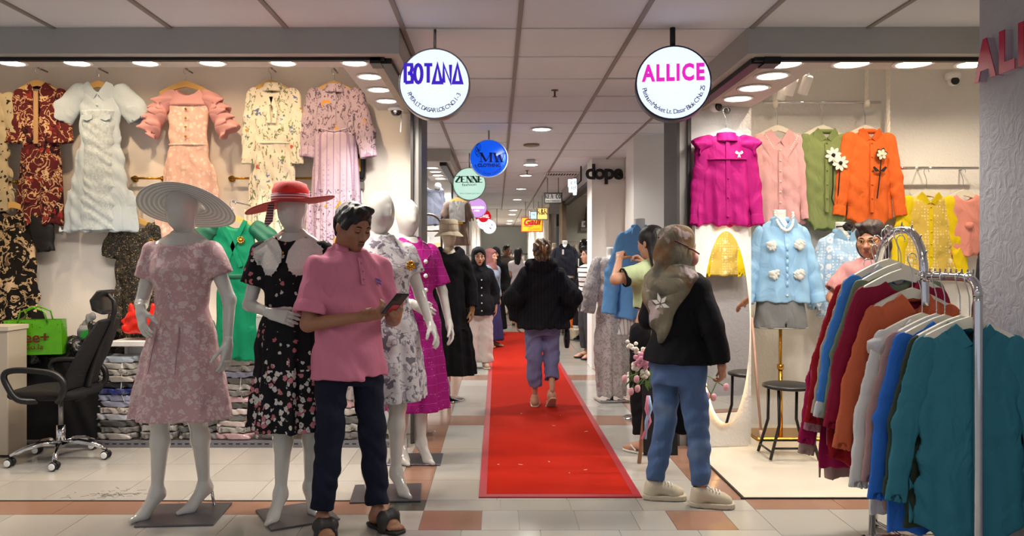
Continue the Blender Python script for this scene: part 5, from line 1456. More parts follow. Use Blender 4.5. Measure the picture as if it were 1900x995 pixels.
# 2 black floral dress, red hat
L2 = (-1.10, 4.20, 0)
J2 = joints(HM, True, elR=(-.235, .0, 1.13), wrR=(-.055, -.185, 1.10), elL=(.205, .07, 1.15), wrL=(.19, .05, .92), kneeR=(-.04, -.03, .52), ankR=(-.05, -.04, .13), kneeL=(.10, .02, .52), ankL=(.07, .09, .13))
H2 = {'R': {'dir': (.9, -.12, -.22), 'palm': (0, .9, -.3), 'curl': (16, 22, 14), 'spread': 4}, 'L': {'dir': (0, -.3, -1), 'palm': (-1, 0, 0)}}
mannequin('white mannequin in a black floral dress and red hat', L2, -3, J2, H2, -4, (.36, .36, .03, -.01, 32), tipyaw=(-8, 30))
BLKFL = cloth('black_floral', '#131217', .75, layers=(('blob', 28, .30, '#c7c2ba', {'gate': .70, 'dist': .6}), ('blob', 27, .32, '#b8686e', {'gate': .80, 'dist': .6, 'seed': 3}), ('blob', 30, .44, '#cfcac3', {'gate': .40, 'dist': .6, 'seed': 5, 'zmax': .80}), ('blob', 29, .44, '#c07680', {'gate': .66, 'dist': .6, 'seed': 7, 'zmax': .78}), ('blob', 30, .10, '#2a262b', {'gate': .40, 'seed': 5, 'dist': .6, 'zmax': .8})))
def _p(t):
    LACE = mat('cream_lace', '#cfc9c2', .8, bump=(90, .7, .005), layers=(('blob', 130, .26, '#a8a39e', {'rand': .6, 'fac': .6}),))
    yy = lambda x, z: min(ysurf(ST2, x, min(z, 1.47)), -.03) if abs(x) < .15 else -.085 + (abs(x) - .15) * .6
    for sx in (-1, 1):
        ctr = [(.05, 1.475), (.018, 1.42), (.012, 1.36), (.03, 1.315), (.065, 1.285), (.105, 1.29), (.125, 1.335), (.16, 1.345), (.19, 1.385), (.19, 1.43), (.13, 1.475), (.08, 1.495)]
        po = scallop(ctr, 2, 9, .007); po = [(sx * a, b) for a, b in po][::sx]
        conform(t, 'lace_collar', LACE, po, yy, .008, .006, 8)
    q = F().stack([(1.035, 0, 0, .142, .108), (1.06, 0, 0, .14, .106)], k=.01); q.obj('waist_seam', BLKFL, t, .008)
    MB().sphere((-.01, -.125, 1.41), .008, 8, 6).obj('button', GOLD, t)
ST2 = dress_st(J2, (.140, .105), (.225, .20), 1.05, .475, amp=.09)
worn_dress('black_floral_dress', 'black dress scattered with pink and cream flowers, lace collar', L2, -3, BLKFL, ST2, J2, .62, fold=(10, 1.5, 0.), neck=(.085, .085, .0, -.025), parts=_p, slr=(.062, .080))
t = thing('sun_hat', 'floppy red hat with a striped ribbon band', 'hat', V3(L2) + V3((-.01, -.0, 1.60)), 0)
RH = mat('red_straw', '#b5241c', .7, bump=(110, .4, .004)); 
zf2 = lambda r, a: .085 + (-.22 * (r - .09) if math.cos(a) < 0 else 0) * abs(math.cos(a)) + .10 * (r - .09) * math.cos(a) * (r > .16) + .05 * math.cos(a) ** 3 * max(0, (r - .17)) * 6 + .03 * (r - .09) * math.sin(a)
mb = MB(); brim(mb, [.088 + .0147 * i for i in range(11)], zf2); mb.obj('brim', RH, t)
MB().lathe([(.092, .08), (.098, .10), (.097, .145), (.085, .18), (.05, .195), (0, .197)], n=32).obj('crown', RH, t)
MB().lathe([(.094, .082), (.101, .086), (.102, .122), (.098, .126)], n=32).obj('ribbon_band', mat('striped_ribbon', '#5a4a66', .6, layers=(('stripe', 2, .014, .005, '#c9b9ae'), ('stripe', 2, .014, .003, '#8a2c38', {'off': .006}))), t)
MB().slab([(-.115, .085), (-.085, .085), (-.095, -.02), (-.125, -.05), (-.14, -.03)], -.0, .006).obj('ribbon_tail', MATS['striped_ribbon'], t)
# 3 white-grey toile dress
L3 = (-.645, 4.58, 0)
J3 = joints(HM, True, lean=(0, .14), elR=(-.24, .02, 1.15), wrR=(-.25, -.04, .93), elL=(.235, .03, 1.16), wrL=(.245, -.085, .985), kneeR=(-.07, .0, .52), ankR=(-.09, .06, .13), kneeL=(.055, -.03, .52), ankL=(.045, -.03, .13))
H3 = {'R': {'dir': (0, -.1, -1), 'palm': (1, 0, 0)}, 'L': {'dir': (.05, -.62, -.72), 'palm': (-.7, .3, -.6), 'curl': (14, 20, 14), 'spread': 7}}
mannequin('bald white mannequin in a pale toile dress beside the man', L3, 33, J3, H3, 8, (.40, .34, .0, -.0, -28), tipyaw=(-10, 5))
TOILE = cloth('grey_toile', '#c9c5c6', .75, layers=(('noise', 16, .53, .60, '#97919a', {'dist': .8, 'detail': 9}), ('noise', 18, .585, .9, '#6d6872', {'dist': .6, 'detail': 10, 'seed': 3})))
def _p(t): brooch(t, .075, -.155, 1.34, .03)
worn_dress('toile_dress', 'white dress with grey toile flowers and a gold brooch', L3, 33, TOILE, dress_st(J3, (.165, .135), (.235, .205), 1.04, .56, ease=.018, amp=.06), J3, .52, fold=(8, 2.2, 0.), neck=(.075, .06, .02, 0.), parts=_p, slr=(.062, .072))
t = thing('bracelet_tape', 'thin dark band round the wrist joint of the toile mannequin', 'band', V3(L3) + Matrix.Rotation(math.radians(33), 3, 'Z') @ V3(J3['wrL']), 33)
MB().lathe([(.0265, -.003), (.0275, 0), (.0265, .003)], n=18).obj('band', DARKM, t)
# 4 magenta dress
L4 = (-.56, 5.32, 0)
J4 = joints(HM * 1.005, True, lean=(0, .14), elR=(-.245, .0, 1.15), wrR=(-.10, -.17, 1.08), elL=(.235, .02, 1.15), wrL=(.245, -.05, .93), kneeR=(-.07, .0, .52), ankR=(-.085, .04, .13), kneeL=(.05, -.02, .52), ankL=(.035, -.03, .13))
H4 = {'R': {'dir': (.7, -.35, -.45), 'palm': (.3, .9, 0), 'curl': (14, 18, 12), 'spread': 5}, 'L': {'dir': (.0, -.35, -1), 'palm': (-.9, .2, 0), 'curl': (16, 22, 14)}}
mannequin('bald white mannequin in a magenta dress beside the aisle', L4, 36, J4, H4, -4, (.36, .30, .02, .02, -36), tipyaw=(-10, 0))
MAGD = cloth('magenta_dashes', '#96116f', .75, layers=(('blob', 60, .16, '#d2a8c6', {'gate': .55, 'rand': .7}), ('stripe', 2, .06, .002, '#b34f96')))
def _p(t):
    for sx in (-1, 1): conform(t, 'collar_flap', MAGD, [(sx * a, b) for a, b in ((.008, 1.33), (.02, 1.41), (.06, 1.495), (.115, 1.475), (.10, 1.41), (.06, 1.385))][::sx], lambda x, z: ysurf(ST4, x, min(z, 1.46)) + max(0, z - 1.45) * .4, .008, .008, 5)
    for i in range(6): MB().lathe([(0, .008), (.014, .006), (.015, 0)], (.0, -.145 + .012 * (i > 2), 1.36 - i * .095), 14, 'y').obj('button', mat('pearl'), t)
    F().stack([(1.03, 0, 0, .147, .117), (1.075, 0, 0, .145, .115)], k=.01).obj('belt', MAGD, t, .008)
    mb = MB()
    for i in range(8): mb.sphere((.03 + .022 * math.cos(i * .785), -.135, 1.05 + .022 * math.sin(i * .785)), .009, 8, 5)
    mb.sphere((.03, -.137, 1.05), .012, 8, 6); mb.obj('flower_buckle', mat('pearl'), t)
ST4 = dress_st(J4, (.145, .115), (.235, .20), 1.05, .36, ease=.018, amp=.08)
worn_dress('magenta_dress', 'magenta shirt dress with white dashes, big buttons and belt', L4, 36, MAGD, ST4, J4, .85, fold=(9, .2, 0.), neck=(.06, .09, -.01, -.01), parts=_p, slr=(.064, .074))
# chrome foot clamp on the tiles
t = thing('clamp_foot', 'small chrome clamp lying behind the magenta mannequin', 'clamp', P(803, 805, floorY(808)))
t.location.z = .005
MB().tube([(-.07, 0, .008), (.0, 0, .008), (.02, 0, .03)], .009, 8).obj('rod', CHROME, t); MB().box((-.07, 0, .01), (.05, .03, .02), ch=.003).obj('jaw', CHROME, t)

# bust forms on poles --------------------------------------------------
def bust_form(name, label, loc, rz, neck_z, m, pole, base, head=False, hands=None, H=1.72, headm=None, base_r=.15, square=False):
    """half figure: neck stump or head, on a pole"""
    t = thing(name, label, 'mannequin', loc, rz, 'bust forms on poles')
    J = joints(H, True); dz = neck_z - J['neck'][2]
    f = F().stack([(r[0] + dz, r[1], r[2], r[3], r[4]) for r in torso(J, True, -.012, (.5, 1))], k=.03)
    n = J['neck']; f.cone((0, n[1], n[2] + dz - .03), (0, n[1] - .01, n[2] + dz + (.07 if not head else .04)), .050, .047, .02, flat=True)
    P_ = [f.mesh(.011)]
    if head:
        hv = head_field('egg').mesh(.006); J2_ = dict(J); J2_['neck'] = (n[0], n[1], n[2] + dz); P_.append((xf(hv[0], head_matrix(J2_, H, 0, 0, 0, 1.0)), hv[1]))
    v, q = merge(P_); obj('bust', mesh_data('bust', v, q, m, True), t)
    zb = .5 * H + dz
    MB().tube([(0, .0, .02), (0, .0, zb + .05)], .0125, 12).obj('pole', pole, t)
    MB().tube([(0, .0, .02), (0, 0, zb * .5)], .017, 12).obj('pole_sleeve', pole, t); MB().lathe([(.024, -.02), (.027, 0), (.024, .02)], (0, 0, zb * .5), 14).obj('pole_clamp', pole, t)
    if square: MB().box((0, 0, .012), (base_r * 2, base_r * 1.5, .022), ch=.008).obj('base_plate', base, t)
    else: MB().lathe([(base_r, 0), (base_r, .006), (base_r * .96, .012), (.03, .022), (.02, .04)], n=36).obj('base_plate', base, t)
    return t, J, dz
# bucket hat form, black long dress
L5 = (P(833, 0, floorY(742)).x, floorY(742), 0)
t, J5, dz5 = bust_form('bust_form', 'cream headed display form in a long black dress and bucket hat', L5, 6, 1.505, mat('cream_form', '#d8c9b4', .5), CHROME, CHROME, True)
BLK = cloth('black_crepe', '#121318', .8)
J5b = joints(1.72, True, elR=(-.22, .02, 1.12), wrR=(-.24, -.02, .88), elL=(.215, .02, 1.12), wrL=(.225, -.03, .88))
sc = dz5
st = [(1.50, 0, .01, .10, .06), (1.46, 0, 0, .155, .085), (1.35, 0, 0, .165, .115), (1.22, 0, 0, .150, .105), (1.10, 0, 0, .155, .11, .02), (.90, 0, 0, .175, .14, .05), (.72, 0, 0, .19, .16, .05), (.70, 0, 0, .20, .17, .08), (.25, 0, 0, .255, .21, .09)]
worn_dress('black_maxi_dress', 'long black tiered maxi dress on the bucket hat form', L5, 6, BLK, st, J5b, 1.9, fold=(11, .4, 0.), neck=(.085, .09, 0., -.0), slr=(.058, .066, .062), h=.011, parts=lambda t: [F().stack([(1.14, 0, 0, .153, .108), (1.16, 0, 0, .153, .108)], k=.01).obj('waist_seam', BLK, t, .01), F().stack([(.69, 0, 0, .20, .17), (.71, 0, 0, .20, .17)], k=.01).obj('tier_seam', BLK, t, .01)])
t = thing('wooden_hand', 'jointed wooden display hand below the black sleeve', 'hand', V3(L5) + Matrix.Rotation(math.radians(6), 3, 'Z') @ V3(J5b['wrL']), 6)
v, q = hand_field((20, 25, 18), 6, (30, 20, 18), -1, .95).mesh(.005); v = xf(v, hand_matrix(V3((0, 0, .02)), (0, -.1, -1), (-1, .1, 0)))
obj('hand', mesh_data('hand', v, q, mat('pale_wood', '#b98a58', .5, var=(30, .2)), True), t)
t = thing('bucket_hat', 'beige cotton bucket hat on the cream headed form', 'hat', V3(L5) + V3((0, -.012, 1.565)))
BH = cloth('beige_cotton', '#b7a892', .85)
mb = MB(); mb.lathe([(.092, .075), (.096, .09), (.092, .15), (.085, .19), (.06, .20), (0, .203)], n=32); mb.obj('crown', BH, t)
mb = MB(); brim(mb, [.09 + .0075 * i for i in range(8)], lambda r, a: .085 - .95 * (r - .09) + .01 * math.sin(3 * a) * (r - .09) / .09); mb.obj('brim', BH, t)
for z in (.095, .15): MB().lathe([(.0955 if z < .1 else .0935, z - .002), (.098 if z < .1 else .0955, z), (.0955 if z < .1 else .093, z + .002)], n=32).obj('stitch_band', cloth('beige_stitch', '#9a8b76', .85), t)
# ================================================================== people
SKIN_M = mat('brown_skin', '#97684e', .5, var=(14, .12), bump=(160, .1, .001)); SKIN_F = mat('light_brown_skin', '#c08e72', .5, var=(14, .08)); SKIN_T = mat('tan_skin', '#a87458', .5, var=(14, .1))
HAIRB = mat('black_hair', '#0d0b0b', .45, bump=(70, .8, .006, (1, 1, .25))); HAIRBR = mat('brown_hair', '#4a3426', .5, bump=(70, .9, .008, (1, 1, .2)), layers=(('noise', 16, .55, .9, '#8a6a4a', {'sc': (3, 3, .5), 'dist': 1}),))
HAIRDK = mat('dark_brown_hair', '#2a1d18', .5, bump=(70, .8, .006, (1, 1, .25)))
EYEW = mat('eye_white', '#d8d2cb', .2); IRIS = mat('dark_iris', '#150c08', .15); BROWM = mat('eyebrow_hair', '#17110f', .8)
def face_parts(t, M, skin, lip, down=False, moustache=False, brow=True):
    P_ = []
    for sx in (-1, 1):
        if down:
            m = MB().tube([(sx * .018, -.0835, -.001), (sx * .030, -.0868, -.005), (sx * .044, -.0795, -.001)], [.0012, .0022, .0012], 6).xf(M); m.obj('eyelashes', BROWM, t)
            F().ell((sx * .031, -.073, .002), (.0145, .0125, .0100), .004).obj('eyelid', skin, t, .003, M)
        else:
            e = MB().sphere((sx * .031, -.0745, .001), (.0135, .011, .0062), 12, 8).xf(M).obj('eye', EYEW, t)
            MB().sphere((sx * .031, -.0815, .001), (.0055, .0048, .0056), 10, 8).xf(M).obj('iris', IRIS, e)
            MB().tube([(sx * .017, -.0815, .003), (sx * .030, -.087, .0085), (sx * .046, -.078, .003)], [.0012, .002, .0014], 6).xf(M).obj('eyelashes', BROWM, t)
        if brow: MB().tube([(sx * .014, -.0865, .021), (sx * .030, -.0865, .0265), (sx * .048, -.0745, .022)], [.0028, .0034, .0018], 6).xf(M).obj('eyebrow', BROWM, t)
    F().ell((0, -.0905, -.0605), (.0215, .0062, .0048), .004).ell((0, -.0900, -.0690), (.0195, .0066, .0058), .003).obj('lips', lip, t, .0025, M)
    if moustache: MB().tube([(-.020, -.088, -.0535), (-.008, -.0945, -.0495), (.008, -.0945, -.0495), (.020, -.088, -.0535)], [.0013, .0022, .0022, .0013], 6).xf(M).obj('moustache', BROWM, t)
def top(t, J, fem, m, ease=.02, hem=.46, sl=.5, slr=(.07, .066, .05), neck=(.062, .055, -.03), name='shirt', h=.009, wr=.004, fold=None, hemx=0., amp=0., topz=.846, wseed=0., sc=1.0, belly=0., vopen=0):
    H = J['H']; f = F(); st = []
    for z, x, y, rx, ry in torso(J, fem, ease, (max(hem / H, .455), topz), sc=sc):
        k = max(0, (.70 * H - z)) / (.25 * H); st.append((z, x, y - (belly * .4 if .55 < z / H < .72 else 0), rx + hemx * min(1, k), ry + hemx * min(1, k) + (belly if .55 < z / H < .72 else 0), amp * min(1, k)))
    global LAST_ST; LAST_ST = st
    b = st[0]
    if hem < b[0] - .002: st.insert(0, (hem, b[1], b[2], b[3] + hemx * .2, b[4] + hemx * .2, amp))
    f.stack(st, k=.02, fold=fold or (8, wseed, 0.))
    for sd in 'RL':
        sh, el, w_ = V3(J['sh' + sd]), V3(J['el' + sd]), V3(J['wr' + sd]); n = V3(J['neck'])
        f.cone(V3((n.x + math.copysign(.035, sh.x - n.x), n.y, n.z - .052)), sh, .056, slr[0], .03)
        L = sl[sd] if isinstance(sl, dict) else sl
        if L <= 1:
            e = sh + (el - sh) * L; d = (el - sh).normalized(); f.cone(sh, e, slr[0], slr[1], .025, flat=True); f.cone(e - d * .02, e + d * .04, slr[1] - .022, slr[1] - .022, .004, carve=True)
        else:
            e = el + (w_ - el) * (L - 1); d = (w_ - el).normalized(); f.cone(sh, el, slr[0], slr[1], .025); f.cone(el, e, slr[1], slr[2], .02, flat=True); f.cone(e - d * .02, e + d * .04, slr[2] - .016, slr[2] - .016, .004, carve=True)
    f.wr(wr, 34, (.35, .25, 1), wseed); f.wr(wr * .7, 60, (1, .3, .6), wseed + 2)
    n = J['neck']; f.ell((n[0], n[1] + neck[2], n[2] + .03), (neck[0], neck[0] * 1.15, neck[1]), .006, carve=True)
    if vopen: f.cone((n[0], n[1] - .10, n[2] + .0), (n[0], n[1] - .14, n[2] - vopen), .030, .006, .008, carve=True)
    return f.obj(name, m, t, h)
def trousers(t, J, m, r=(.098, .078, .062), end=.07, name='trousers', h=.01, wr=.004, waist=.60, fem=False, ease=.012, wseed=0., frac=1.0):
    H = J['H']; ts = torso(J, fem, ease, (.45, waist)); b0 = ts[0]; ts.insert(0, (b0[0] - .035, b0[1], b0[2], b0[3] * .93, b0[4] * .95)); f = F().stack(ts, k=.04)
    for sd in 'RL':
        hp, kn, an = V3(J['hip' + sd]), V3(J['knee' + sd]), V3(J['ank' + sd])
        if frac < 1: e = hp + (kn - hp) * frac; f.cone(hp, e, r[0], r[1], .03, flat=True); continue
        d = (an - kn).normalized(); e = kn + d * ((an - kn).length - end)
        f.cone(hp, kn, r[0], r[1], .022); f.cone(kn, e, r[1], r[2], .014, flat=True); f.cone(e - d * .02, e + d * .05, r[2] - .018, r[2] - .018, .004, carve=True)
    f.wr(wr, 38, (.3, .3, 1), wseed); f.wr(wr * .8, 70, (.5, -.3, 1), wseed + 3)
    return f.obj(name, m, t, h)
def skirt(t, J, m, st, fold=(9, 1., 0.), name='skirt', h=.012, wr=.002):
    f = F().stack(st, fold=fold).wr(wr, 30, (1, 0, .3), fold[1]); return f.obj(name, m, t, h)
def slipper(t, J, sd, yaw, kind, m, m2=None):
    M = xform_foot(J, sd, yaw)
    def put(name, f, mm, h=.0055, par=t):
        v, q = flipf(f.mesh(h), M); return obj(name, mesh_data(name, v, q, mm, True), par)
    foot = [(-.165, -.002, .028), (-.15, -.004, .042), (-.10, -.003, .05), (-.03, .0, .041), (.04, 0, .036), (.07, 0, .020)]
    def sole(f, z0, z1, g=0.):
        A = np.array(foot)
        def fn(x, y, z):
            yc = np.clip(y, -.165, .07); w = np.interp(yc.ravel(), A[:, 0], A[:, 2]).reshape(y.shape) + g; cx = np.interp(yc.ravel(), A[:, 0], A[:, 1]).reshape(y.shape)
            return np.maximum(np.maximum(np.abs(x - cx) - w, np.maximum(-.168 - g - y, y - .072 - g)) + 0 * z, np.maximum(z - z1, z0 - z) + 0 * x)
        return f.fn(fn, (-.07, -.19, z0), (.07, .09, z1), .006)
    if kind == 'slide':
        s_ = put('sole', sole(F(), -.012, .004, .004), m)
        f = F().cone((-.048, -.085, .008), (-.03, -.075, .056), .03, .036, .02, xs=2.6).cone((-.03, -.075, .056), (.03, -.07, .052), .036, .036, .02).cone((.03, -.07, .052), (.048, -.08, .008), .036, .03, .02, xs=2.6)
        f.cone((0, -.20, .0), (0, .02, .03), .04, .03, .004, carve=True); put('strap', f, m2 or m)
    elif kind == 'thong':
        put('sole', sole(F(), -.010, .003, .0), m)
        f = F().chain([(-.012, -.12, .018), (-.035, -.08, .04), (-.045, -.03, .015)], [.006, .007, .006], .004).chain([(-.012, -.12, .018), (.02, -.075, .046), (.042, -.03, .015)], [.006, .007, .006], .004); put('strap', f, m2 or m)
    elif kind == 'sneaker':
        f = F().cone((0, .02, .075), (0, .03, .03), .040, .040, .02).cone((0, .01, .06), (-.004, -.10, .035), .040, .036, .03).cone((.008, -.10, .03), (-.012, -.13, .028), .038, .03, .02)
        f.fn(lambda x, y, z: z - .005 + 0 * x + 0 * y, (-.1, -.25, -.08), (.1, .15, .0), carve=True, k=.004); f.ell((0, .018, .115), (.030, .035, .035), .006, carve=True)
        u = put('upper', f, m); put('sole', sole(F(), -.010, .018, .004), m2 or m)
        mb = MB()
        for i in range(5): mb.tube([(-.026, -.02 - i * .017, .094 - i * .0055), (0, -.024 - i * .017, .1035 - i * .0055), (.026, -.02 - i * .017, .094 - i * .0055)], .0036, 6)
        for sx in (-1, 1): mb.tube([(0, -.02, .104), (sx * .03, -.03, .112), (sx * .04, -.05, .090), (sx * .01, -.03, .104)], .0026, 6)
        mb.xf(M); mb.obj('laces', TRIMW, u)
    elif kind == 'shoe':
        f = F().cone((0, .01, .05), (0, .03, .03), .036, .036, .02).cone((0, .01, .045), (-.004, -.11, .025), .036, .03, .03); f.fn(lambda x, y, z: z + 0 * x + 0 * y, (-.1, -.25, -.08), (.1, .15, .0), carve=True); put('shoe', f, m, .007)
        put('sole', sole(F(), -.012, .006, .0), m2 or m, .007)
def hair_cap(m_scale=1.08, face_cut=True, low=-.01, tuft=.0032):
    f = F(); f.ell((0, .017, .040), (.082, .102, .088), .02); f.ell((0, .05, -.01), (.072, .062, .08), .03)
    for sx in (-1, 1): f.ell((sx * .070, -.012, .02), (.014, .03, .035), .02)
    f.ell((0, -.065, .108), (.055, .03, .022), .03)
    f.disp(lambda x, y, z: tuft * (np.sin(90 * x + 40 * y + 3 * np.sin(50 * z)) * .5 + .5 * np.sin(130 * y + 60 * z + 2 * np.sin(70 * x))))
    if face_cut:
        f.ell((0, -.115, -.02), (.072, .072, .092), .01, carve=True)
        f.fn(lambda x, y, z: np.maximum(z - low - .25 * (y - .0), y - .055) + 0 * x, (-.12, -.15, -.2), (.12, .06, .03), .01, carve=True)
    return f
def person(label, loc, rz, J, fem, skin, head=(0, 0, 0), hands=None, vox=.011, fine=.005, face=True, lip='#8c4a42', down=False, moustache=False, feet='bare', footyaw=(0, 0), hs=1.0, limb=1.0, group=None, leg=.80):
    t = thing('person', label, 'person', loc, rz, group)
    M = head_matrix(J, J['H'], *head, s=hs)
    v, q = body_mesh(J, fem, M, 'person', hands, feet, vox, limb, footyaw, fine, leg=leg); obj('body', mesh_data('body', v, q, skin, True), t)
    if face: face_parts(t, M, skin, mat('lip_' + lip, lip, .45), down, moustache)
    return t, M

def fold_collar(t, n, m, rx, ry, z0, z1, flare, point, gap=26, th=.005, name='collar'):
    """turned-down collar round the neck at n, open in front"""
    K = 40; v = []; f = []
    prof = lambda e: [(0, z0), (-.003, z1), (.004, z1 + .003), (flare * .7, (z0 + z1) / 2 - .004), (flare + .008 * e, z0 - .012 - point * e), (flare - th + .008 * e, z0 - .012 - point * e), (flare * .7 - th, (z0 + z1) / 2 - .008), (.003, z1 - .006)]
    for i in range(K + 1):
        a = math.radians(-90 + gap + (360 - 2 * gap) * i / K); e = max(0, 1 - min(i, K - i) / 7.0) ** 1.5
        for d, z in prof(e):
            v.append((n.x + (rx + d) * math.cos(a), n.y + (ry + d) * math.sin(a) - .004, n.z + z - .022 * max(0, -math.sin(a)) * (1 if d < .004 else .6)))
    k = 8
    for i in range(K):
        for j in range(k): f.append([i * k + j, (i + 1) * k + j, (i + 1) * k + (j + 1) % k, i * k + (j + 1) % k])
    f.append(list(range(k))); f.append([K * k + j for j in range(k)][::-1])
    mb = MB(); mb.add(v, f, True); return mb.obj(name, m, t)
# ---- man in the pink polo shirt
LM = (-.755, 3.98, .014); RZ = 40
JM = joints(1.665, False, elR=(-.235, -.02, 1.045), wrR=(-.055, -.225, 1.085), elL=(.235, -.05, 1.05), wrL=(.12, -.255, 1.075),
            hipR=(-.092, 0, .87), hipL=(.092, 0, .87), kneeR=(-.11, -.01, .48), kneeL=(.11, -.045, .48), ankR=(-.135, .03, .082), ankL=(.135, -.06, .082))
HDM = {'R': {'dir': (.62, -.74, .18), 'palm': (.55, .25, .80), 'curl': (38, 45, 30), 'thumb': (62, -28, 25), 'spread': 3, 'vox': .0035},
       'L': {'dir': (-.42, -.78, .30), 'palm': (-.6, .35, .70), 'curl': (58, 62, 35), 'thumb': (28, 8, 20), 'spread': 3, 'vox': .0035}}
t, HMX = person('man in a pink polo shirt and dark jeans looking down at a phone', LM, RZ, JM, False, SKIN_M, (8, 20, 0), HDM, .008, .0032, lip='#6b3d36', down=True, moustache=True, footyaw=(-18, 8), hs=1.0)
POLO = cloth('pink_pique', '#c9788f', .85, 420)
top(t, JM, False, POLO, .030, .768, .80, (.068, .082), (.058, .042, -.015), 'polo_shirt', .0075, .0075, hemx=.012, wseed=1.2, belly=.008, vopen=.075); STM = LAST_ST
for sd in 'RL':
    sh, el = V3(JM['sh' + sd]), V3(JM['el' + sd]); d = (el - sh).normalized(); e = sh + (el - sh) * .80
    q = F().cone(e - d * .03, e + d * .003, .0845, .0845, .004, flat=True).cone(e - d * .06, e - d * .03, .2, .2, .002, carve=True, flat=True) if False else F().cone(e - d * .018, e + d * .004, .0845, .0845, .004, flat=True)
    q.cone(e - d * .02, e + d * .05, .070, .070, .003, carve=True); q.obj('sleeve_cuff', POLO, t, .006)
n = V3(JM['neck'])
fold_collar(t, n, POLO, .062, .066, -.040, .012, .030, .034, 22)
yP = lambda x, z: ysurf(STM, x, z)
conform(t, 'placket', POLO, [(-.014, n.z - .055), (.014, n.z - .055), (.014, n.z - .12), (.014, n.z - .19), (-.014, n.z - .19), (-.014, n.z - .12)], yP, .005, .006, 4)
for i in range(3): MB().lathe([(0, .003), (.005, .002), (.005, 0)], (0, yP(0, n.z - .085 - i * .04) - .012, n.z - .085 - i * .04), 8, 'y').obj('button', mat('pink_button', '#a85f74', .4), t)
for po in ([(.075, 1.268), (.105, 1.262), (.125, 1.246), (.092, 1.252)], [(.085, 1.248), (.108, 1.245), (.122, 1.232), (.098, 1.237)]): conform(t, 'chest_logo', mat('logo_blue', '#2a2f9a', .6), po, yP, .007, .004, 3)
q = hair_cap(low=-.005); q.obj('hair', HAIRB, t, .0042, HMX)
JEAN = cloth('dark_denim', '#15182a', .85, 320, layers=(('noise', 5, .55, .8, '#20263d', {'detail': 2, 'fac': .6, 'soft': .2}),))
trousers(t, JM, JEAN, (.084, .070, .058), .03, 'jeans', .008, .006, wseed=2., waist=.56)
RUB = mat('grey_rubber', '#23201e', .7, bump=(200, .3, .002))
for sd, yw in (('R', -18), ('L', 8)): slipper(t, JM, sd, yw, 'slide', RUB, mat('grey_strap', '#2e2b29', .6, layers=(('blob', 40, .2, '#5b5652', {'gate': .75}),)))
# phone
c = Matrix.Rotation(math.radians(RZ), 3, 'Z') @ V3((.045, -.365, 1.150)) + V3(LM)
t = thing('phone', 'black smartphone with a red reflection painted on its back, held by the man', 'phone', c, RZ, rx=28)
t.rotation_euler = (math.radians(50), math.radians(4), math.radians(RZ + 4))
MB().box((0, 0, 0), (.074, .009, .155), ch=.003).obj('case', BLACKP, t); MB().box((0, .0052, 0), (.068, .001, .148)).obj('screen', mat('phone_screen', '#0a0a0c', .1, emit=('#7fa0c0', .25)), t)
MB().box((.006, -.0055, -.03), (.045, .0025, .06), ch=.001).obj('red_reflection', mat('red_reflection_gloss', '#a81c2c', .2), t); MB().box((-.02, -.0055, .05), (.026, .003, .04), ch=.001).obj('camera_bump', BLACKM, t)  # red reflection on the phone's back put in as a coloured slab

# ---- woman walking away on the carpet
LW = (.42, 7.25, .012)
JW = joints(1.535, True, elR=(-.27, .04, 1.02), wrR=(-.235, -.07, .83), elL=(.26, .05, 1.01), wrL=(.235, -.02, .80),
            kneeR=(-.09, -.05, .45), kneeL=(.075, -.0, .45), ankR=(-.085, .10, .165), ankL=(.065, -.03, .082), liftR=.06, pitchR=38, pitchL=0)
JW['kneeR'] = (-.085, -.04, .45)
HDW = {'R': {'dir': (.15, .0, -1), 'palm': (.9, 0, .1), 'curl': (50, 60, 40), 'thumb': (35, 35, 20)}, 'L': {'dir': (.0, 0, -1), 'palm': (-1, 0, 0), 'curl': (20, 25, 20)}}
t, M_ = person('woman walking away on the red carpet in a loose black hoodie', LW, 180, JW, True, SKIN_F, (8, 2, 0), HDW, .011, .005, face=False, footyaw=(8, -6))
BLKK = cloth('black_knit', '#121116', .95, 160, layers=(('stripe', 0, .03, .006, '#1c1a20'),))
top(t, JW, True, BLKK, .05, .73, 1.92, (.075, .098, .066), (.06, .05, -.02), 'hoodie', .011, .010, hemx=.055, amp=.03, wseed=.4)
q = F().ell((0, .055, 1.31), (.14, .075, .055), .03).ell((0, .085, 1.27), (.10, .05, .06), .04).cone((-.11, 0, 1.32), (.11, 0, 1.32), .045, .045, .03).wr(.006, 50, (.4, 0, 1), 1); q.obj('hood', BLKK, t, .01)
f = F().ell((0, .018, .035), (.088, .105, .095), .02).ell((0, .085, .0), (.058, .05, .09), .04).ell((.012, .10, -.055), (.04, .035, .07), .03).ell((0, .05, -.08), (.06, .045, .06), .03)
f.disp(lambda x, y, z: .007 * np.sin(110 * x + 25 * z + 3 * np.sin(40 * z))); f.ell((0, -.11, -.03), (.07, .06, .10), .01, carve=True); f.obj('hair', HAIRBR, t, .007, M_)
mb = MB().tube([(-.02, .155, .06), (.0, .165, .02), (.0, .15, -.03)], [.008, .012, .008], 8).tube([(.025, .15, .055), (.02, .162, .01), (.015, .145, -.025)], .006, 6); mb.xf(M_).obj('hair_claw', mat('tortoise_clip', '#9a7348', .3), t)
PERI = cloth('periwinkle_cotton', '#75749a', .85)
trousers(t, JW, PERI, (.090, .074, .066), .10, 'trousers', .010, .007, fem=True, wseed=1.)
CRS = mat('cream_sandal', '#c9b79c', .6)
for sd, yw in (('R', 8), ('L', -6)): slipper(t, JW, sd, yw, 'thong', CRS)
t = thing('pouch', 'small black patterned pouch in the walking woman hand', 'pouch', Matrix.Rotation(math.pi, 3, 'Z') @ V3(JW['wrR']) + V3(LW) + V3((0, 0, -.12)), 180)
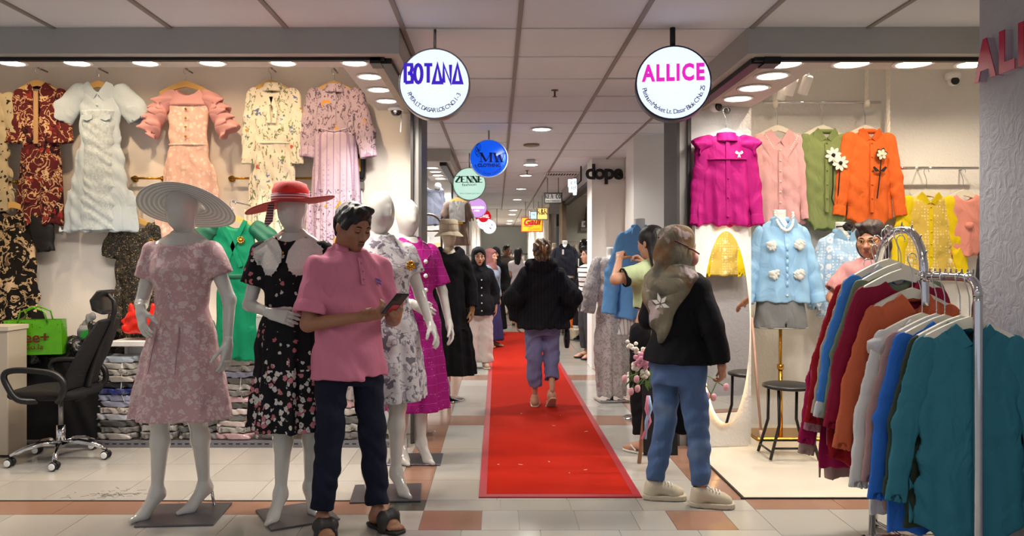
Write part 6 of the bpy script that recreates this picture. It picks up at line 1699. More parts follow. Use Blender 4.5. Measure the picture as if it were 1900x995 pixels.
F().stack([(-.18, 0, 0, .02, .03), (-.10, 0, 0, .032, .065), (-.02, 0, 0, .028, .055), (.02, 0, 0, .012, .02)]).obj('pouch_body', mat('dark_print', '#1a1820', .5, layers=(('blob', 60, .2, '#8a8794', {'gate': .6}),)), t, .007)

# ---- woman in black hijab and white trousers
LH = (P(888, 0, 9.9).x, 9.85, .012)
JH = joints(1.49, True, elR=(-.20, .03, .96), wrR=(-.21, -.02, .76), elL=(.21, .03, .96), wrL=(.215, -.02, .76))
HDH = {'R': {'dir': (0, 0, -1), 'palm': (1, 0, 0)}, 'L': {'dir': (0, 0, -1), 'palm': (-1, 0, 0)}}
t, M_ = person('woman in a black hijab, black shirt and wide white trousers', LH, 8, JH, True, SKIN_F, (4, 2, 0), HDH, .013, .006, feet=None, lip='#8a2a30')
def hijab(t, M, J, m, face=(.058, .085), drape=.10, h=.008, wide=.14, back=0.):
    f = F().ell((0, .018, .035), (.090, .112, .098), .02).ell((0, .0, -.05), (.085, .09, .08), .04).cone((0, .02, -.09), (0, .025, -.18), .085, .10, .05)
    f.ell((0, .01, -.19), (wide, .11, drape * .9), .05); f.wr(.004, 60, (.5, .3, 1), 1.); f.ell((0, -.105, -.022), (face[0], .09, face[1]), .012, carve=True)
    return f.obj('hijab', m, t, h, M)
BHJ = cloth('black_jersey', '#15151a', .9)
hijab(t, M_, JH, BHJ)
sh_ = top(t, JH, True, cloth('black_shirt', '#121219', .85), .035, .66, 1.85, (.068, .066, .055), name='black_shirt', h=.012, hemx=.05, amp=.02, wseed=2)
for i in range(5): MB().sphere((0.02, -.16 - .006 * i, 1.10 - i * .095), .009, 8, 6).obj('button', mat('pearl'), t)
trousers(t, JH, cloth('white_cotton', '#d2cac4', .85), (.10, .094, .105), .0, 'wide_trousers', .013, .005, fem=True)
for sd in 'RL': slipper(t, JH, sd, 0, 'shoe', mat('beige_shoe', '#c9b79f', .6))

# ---- hijab woman in jeans, seen from behind
LJ = (P(1258, 0, 4.40).x, 4.42, .012); RJ = 128
JJ = joints(1.535, True, elR=(-.225, -.02, 1.0), wrR=(-.245, -.075, .79), elL=(.20, .0, 1.02), wrL=(.13, -.20, 1.12),
            kneeR=(-.10, -.05, .44), kneeL=(.085, .0, .44), ankR=(-.135, -.04, .082), ankL=(.115, .06, .082))
HDJ = {'R': {'dir': (.03, -.12, -1), 'palm': (.95, .2, 0), 'curl': (40, 45, 30), 'thumb': (35, 30, 20)}, 'L': {'dir': (-.3, -.3, .9), 'palm': (-.5, .8, 0), 'curl': (40, 50, 30)}}
t, M_ = person('woman in a floral olive headscarf, black top and blue jeans', LJ, RJ, JJ, True, SKIN_T, (-18, 4, 0), HDJ, .010, .005, feet=None, footyaw=(-45, -43))
SCARF = cloth('olive_scarf', '#7d7562', .8, 300, layers=(('noise', 5, .50, .9, '#6e4a28', {'seed': 2, 'soft': .14, 'fac': .8}), ('noise', 6, .52, .9, '#474540', {'seed': 6, 'soft': .12, 'fac': .7}), ('noise', 9, .60, .9, '#b39fa0', {'seed': 9, 'soft': .06, 'fac': .7})))
f = F().ell((0, .022, .035), (.092, .116, .100), .02).ell((0, .06, -.05), (.088, .085, .10), .04).cone((0, .02, -.09), (0, .045, -.19), .085, .11, .05).ell((0, .045, -.22), (.17, .125, .09), .05)
f.ell((0, -.10, -.022), (.056, .09, .085), .012, carve=True); f.wr(.006, 50, (.7, .5, .8), 1.6); f.obj('headscarf', SCARF, t, .0075, M_)
# the scarf's point hanging down the back, wrapped over the shoulders
f = F().stack([(.90, .0, .135, .012, .018), (.98, .0, .14, .055, .03), (1.08, .0, .135, .11, .045), (1.18, 0, .10, .155, .07), (1.27, 0, .055, .175, .10), (1.33, 0, .03, .12, .09)], fold=None).wr(.007, 42, (.6, .5, .8), .7); f.obj('scarf_point', SCARF, t, .008)
q = F().cone((.10, .02, 1.30), (.17, -.08, 1.22), .05, .045, .03).cone((.17, -.08, 1.22), (.17, -.115, 1.02), .045, .03, .03, ys=1.2).wr(.006, 50, (1, 0, .4), 2.); q.obj('scarf_end', SCARF, t, .008)
def petals(mb, c, r, n, Mx=None, w=.4, th=.004, a0=0.):
    for i in range(n):
        a = a0 + 2 * math.pi * i / n; ca, sa = math.cos(a), math.sin(a)
        po = [(c[0] + ca * d * r - sa * o * r, c[1] + sa * d * r + ca * o * r) for d, o in ((.12, 0), (.45, w * .5), (.75, w * .42), (1, 0), (.75, -w * .42), (.45, -w * .5))]
        mb.slab(po, 0, th)
LILY = mat('printed_lily', '#d6cfc8', .85)
for i in range(6):
    mb = MB(); a = 2 * math.pi * i / 6 + .3; ca, sa = math.cos(a), math.sin(a); r = .062
    mb.slab([(ca * d * r - sa * o * r, sa * d * r + ca * o * r) for d, o in ((.1, 0), (.45, .2), (1, 0), (.45, -.2))], 0, .004)
    mb.xf(Matrix.Translation((-.03, .178, 1.12)) @ Matrix.Rotation(math.radians(-8), 4, 'X')); mb.obj('lily_petal', LILY, t)
BTOP = cloth('black_top', '#0f0f13', .9)
top(t, JJ, True, BTOP, .034, .785, 1.93, (.075, .066, .052), name='black_top', h=.009, hemx=.035, amp=.01, wseed=1.)
for sx in (-1, 1): MB().tube([(sx * .085, .0, .0), (sx * .10, -.03, -.01), (sx * .075, -.085, -.028)], .0045, 6).xf(M_).obj('mask_cord', mat('maroon_cord', '#5a1c22', .7), t)
MB().tube([(-.092, .0, .005), (-.085, .07, .03), (0, .138, .05), (.085, .07, .03), (.092, .0, .005)], .0045, 6).xf(M_).obj('mask_cord', mat('maroon_cord'), t)
F().ell((0, -.085, -.055), (.055, .035, .045), .02).obj('face_mask', mat('pink_mask', '#b9837c', .8), t, .006, M_)
JEB = cloth('blue_denim', '#4a6187', .85, 320, layers=(('noise', 4, .58, .9, '#7f94b0', {'detail': 2, 'seed': 3, 'soft': .2, 'fac': .7}),))
trousers(t, JJ, JEB, (.092, .064, .051), .02, 'jeans', .008, .006, fem=True, ease=.016, wseed=.6, waist=.60)
CANV = mat('cream_canvas', '#c4b9a2', .85, bump=(200, .3, .002), var=(12, .2))
for sd, yw in (('R', -45), ('L', -43)): slipper(t, JJ, sd, yw, 'sneaker', CANV, mat('cream_sole', '#bcb09a', .7))
# her dark shoulder bag
t = thing('shoulder_bag', 'black shoulder bag hanging at the scarf woman far side', 'bag', (P(1243, 0, 4.6).x + .02, 4.62, .36))
F().fn(lambda x, y, z: (np.maximum(np.abs(x) / .075, np.maximum(np.abs(y) / .04, np.abs(z - .16) / .16)) - 1) * .04, (-.08, -.04, 0), (.08, .04, .32)).wr(.004, 40, (1, 0, .4), 1).obj('bag_body', cloth('black_bag_cloth', '#0e0e12', .8), t, .009)
MB().tube([(-.05, 0, .31), (-.06, 0, .55), (-.04, 0, .78)], .008, 6).obj('strap', BLACKM, t)

# ---- woman in the pale green top, arms raised to the blue shirt
LG = (P(1210, 0, 5.58).x, 5.58, .012); RG = 214
JG = joints(1.60, True, elR=(-.23, -.16, 1.20), wrR=(-.12, -.30, 1.38), elL=(.30, -.06, 1.22), wrL=(.13, -.20, 1.36), kneeR=(-.09, -.01, .46), ankR=(-.10, .01, .082))
JG['elR'], JG['wrR'] = (-.30, -.10, 1.17), (-.17, -.245, 1.33)
HDG = {'R': {'dir': (.45, -.45, .55), 'palm': (.6, -.2, -.5), 'curl': (45, 50, 30), 'thumb': (55, 30, 20)}, 'L': {'dir': (-.45, -.4, .5), 'palm': (-.6, -.2, -.5), 'curl': (45, 50, 30), 'thumb': (55, 30, 20)}}
t, M_ = person('woman in a pale green top and black trousers, hands raised', LG, RG, JG, True, SKIN_F, (4, 8, 0), HDG, .011, .005, face=False, footyaw=(-10, 5))
GRT = cloth('pale_green_knit', '#b3bf93', .9, 200); TRB = cloth('black_knit_edge', '#14161a', .9)
top(t, JG, True, GRT, .024, 1.02, .62, (.066, .068), (.075, .06, -.01), 'green_top', .009, .004, wseed=1.)
F().stack([(1.015, 0, 0, .142, .118), (1.028, 0, 0, .142, .118)], k=.004).obj('hem_edge', TRB, t, .007)
for sd in 'RL':
    sh, el = V3(JG['sh' + sd]), V3(JG['el' + sd]); d = (el - sh).normalized(); e = sh + (el - sh) * .62
    F().cone(e - d * .006, e + d * .006, .069, .069, .003, flat=True).cone(e - d * .02, e + d * .03, .055, .055, .003, carve=True).obj('sleeve_edge', TRB, t, .006)
f = F().ell((0, .018, .035), (.086, .105, .092), .02).ell((0, .06, -.06), (.08, .06, .12), .04).ell((.02, .075, -.16), (.07, .04, .10), .04); f.ell((0, -.115, -.03), (.066, .06, .10), .01, carve=True); f.obj('hair', HAIRB, t, .008, M_)
trousers(t, JG, cloth('black_trousers', '#101014', .9), (.10, .082, .078), .05, 'trousers', .011, .004, fem=True, wseed=3.)
for sd, yw in (('R', -10), ('L', 5)): slipper(t, JG, sd, yw, 'thong', mat('white_sandal', '#dcd6cc', .5))

# ---- shop woman in the dusty pink top, behind the rack
LP_ = (P(1613, 0, 5.2).x, 5.15, .02); RP = -22
JP = joints(1.60, True, elR=(-.25, -.03, 1.10), wrR=(-.20, -.22, 1.0), elL=(.25, -.03, 1.10), wrL=(.20, -.2, 1.0))
HDP = {'R': {'dir': (.2, -.8, -.4), 'palm': (.5, 0, -.8)}, 'L': {'dir': (-.2, -.8, -.4), 'palm': (-.5, 0, -.8)}}
t, M_ = person('shop woman with glasses and a dusty pink top behind the rack', LP_, RP, JP, True, SKIN_T, (-20, 10, 0), HDP, .011, .004, lip='#8e4a45', footyaw=(-10, 10), hs=1.04)
top(t, JP, True, cloth('dusty_pink_top', '#b07a76', .85),   .040, .80, .80, (.07, .085), (.07, .06, -.03), 'pink_top', .010, .005, hemx=.03, wseed=1.)
f = F().ell((0, .02, .040), (.088, .106, .090), .02).ell((.05, .05, -.04), (.05, .06, .08), .03).ell((-.05, .05, -.04), (.05, .06, .08), .03).ell((.075, .03, -.07), (.03, .04, .06), .03).ell((-.03, -.06, .10), (.05, .035, .02), .03)
f.disp(lambda x, y, z: .004 * np.sin(120 * x + 50 * z)); f.ell((0, -.115, -.025), (.068, .066, .092), .01, carve=True); f.obj('hair', HAIRDK, t, .006, M_)
g = MB()
for sx in (-1, 1):
    g.tube([(sx * .033 + .022 * math.cos(a), -.098, .0 + .016 * math.sin(a)) for a in [i * .524 for i in range(12)]], .0013, 5, closed=True); g.tube([(sx * .055, -.096, .004), (sx * .08, 0, .004)], .0013, 5)
g.tube([(-.011, -.099, .003), (0, -.101, .005), (.011, -.099, .003)], .0013, 5); g.xf(M_).obj('glasses', GOLD, t)
trousers(t, JP, cloth('black_trousers'), (.10, .09, .085), .04, 'trousers', .012, .004, fem=True)
for sd, yw in (('R', -10), ('L', 10)): slipper(t, JP, sd, yw, 'slide', mat('black_sandal', '#191615', .6))

# ---- people further down the aisle
def simple(label, loc, rz, H, fem, skin, topm, botm, hairm, kind='hair', bot='trousers', frac=1.0, sl=.6, J=None, head=(0, 0, 0), hem=None, long_hair=False, slr=(.07, .068, .055), face=True, arms=None, shoes=None, vox=.017, skirt_st=None):
    J = J or joints(H, fem); 
    hd = arms if arms is not None else {'R': {'dir': (0, 0, -1), 'palm': (1, 0, 0)}, 'L': {'dir': (0, 0, -1), 'palm': (-1, 0, 0)}}
    t, M = person(label, loc, rz, J, fem, skin, head, hd, vox, .009, face, footyaw=(-8, 8), leg=.8 if bot == 'trousers' else 1.0)
    top(t, J, fem, topm, .025, hem or .47 * H, sl, slr, name='top', h=.016, hemx=.015)
    if bot == 'trousers': trousers(t, J, botm, (.098, .085, .075), .05, 'trousers', .016, .003, fem=fem, frac=frac)
    elif bot == 'shorts': trousers(t, J, botm, (.105, .10, .1), .05, 'shorts', .016, .003, fem=fem, frac=.85)
    else: skirt(t, J, botm, skirt_st or [(.10, 0, 0, .22, .19, .06), (.5 * H, 0, 0, .15, .12, .02), (.6 * H, 0, 0, .12, .10, 0)], h=.018)
    if kind == 'hair':
        f = hair_cap(); 
        if long_hair: f.ell((0, .08, -.10), (.07, .045, .16), .04)
        f.obj('hair', hairm, t, .010, M)
    elif kind == 'hijab': hijab(t, M, J, hairm, h=.012)
    elif kind == 'niqab': hijab(t, M, J, hairm, face=(.055, .03), h=.012)
    if shoes:
        for sd, yw in (('R', -8), ('L', 8)): slipper(t, J, sd, yw, 'thong', shoes)
    return t
def at(x, yf): Y = floorY(yf); return (P(x, 0, Y).x, Y, .012)
simple('woman in a denim jacket, rose headscarf and long violet skirt', at(911, 645), 60, 1.50, True, SKIN_F, cloth('pale_denim', '#8f9bad', .85), cloth('violet_cotton', '#3b3562', .85), cloth('rose_scarf', '#8a5a58', .85), 'hijab', 'skirt', sl=1.9, hem=.80, slr=(.085, .08, .06), face=False)
simple('woman veiled in black behind the denim jacket', at(919, 622), -10, 1.56, True, SKIN_F, cloth('black_abaya', '#0f0f12', .9), cloth('black_abaya'), cloth('black_abaya'), 'niqab', 'skirt', sl=1.95, slr=(.085, .09, .08))
JS = joints(1.70, False, elR=(-.24, .0, 1.06), wrR=(.05, -.17, 1.10), elL=(.24, 0, 1.06), wrL=(-.05, -.19, 1.13))
simple('man in a taupe shirt and grey shorts with folded arms', at(940, 583), 38, 1.70, False, SKIN_M, cloth('taupe_tee', '#6f6256', .9), cloth('grey_shorts', '#6d6f70', .9), HAIRB, 'hair', 'shorts', J=JS, sl=.7, hem=.80, slr=(.085, .085, .06), arms={'R': {'dir': (1, .1, 0), 'palm': (0, 1, 0)}, 'L': {'dir': (-1, .1, 0), 'palm': (0, 1, 0)}}, shoes=mat('brown_sandal', '#4a2f28', .6))
simple('woman in a short white dress with long dark hair, back turned', at(962, 603), 165, 1.58, True, SKIN_F, cloth('white_dress_cloth', '#d8d0d4', .85), cloth('white_dress_cloth'), HAIRB, 'hair', 'skirt', sl=.6, long_hair=True, face=False, shoes=BLACKM, skirt_st=[(.56, 0, 0, .20, .17, .06), (.80, 0, 0, .16, .13, .03), (.96, 0, 0, .125, .10, 0)])
simple('person in a pale pink shirt far down the aisle', at(945, 568), 150, 1.62, True, SKIN_F, cloth('pale_pink_shirt', '#d8b5ae', .85), cloth('black_trousers'), HAIRDK, face=False)
simple('woman in a white and blue patterned hijab at the aisle end', at(957, 564), 0, 1.52, True, SKIN_F, cloth('blue_print', '#3a4fa8', .85, layers=(('blob', 20, .3, '#d8dcea', {'gate': .5}),)), cloth('black_trousers'), cloth('white_scarf', '#c9ccd8', .85), 'hijab', sl=1.9)
simple('person with black hair at the left side of the aisle, half hidden', at(889, 618), 170, 1.50, True, SKIN_F, cloth('grey_shirt', '#7a7a80', .85), cloth('black_trousers'), HAIRB, face=False, sl=1.9)
simple('shopper in a black and white striped shirt beside the white pillar', (P(1091, 0, 10.8).x, 10.8, .012), -70, 1.52, True, SKIN_F, cloth('striped_jersey', '#d6d2cc', .85, layers=(('stripe', 2, .065, .016, '#17171a'),)), cloth('charcoal_trousers', '#3a3a3c', .9), HAIRB, sl=1.5, hem=.80, shoes=BLACKM, slr=(.08, .075, .06))
# ================================================================== right shop
YB = 6.38
HP_ = 'ivory hangers in the right shop'
def rhang(label, x, y, Y, hook, rz=0, w=.17): return hanger(label, P(x, y, Y), IVORY, rz, w, hook, group=HP_, th=.03)
def shirt_st(sh, L, bust, hem, d=.055): return [(.005, .07, .03), (-.045, sh, .045), (-.2, bust, d), (-L * .6, (bust + hem) / 2, d + .003), (-L, hem, d)]
LS = lambda sh, L, out=.06, r=.066: both(sh - .015, -.075, [(out * .6, -.005, -L * .5), (out, -.02, -L)], [r, r * .9, r * .72], 1.6)
# magenta ruffle blouse on the return wall
MG = cloth('magenta_cotton', '#a00a66', .7)
rhang('ivory hanger under the magenta ruffle blouse', 1347, 238, 5.70, .15)
t = thing('wall_hook', 'round steel wall hook above the magenta blouse', 'hook', P(1347, 207, 5.78))
MB().lathe([(.0, .045), (.022, .045), (.024, .035), (.010, .03), (.008, 0)], n=14, axis='y').obj('knob', STEEL, t)
def _p(t, yf):
    for sx in (-1, 1):
        f = F().cone((sx * .13, 0, -.05), (sx * .225, -.01, -.10), .045, .065, .02, ys=1.3, flat=True); f.disp(lambda x, y, z: .008 * np.sin(75 * z + 55 * y)); f.cone((sx * .17, 0, -.075), (sx * .26, -.01, -.13), .03, .06, .004, ys=1.35, carve=True); f.obj('shoulder_ruffle', MG, t, .0075)
    f = F().stack([(-.19, 0, -.003, .155, .06), (-.18, 0, -.003, .155, .06)], pw=2.3); f.obj('yoke_seam', MG, t, .008)
    mb = MB()
    for sx in (-1, 1): mb.ribbon([(.075, -.145), (.075 + sx * .02, -.13), (.075 + sx * .026, -.14), (.075 + sx * .015, -.148), (.075, -.145)], .006, yf(-.15) - .012, .006)
    for sx in (-1, 1): mb.ribbon([(.075, -.147), (.075 + sx * .008, -.175)], .006, yf(-.16) - .012, .006)
    mb.obj('bow_brooch', mat('pearl'), t)
garment('ruffle_blouse', 'magenta blouse with ruffled shoulders and a pearl bow', 'blouse', P(1347, 250, 5.69), MG, [(.005, .065, .03), (-.045, .145, .045), (-.17, .16, .055), (-.45, .195, .06), (-.66, .235, .06)],
        sleeves=both(.155, -.085, [(.045, 0, -.3), (.07, -.02, -.56)], [.062, .058, .042], 1.6), cuffs_m=MG, collar='band', buttons=(5, -.05, -.6), button_m=MG, fold=(.011, 40), seed=.5, h=.0085)
_p(bpy.data.objects['ruffle_blouse'], lambda z: -.055)
# light pink collar blouse
LPK = cloth('light_pink_cotton', '#dca9ac', .8); 
rhang('ivory hanger under the light pink blouse', 1442, 232, YB, .18)
garment('collar_blouse', 'light pink blouse with a long pearl-edged collar', 'blouse', P(1444, 246, YB - .01), LPK, shirt_st(.17, .74, .185, .21), sleeves=LS(.17, .62, .075), cuffs_m=LPK, collar='big', buttons=(7, -.15, -.66), button_m=mat('pearl'), fold=(.009, 34), seed=1.1)
_t = bpy.data.objects['collar_blouse']
for sx in (-1, 1):
    for i in range(9): MB().sphere((sx * (.135 - .0085 * i), -.09 + .014 * (i < 4) * 0, -.03 - i * .0145), .0055, 8, 6).obj('pearl', mat('pearl'), _t)
# olive green shirt with two daisies
OLV = cloth('olive_cotton', '#7d8a57', .8)
rhang('ivory hanger under the olive daisy shirt', 1525, 232, YB, .18)
WF = mat('white_felt', '#e8e4d6', .9); BF = mat('black_felt', '#221c1c', .9)
def flower(t, x, z, y, r, n, pm, cm, stem=None, w=.45, leaves=None):
    for i in range(n):
        a = 2 * math.pi * i / n + .2; ca, sa = math.cos(a), math.sin(a)
        MB().slab([(x + ca * d * r - sa * o * r, z + sa * d * r + ca * o * r) for d, o in ((.1, 0), (.4, w * .42), (.75, w * .5), (1, w * .15), (1, -w * .15), (.75, -w * .5), (.4, -w * .42))], y - .003 * (i % 2), .006).obj('petal', pm, t)
    MB().lathe([(0, .009), (r * .22, .007), (r * .25, 0)], (x, y - .004, z), 10, 'y').obj('flower_centre', cm, t)
    if stem: MB().ribbon([(x, z - r * .3)] + stem, .008, y + .004, .006).obj('stem', BF, t)
    for lf in (leaves or ()): MB().slab(lf, y, .005).obj('leaf', BF, t)
def _p(t, yf):
    y = yf(-.3) - .018
    flower(t, .045, -.20, y, .065, 8, WF, BF, [(.045, -.45), (.035, -.55), (.052, -.60)]); flower(t, .10, -.265, y - .006, .065, 8, WF, BF, [(.085, -.5), (.07, -.66)])
garment('daisy_shirt', 'olive green shirt with two white daisies on the front', 'shirt', P(1530, 244, YB - .02), OLV, shirt_st(.165, .80, .175, .185), sleeves=[arm(-1, .15, -.075, [(.02, .01, -.3), (.03, .02, -.6)], [.06, .055, .045], 1.8), arm(1, .15, -.075, [(.02, .01, -.3), (.03, .02, -.6)], [.06, .055, .045], 1.8)], collar='point', buttons=(6, -.1, -.66), button_m=OLV, fold=(.008, 30), seed=2.1, parts=_p, hemcut=.10)
# orange shirt with one dark flower
ORG = cloth('orange_cotton', '#d9652a', .8)
rhang('ivory hanger under the orange flower shirt', 1605, 232, YB, .18)
def _p(t, yf):
    y = yf(-.25) - .018
    flower(t, .075, -.19, y + .002, .05, 6, BF, BF, w=.6); flower(t, .07, -.195, y - .008, .043, 6, mat('cream_felt', '#d6cbb4', .9), WF, [(.06, -.35), (.035, -.55)], .6, [[(.055, -.33), (.10, -.29), (.115, -.30), (.09, -.335)], [(.055, -.33), (.01, -.29), (-.002, -.30), (.02, -.335)]])
garment('flower_shirt', 'orange shirt with a cream flower on a dark stem', 'shirt', P(1612, 244, YB - .03), ORG, shirt_st(.175, .78, .185, .19), sleeves=LS(.175, .60, .10, .07), cuffs_m=ORG, collar='point', buttons=(6, -.1, -.66), button_m=ORG, fold=(.008, 30), seed=3.1, parts=_p, hemcut=.08, rz=4)
# yellow lace shirt
YEL = cloth('yellow_cotton', '#d9bf12', .75); YLACE = cloth('yellow_lace', '#cdb052', .8, layers=(('blob', 13, .36, '#e9dcae', {'rand': .15, 'ring': .16, 'raise': .6}), ('blob', 13, .08, '#e9dcae', {'rand': .15}), ('blob', 40, .34, '#e4d49e', {'rand': .3, 'ring': .2})))
rhang('ivory hanger under the yellow lace shirt', 1719, 352, YB, .17)
garment('lace_shirt', 'yellow shirt with cream lace front on the right wall', 'shirt', P(1722, 362, YB - .01), YLACE, shirt_st(.185, .64, .195, .2), sleeves=LS(.185, .58, .10, .07), sleeve_m=YEL, cuffs_m=YEL, collar='point', collar_m=YEL, buttons=(6, -.1, -.6), button_m=YEL, placket=YEL, fold=(.005, 26), seed=4.1)
SLM = cloth('salmon_knit', '#d68d80', .85)
rhang('ivory hanger under the salmon knotted top', 1787, 352, YB, .17)
garment('knot_top', 'salmon knotted top half hidden by the stucco column', 'blouse', P(1792, 360, YB - .01), SLM, shirt_st(.165, .5, .17, .17), fold=(.01, 30), seed=5., parts=lambda t, yf: F().ell((.0, yf(-.25) - .01, -.26), (.035, .02, .03), .01).obj('knot', SLM, t, .008))
# chrome rails and ropes
def chrome_rail(label, x0, x1, y, Y):
    a, b = P(x0, y, Y), P(x1, y, Y); t = thing('wall_rail', label, 'rail', a); MB().tube([(0, 0, 0), (b.x - a.x, 0, 0)], .012, 10).obj('bar', CHROME, t); return t
t = chrome_rail('chrome clothes rail hung on ropes over the pastel shirts', 1416, 1634, 190, YB)
for x in (-.02,): pass
t = chrome_rail('chrome clothes rail over the yellow lace shirt', 1660, 1815, 312, YB)
MB().tube([(.25, 0, 0), (.25, 6.5 - YB, 0)], .008, 8).obj('bracket', CHROME, t); MB().tube([(.6, 0, 0), (.6, 6.5 - YB, 0)], .008, 8).obj('bracket', CHROME, t)
ROPE = mat('cotton_rope', '#ece6d8', .9)
def rope(label, x, y1, Y=YB):
    a = P(x, y1, Y); L = 3.2 - a.z; t = thing('rope', label, 'rope', a, group='ropes of the right shop'); n = int(L / .012)
    for k in range(3):
        MB().tube([(.008 * math.cos(i * .55 + k * 2.094), .008 * math.sin(i * .55 + k * 2.094), L * i / n) for i in range(n + 1)], .0085, 6).obj('strand', ROPE, t)
    return t
t = rope('twisted white rope holding the right end of the upper rail', 1608, 192); MB().lathe([(.02, -.03), (.026, 0), (.02, .03)], n=12).obj('knot', ROPE, t)
t = rope('twisted white rope holding the left end of the upper rail', 1438, 192); MB().lathe([(.02, -.03), (.026, 0), (.02, .03)], n=12).obj('knot', ROPE, t)
rope('twisted white rope running down to the lower rail', 1648, 310)
# spot cylinders
for i, (x, y) in enumerate(((1455, 163), (1470, 154), (1497, 151))):
    t = thing('track_spot', f'white cylinder spot lamp under the inner ceiling, {ORD[i]} from the left', 'light', P(x, y, 5.9 - .25 * i), 20, 'track spots of the right shop', rx=28)
    MB().lathe([(.034, -.09), (.034, .03), (.028, .04), (0, .04)], n=18).obj('cylinder', TRIMW, t); MB().lathe([(0, -.089), (.03, -.089)], n=16).obj('lens', emitter('spot_lens', '#fff2dc', 5.0), t)
    MB().tube([(0, 0, .03), (0, .1, .25)], .008, 6).obj('stem', TRIMW, t)

# pearl-necklace form with the flower shirt
t, J6, dz6 = bust_form('bust_form', 'white form with pearl necklace in the pale blue flower shirt', (P(1448, 0, 6.06).x, 6.06, .006), 0, 1.685, MANQW, GOLD, GOLD, base_r=.24, square=True)
LB6 = t.location.copy(); n6 = J6['neck'][2] + dz6
LBLUE = cloth('pale_blue_cotton', '#8fb9da', .8)
def _p(t, yf):
    for (x, z) in ((-.115, -.20), (.095, -.195), (-.095, -.42), (.095, -.42)):
        for i in range(7):
            a = 2 * math.pi * i / 7; f = F().ell((x + .022 * math.cos(a), yf(z) - .008 - .002 * (i % 2), z + .021 * math.sin(a)), (.022, .008, .021), .004, rot=(0, 0, 12 * math.cos(a))).wr(.003, 160, (1, 0, 1), i); f.obj('petal', mat('cream_organza', '#c3c4be', .85), t, .005)
    for i in range(6): F().ell((.0, yf(-.2 - i * .06) - .012, -.22 - i * .055), (.012, .01, .024), .004).obj('frill', LBLUE, t, .006)
garment('applique_shirt', 'pale blue shirt with four cream fabric flowers', 'shirt', (LB6.x, 6.05, n6 - .005), LBLUE, [(.0, .075, .06), (-.05, .165, .085), (-.2, .19, .125), (-.45, .20, .12), (-.635, .225, .125)], sleeves=both(.155, -.10, [(.07, 0, -.28), (.125, -.02, -.53)], [.058, .072, .06], 1.2), cuffs_m=LBLUE, collar='point', parts=_p, fold=(.007, 30), h=.0085, buttons=(6, -.1, -.58), button_m=mat('pearl'), neck=(.085, .07), vneck=.12)
t = thing('denim_shorts', 'grey denim shorts below the pale blue flower shirt', 'shorts', (LB6.x, 6.06, n6 - .84))
F().stack([(0, 0, 0, .205, .13), (.12, 0, 0, .19, .125), (.26, 0, 0, .165, .115)], pw=2.6).fn(lambda x, y, z: np.abs(x) - .006 + 0 * y + np.maximum(z - .04, 0) * 2, (-.01, -.2, -.01), (.01, .2, .06), .004, carve=True).wr(.003, 40, (1, 0, .6), 1).obj('shorts_body', cloth('grey_denim', '#77797a', .9, 300), t, .0085)
F().stack([(-.003, 0, 0, .207, .132), (.008, 0, 0, .207, .132)], pw=2.6).obj('frayed_hem', cloth('pale_fray', '#a9aaa8', .9), t, .007)
t = thing('pearl_necklace', 'thick pearl necklace on the white neck form', 'necklace', (LB6.x, 6.05, n6))
for i in range(22):
    a = math.pi * (1.0 + i / 21.0) if False else math.radians(180 + 180 * i / 21)
    MB().sphere((.068 * math.cos(a), -.065 - .055 * -math.sin(a) + .0, .045 + .135 * math.sin(a)), .0115, 10, 7).obj('bead', mat('pearl_bead', '#ece7dd', .2, coat=.5), t)
# lace blue form behind
t, J7, dz7 = bust_form('bust_form', 'white form with a black flower choker in pale blue lace', (P(1563, 0, 6.28).x, 6.28, .006), 0, 1.60, MANQW, GOLD, GOLD, base_r=.16)
n7 = J7['neck'][2] + dz7; LACEB = cloth('blue_lace', '#9fc0dd', .8, layers=(('blob', 14, .36, '#dfe4ea', {'rand': .2, 'ring': .14, 'raise': .6}), ('blob', 42, .34, '#dfe4ea', {'rand': .3, 'ring': .2})))
x7 = t.location.x
garment('lace_blouse', 'pale blue lace shirt on the form behind the shop woman', 'shirt', (x7, 6.27, n7 - .005), LACEB, [(.0, .075, .06), (-.05, .16, .085), (-.2, .18, .12), (-.68, .20, .12)], sleeves=both(.15, -.10, [(.06, 0, -.28), (.09, -.02, -.53)], [.056, .068, .055], 1.2), collar='point', collar_m=LBLUE, fold=(.006, 30), h=.0095, neck=(.085, .07))
t = thing('flower_choker', 'black fabric flower choker on the white neck form', 'choker', (x7, 6.25, n7 + .035))
for i in range(6):
    a = i * 1.047; F().ell((.022 * math.cos(a), -.072, .0 + .02 * math.sin(a)), (.022, .018, .02), .004).wr(.004, 120, (1, 0, 1), i).obj('petal', BF, t, .005)
MB().tube([(.056 * math.cos(a), .0 + .056 * math.sin(a), .0) for a in [j * .2618 for j in range(24)]], .006, 6, closed=True).obj('band', BF, t)
# stool
t = thing('folding_stool', 'black round folding stool beside the gold stand', 'stool', (P(1462, 0, 5.42).x, 5.42, .006))
MB().lathe([(0, .505), (.155, .505), (.172, .498), (.172, .482), (.15, .476), (0, .476)], n=36).obj('seat', mat('black_vinyl', '#1b1a1a', .4), t)
for sy in (-1, 1):
    MB().tube([(-.17, sy * .13, .012), (-.10, sy * .11, .25), (.075, sy * .08, .478)], .011, 8).obj('leg', BLACKP, t) if False else None
for sx in (-1, 1):
    for sy in (-1, 1):
        MB().tube([(sx * .165, sy * .125, .008), (sx * .12 - sx * .02, sy * .11, .24), (sx * .10, sy * .10, .478)], .011, 8).obj('leg', BLACKP, t)
MB().tube([(-.15, -.12, .085), (.15, -.12, .085)], .008, 6).obj('stretcher', BLACKP, t); MB().tube([(-.15, .12, .085), (.15, .12, .085)], .008, 6).obj('stretcher', BLACKP, t)
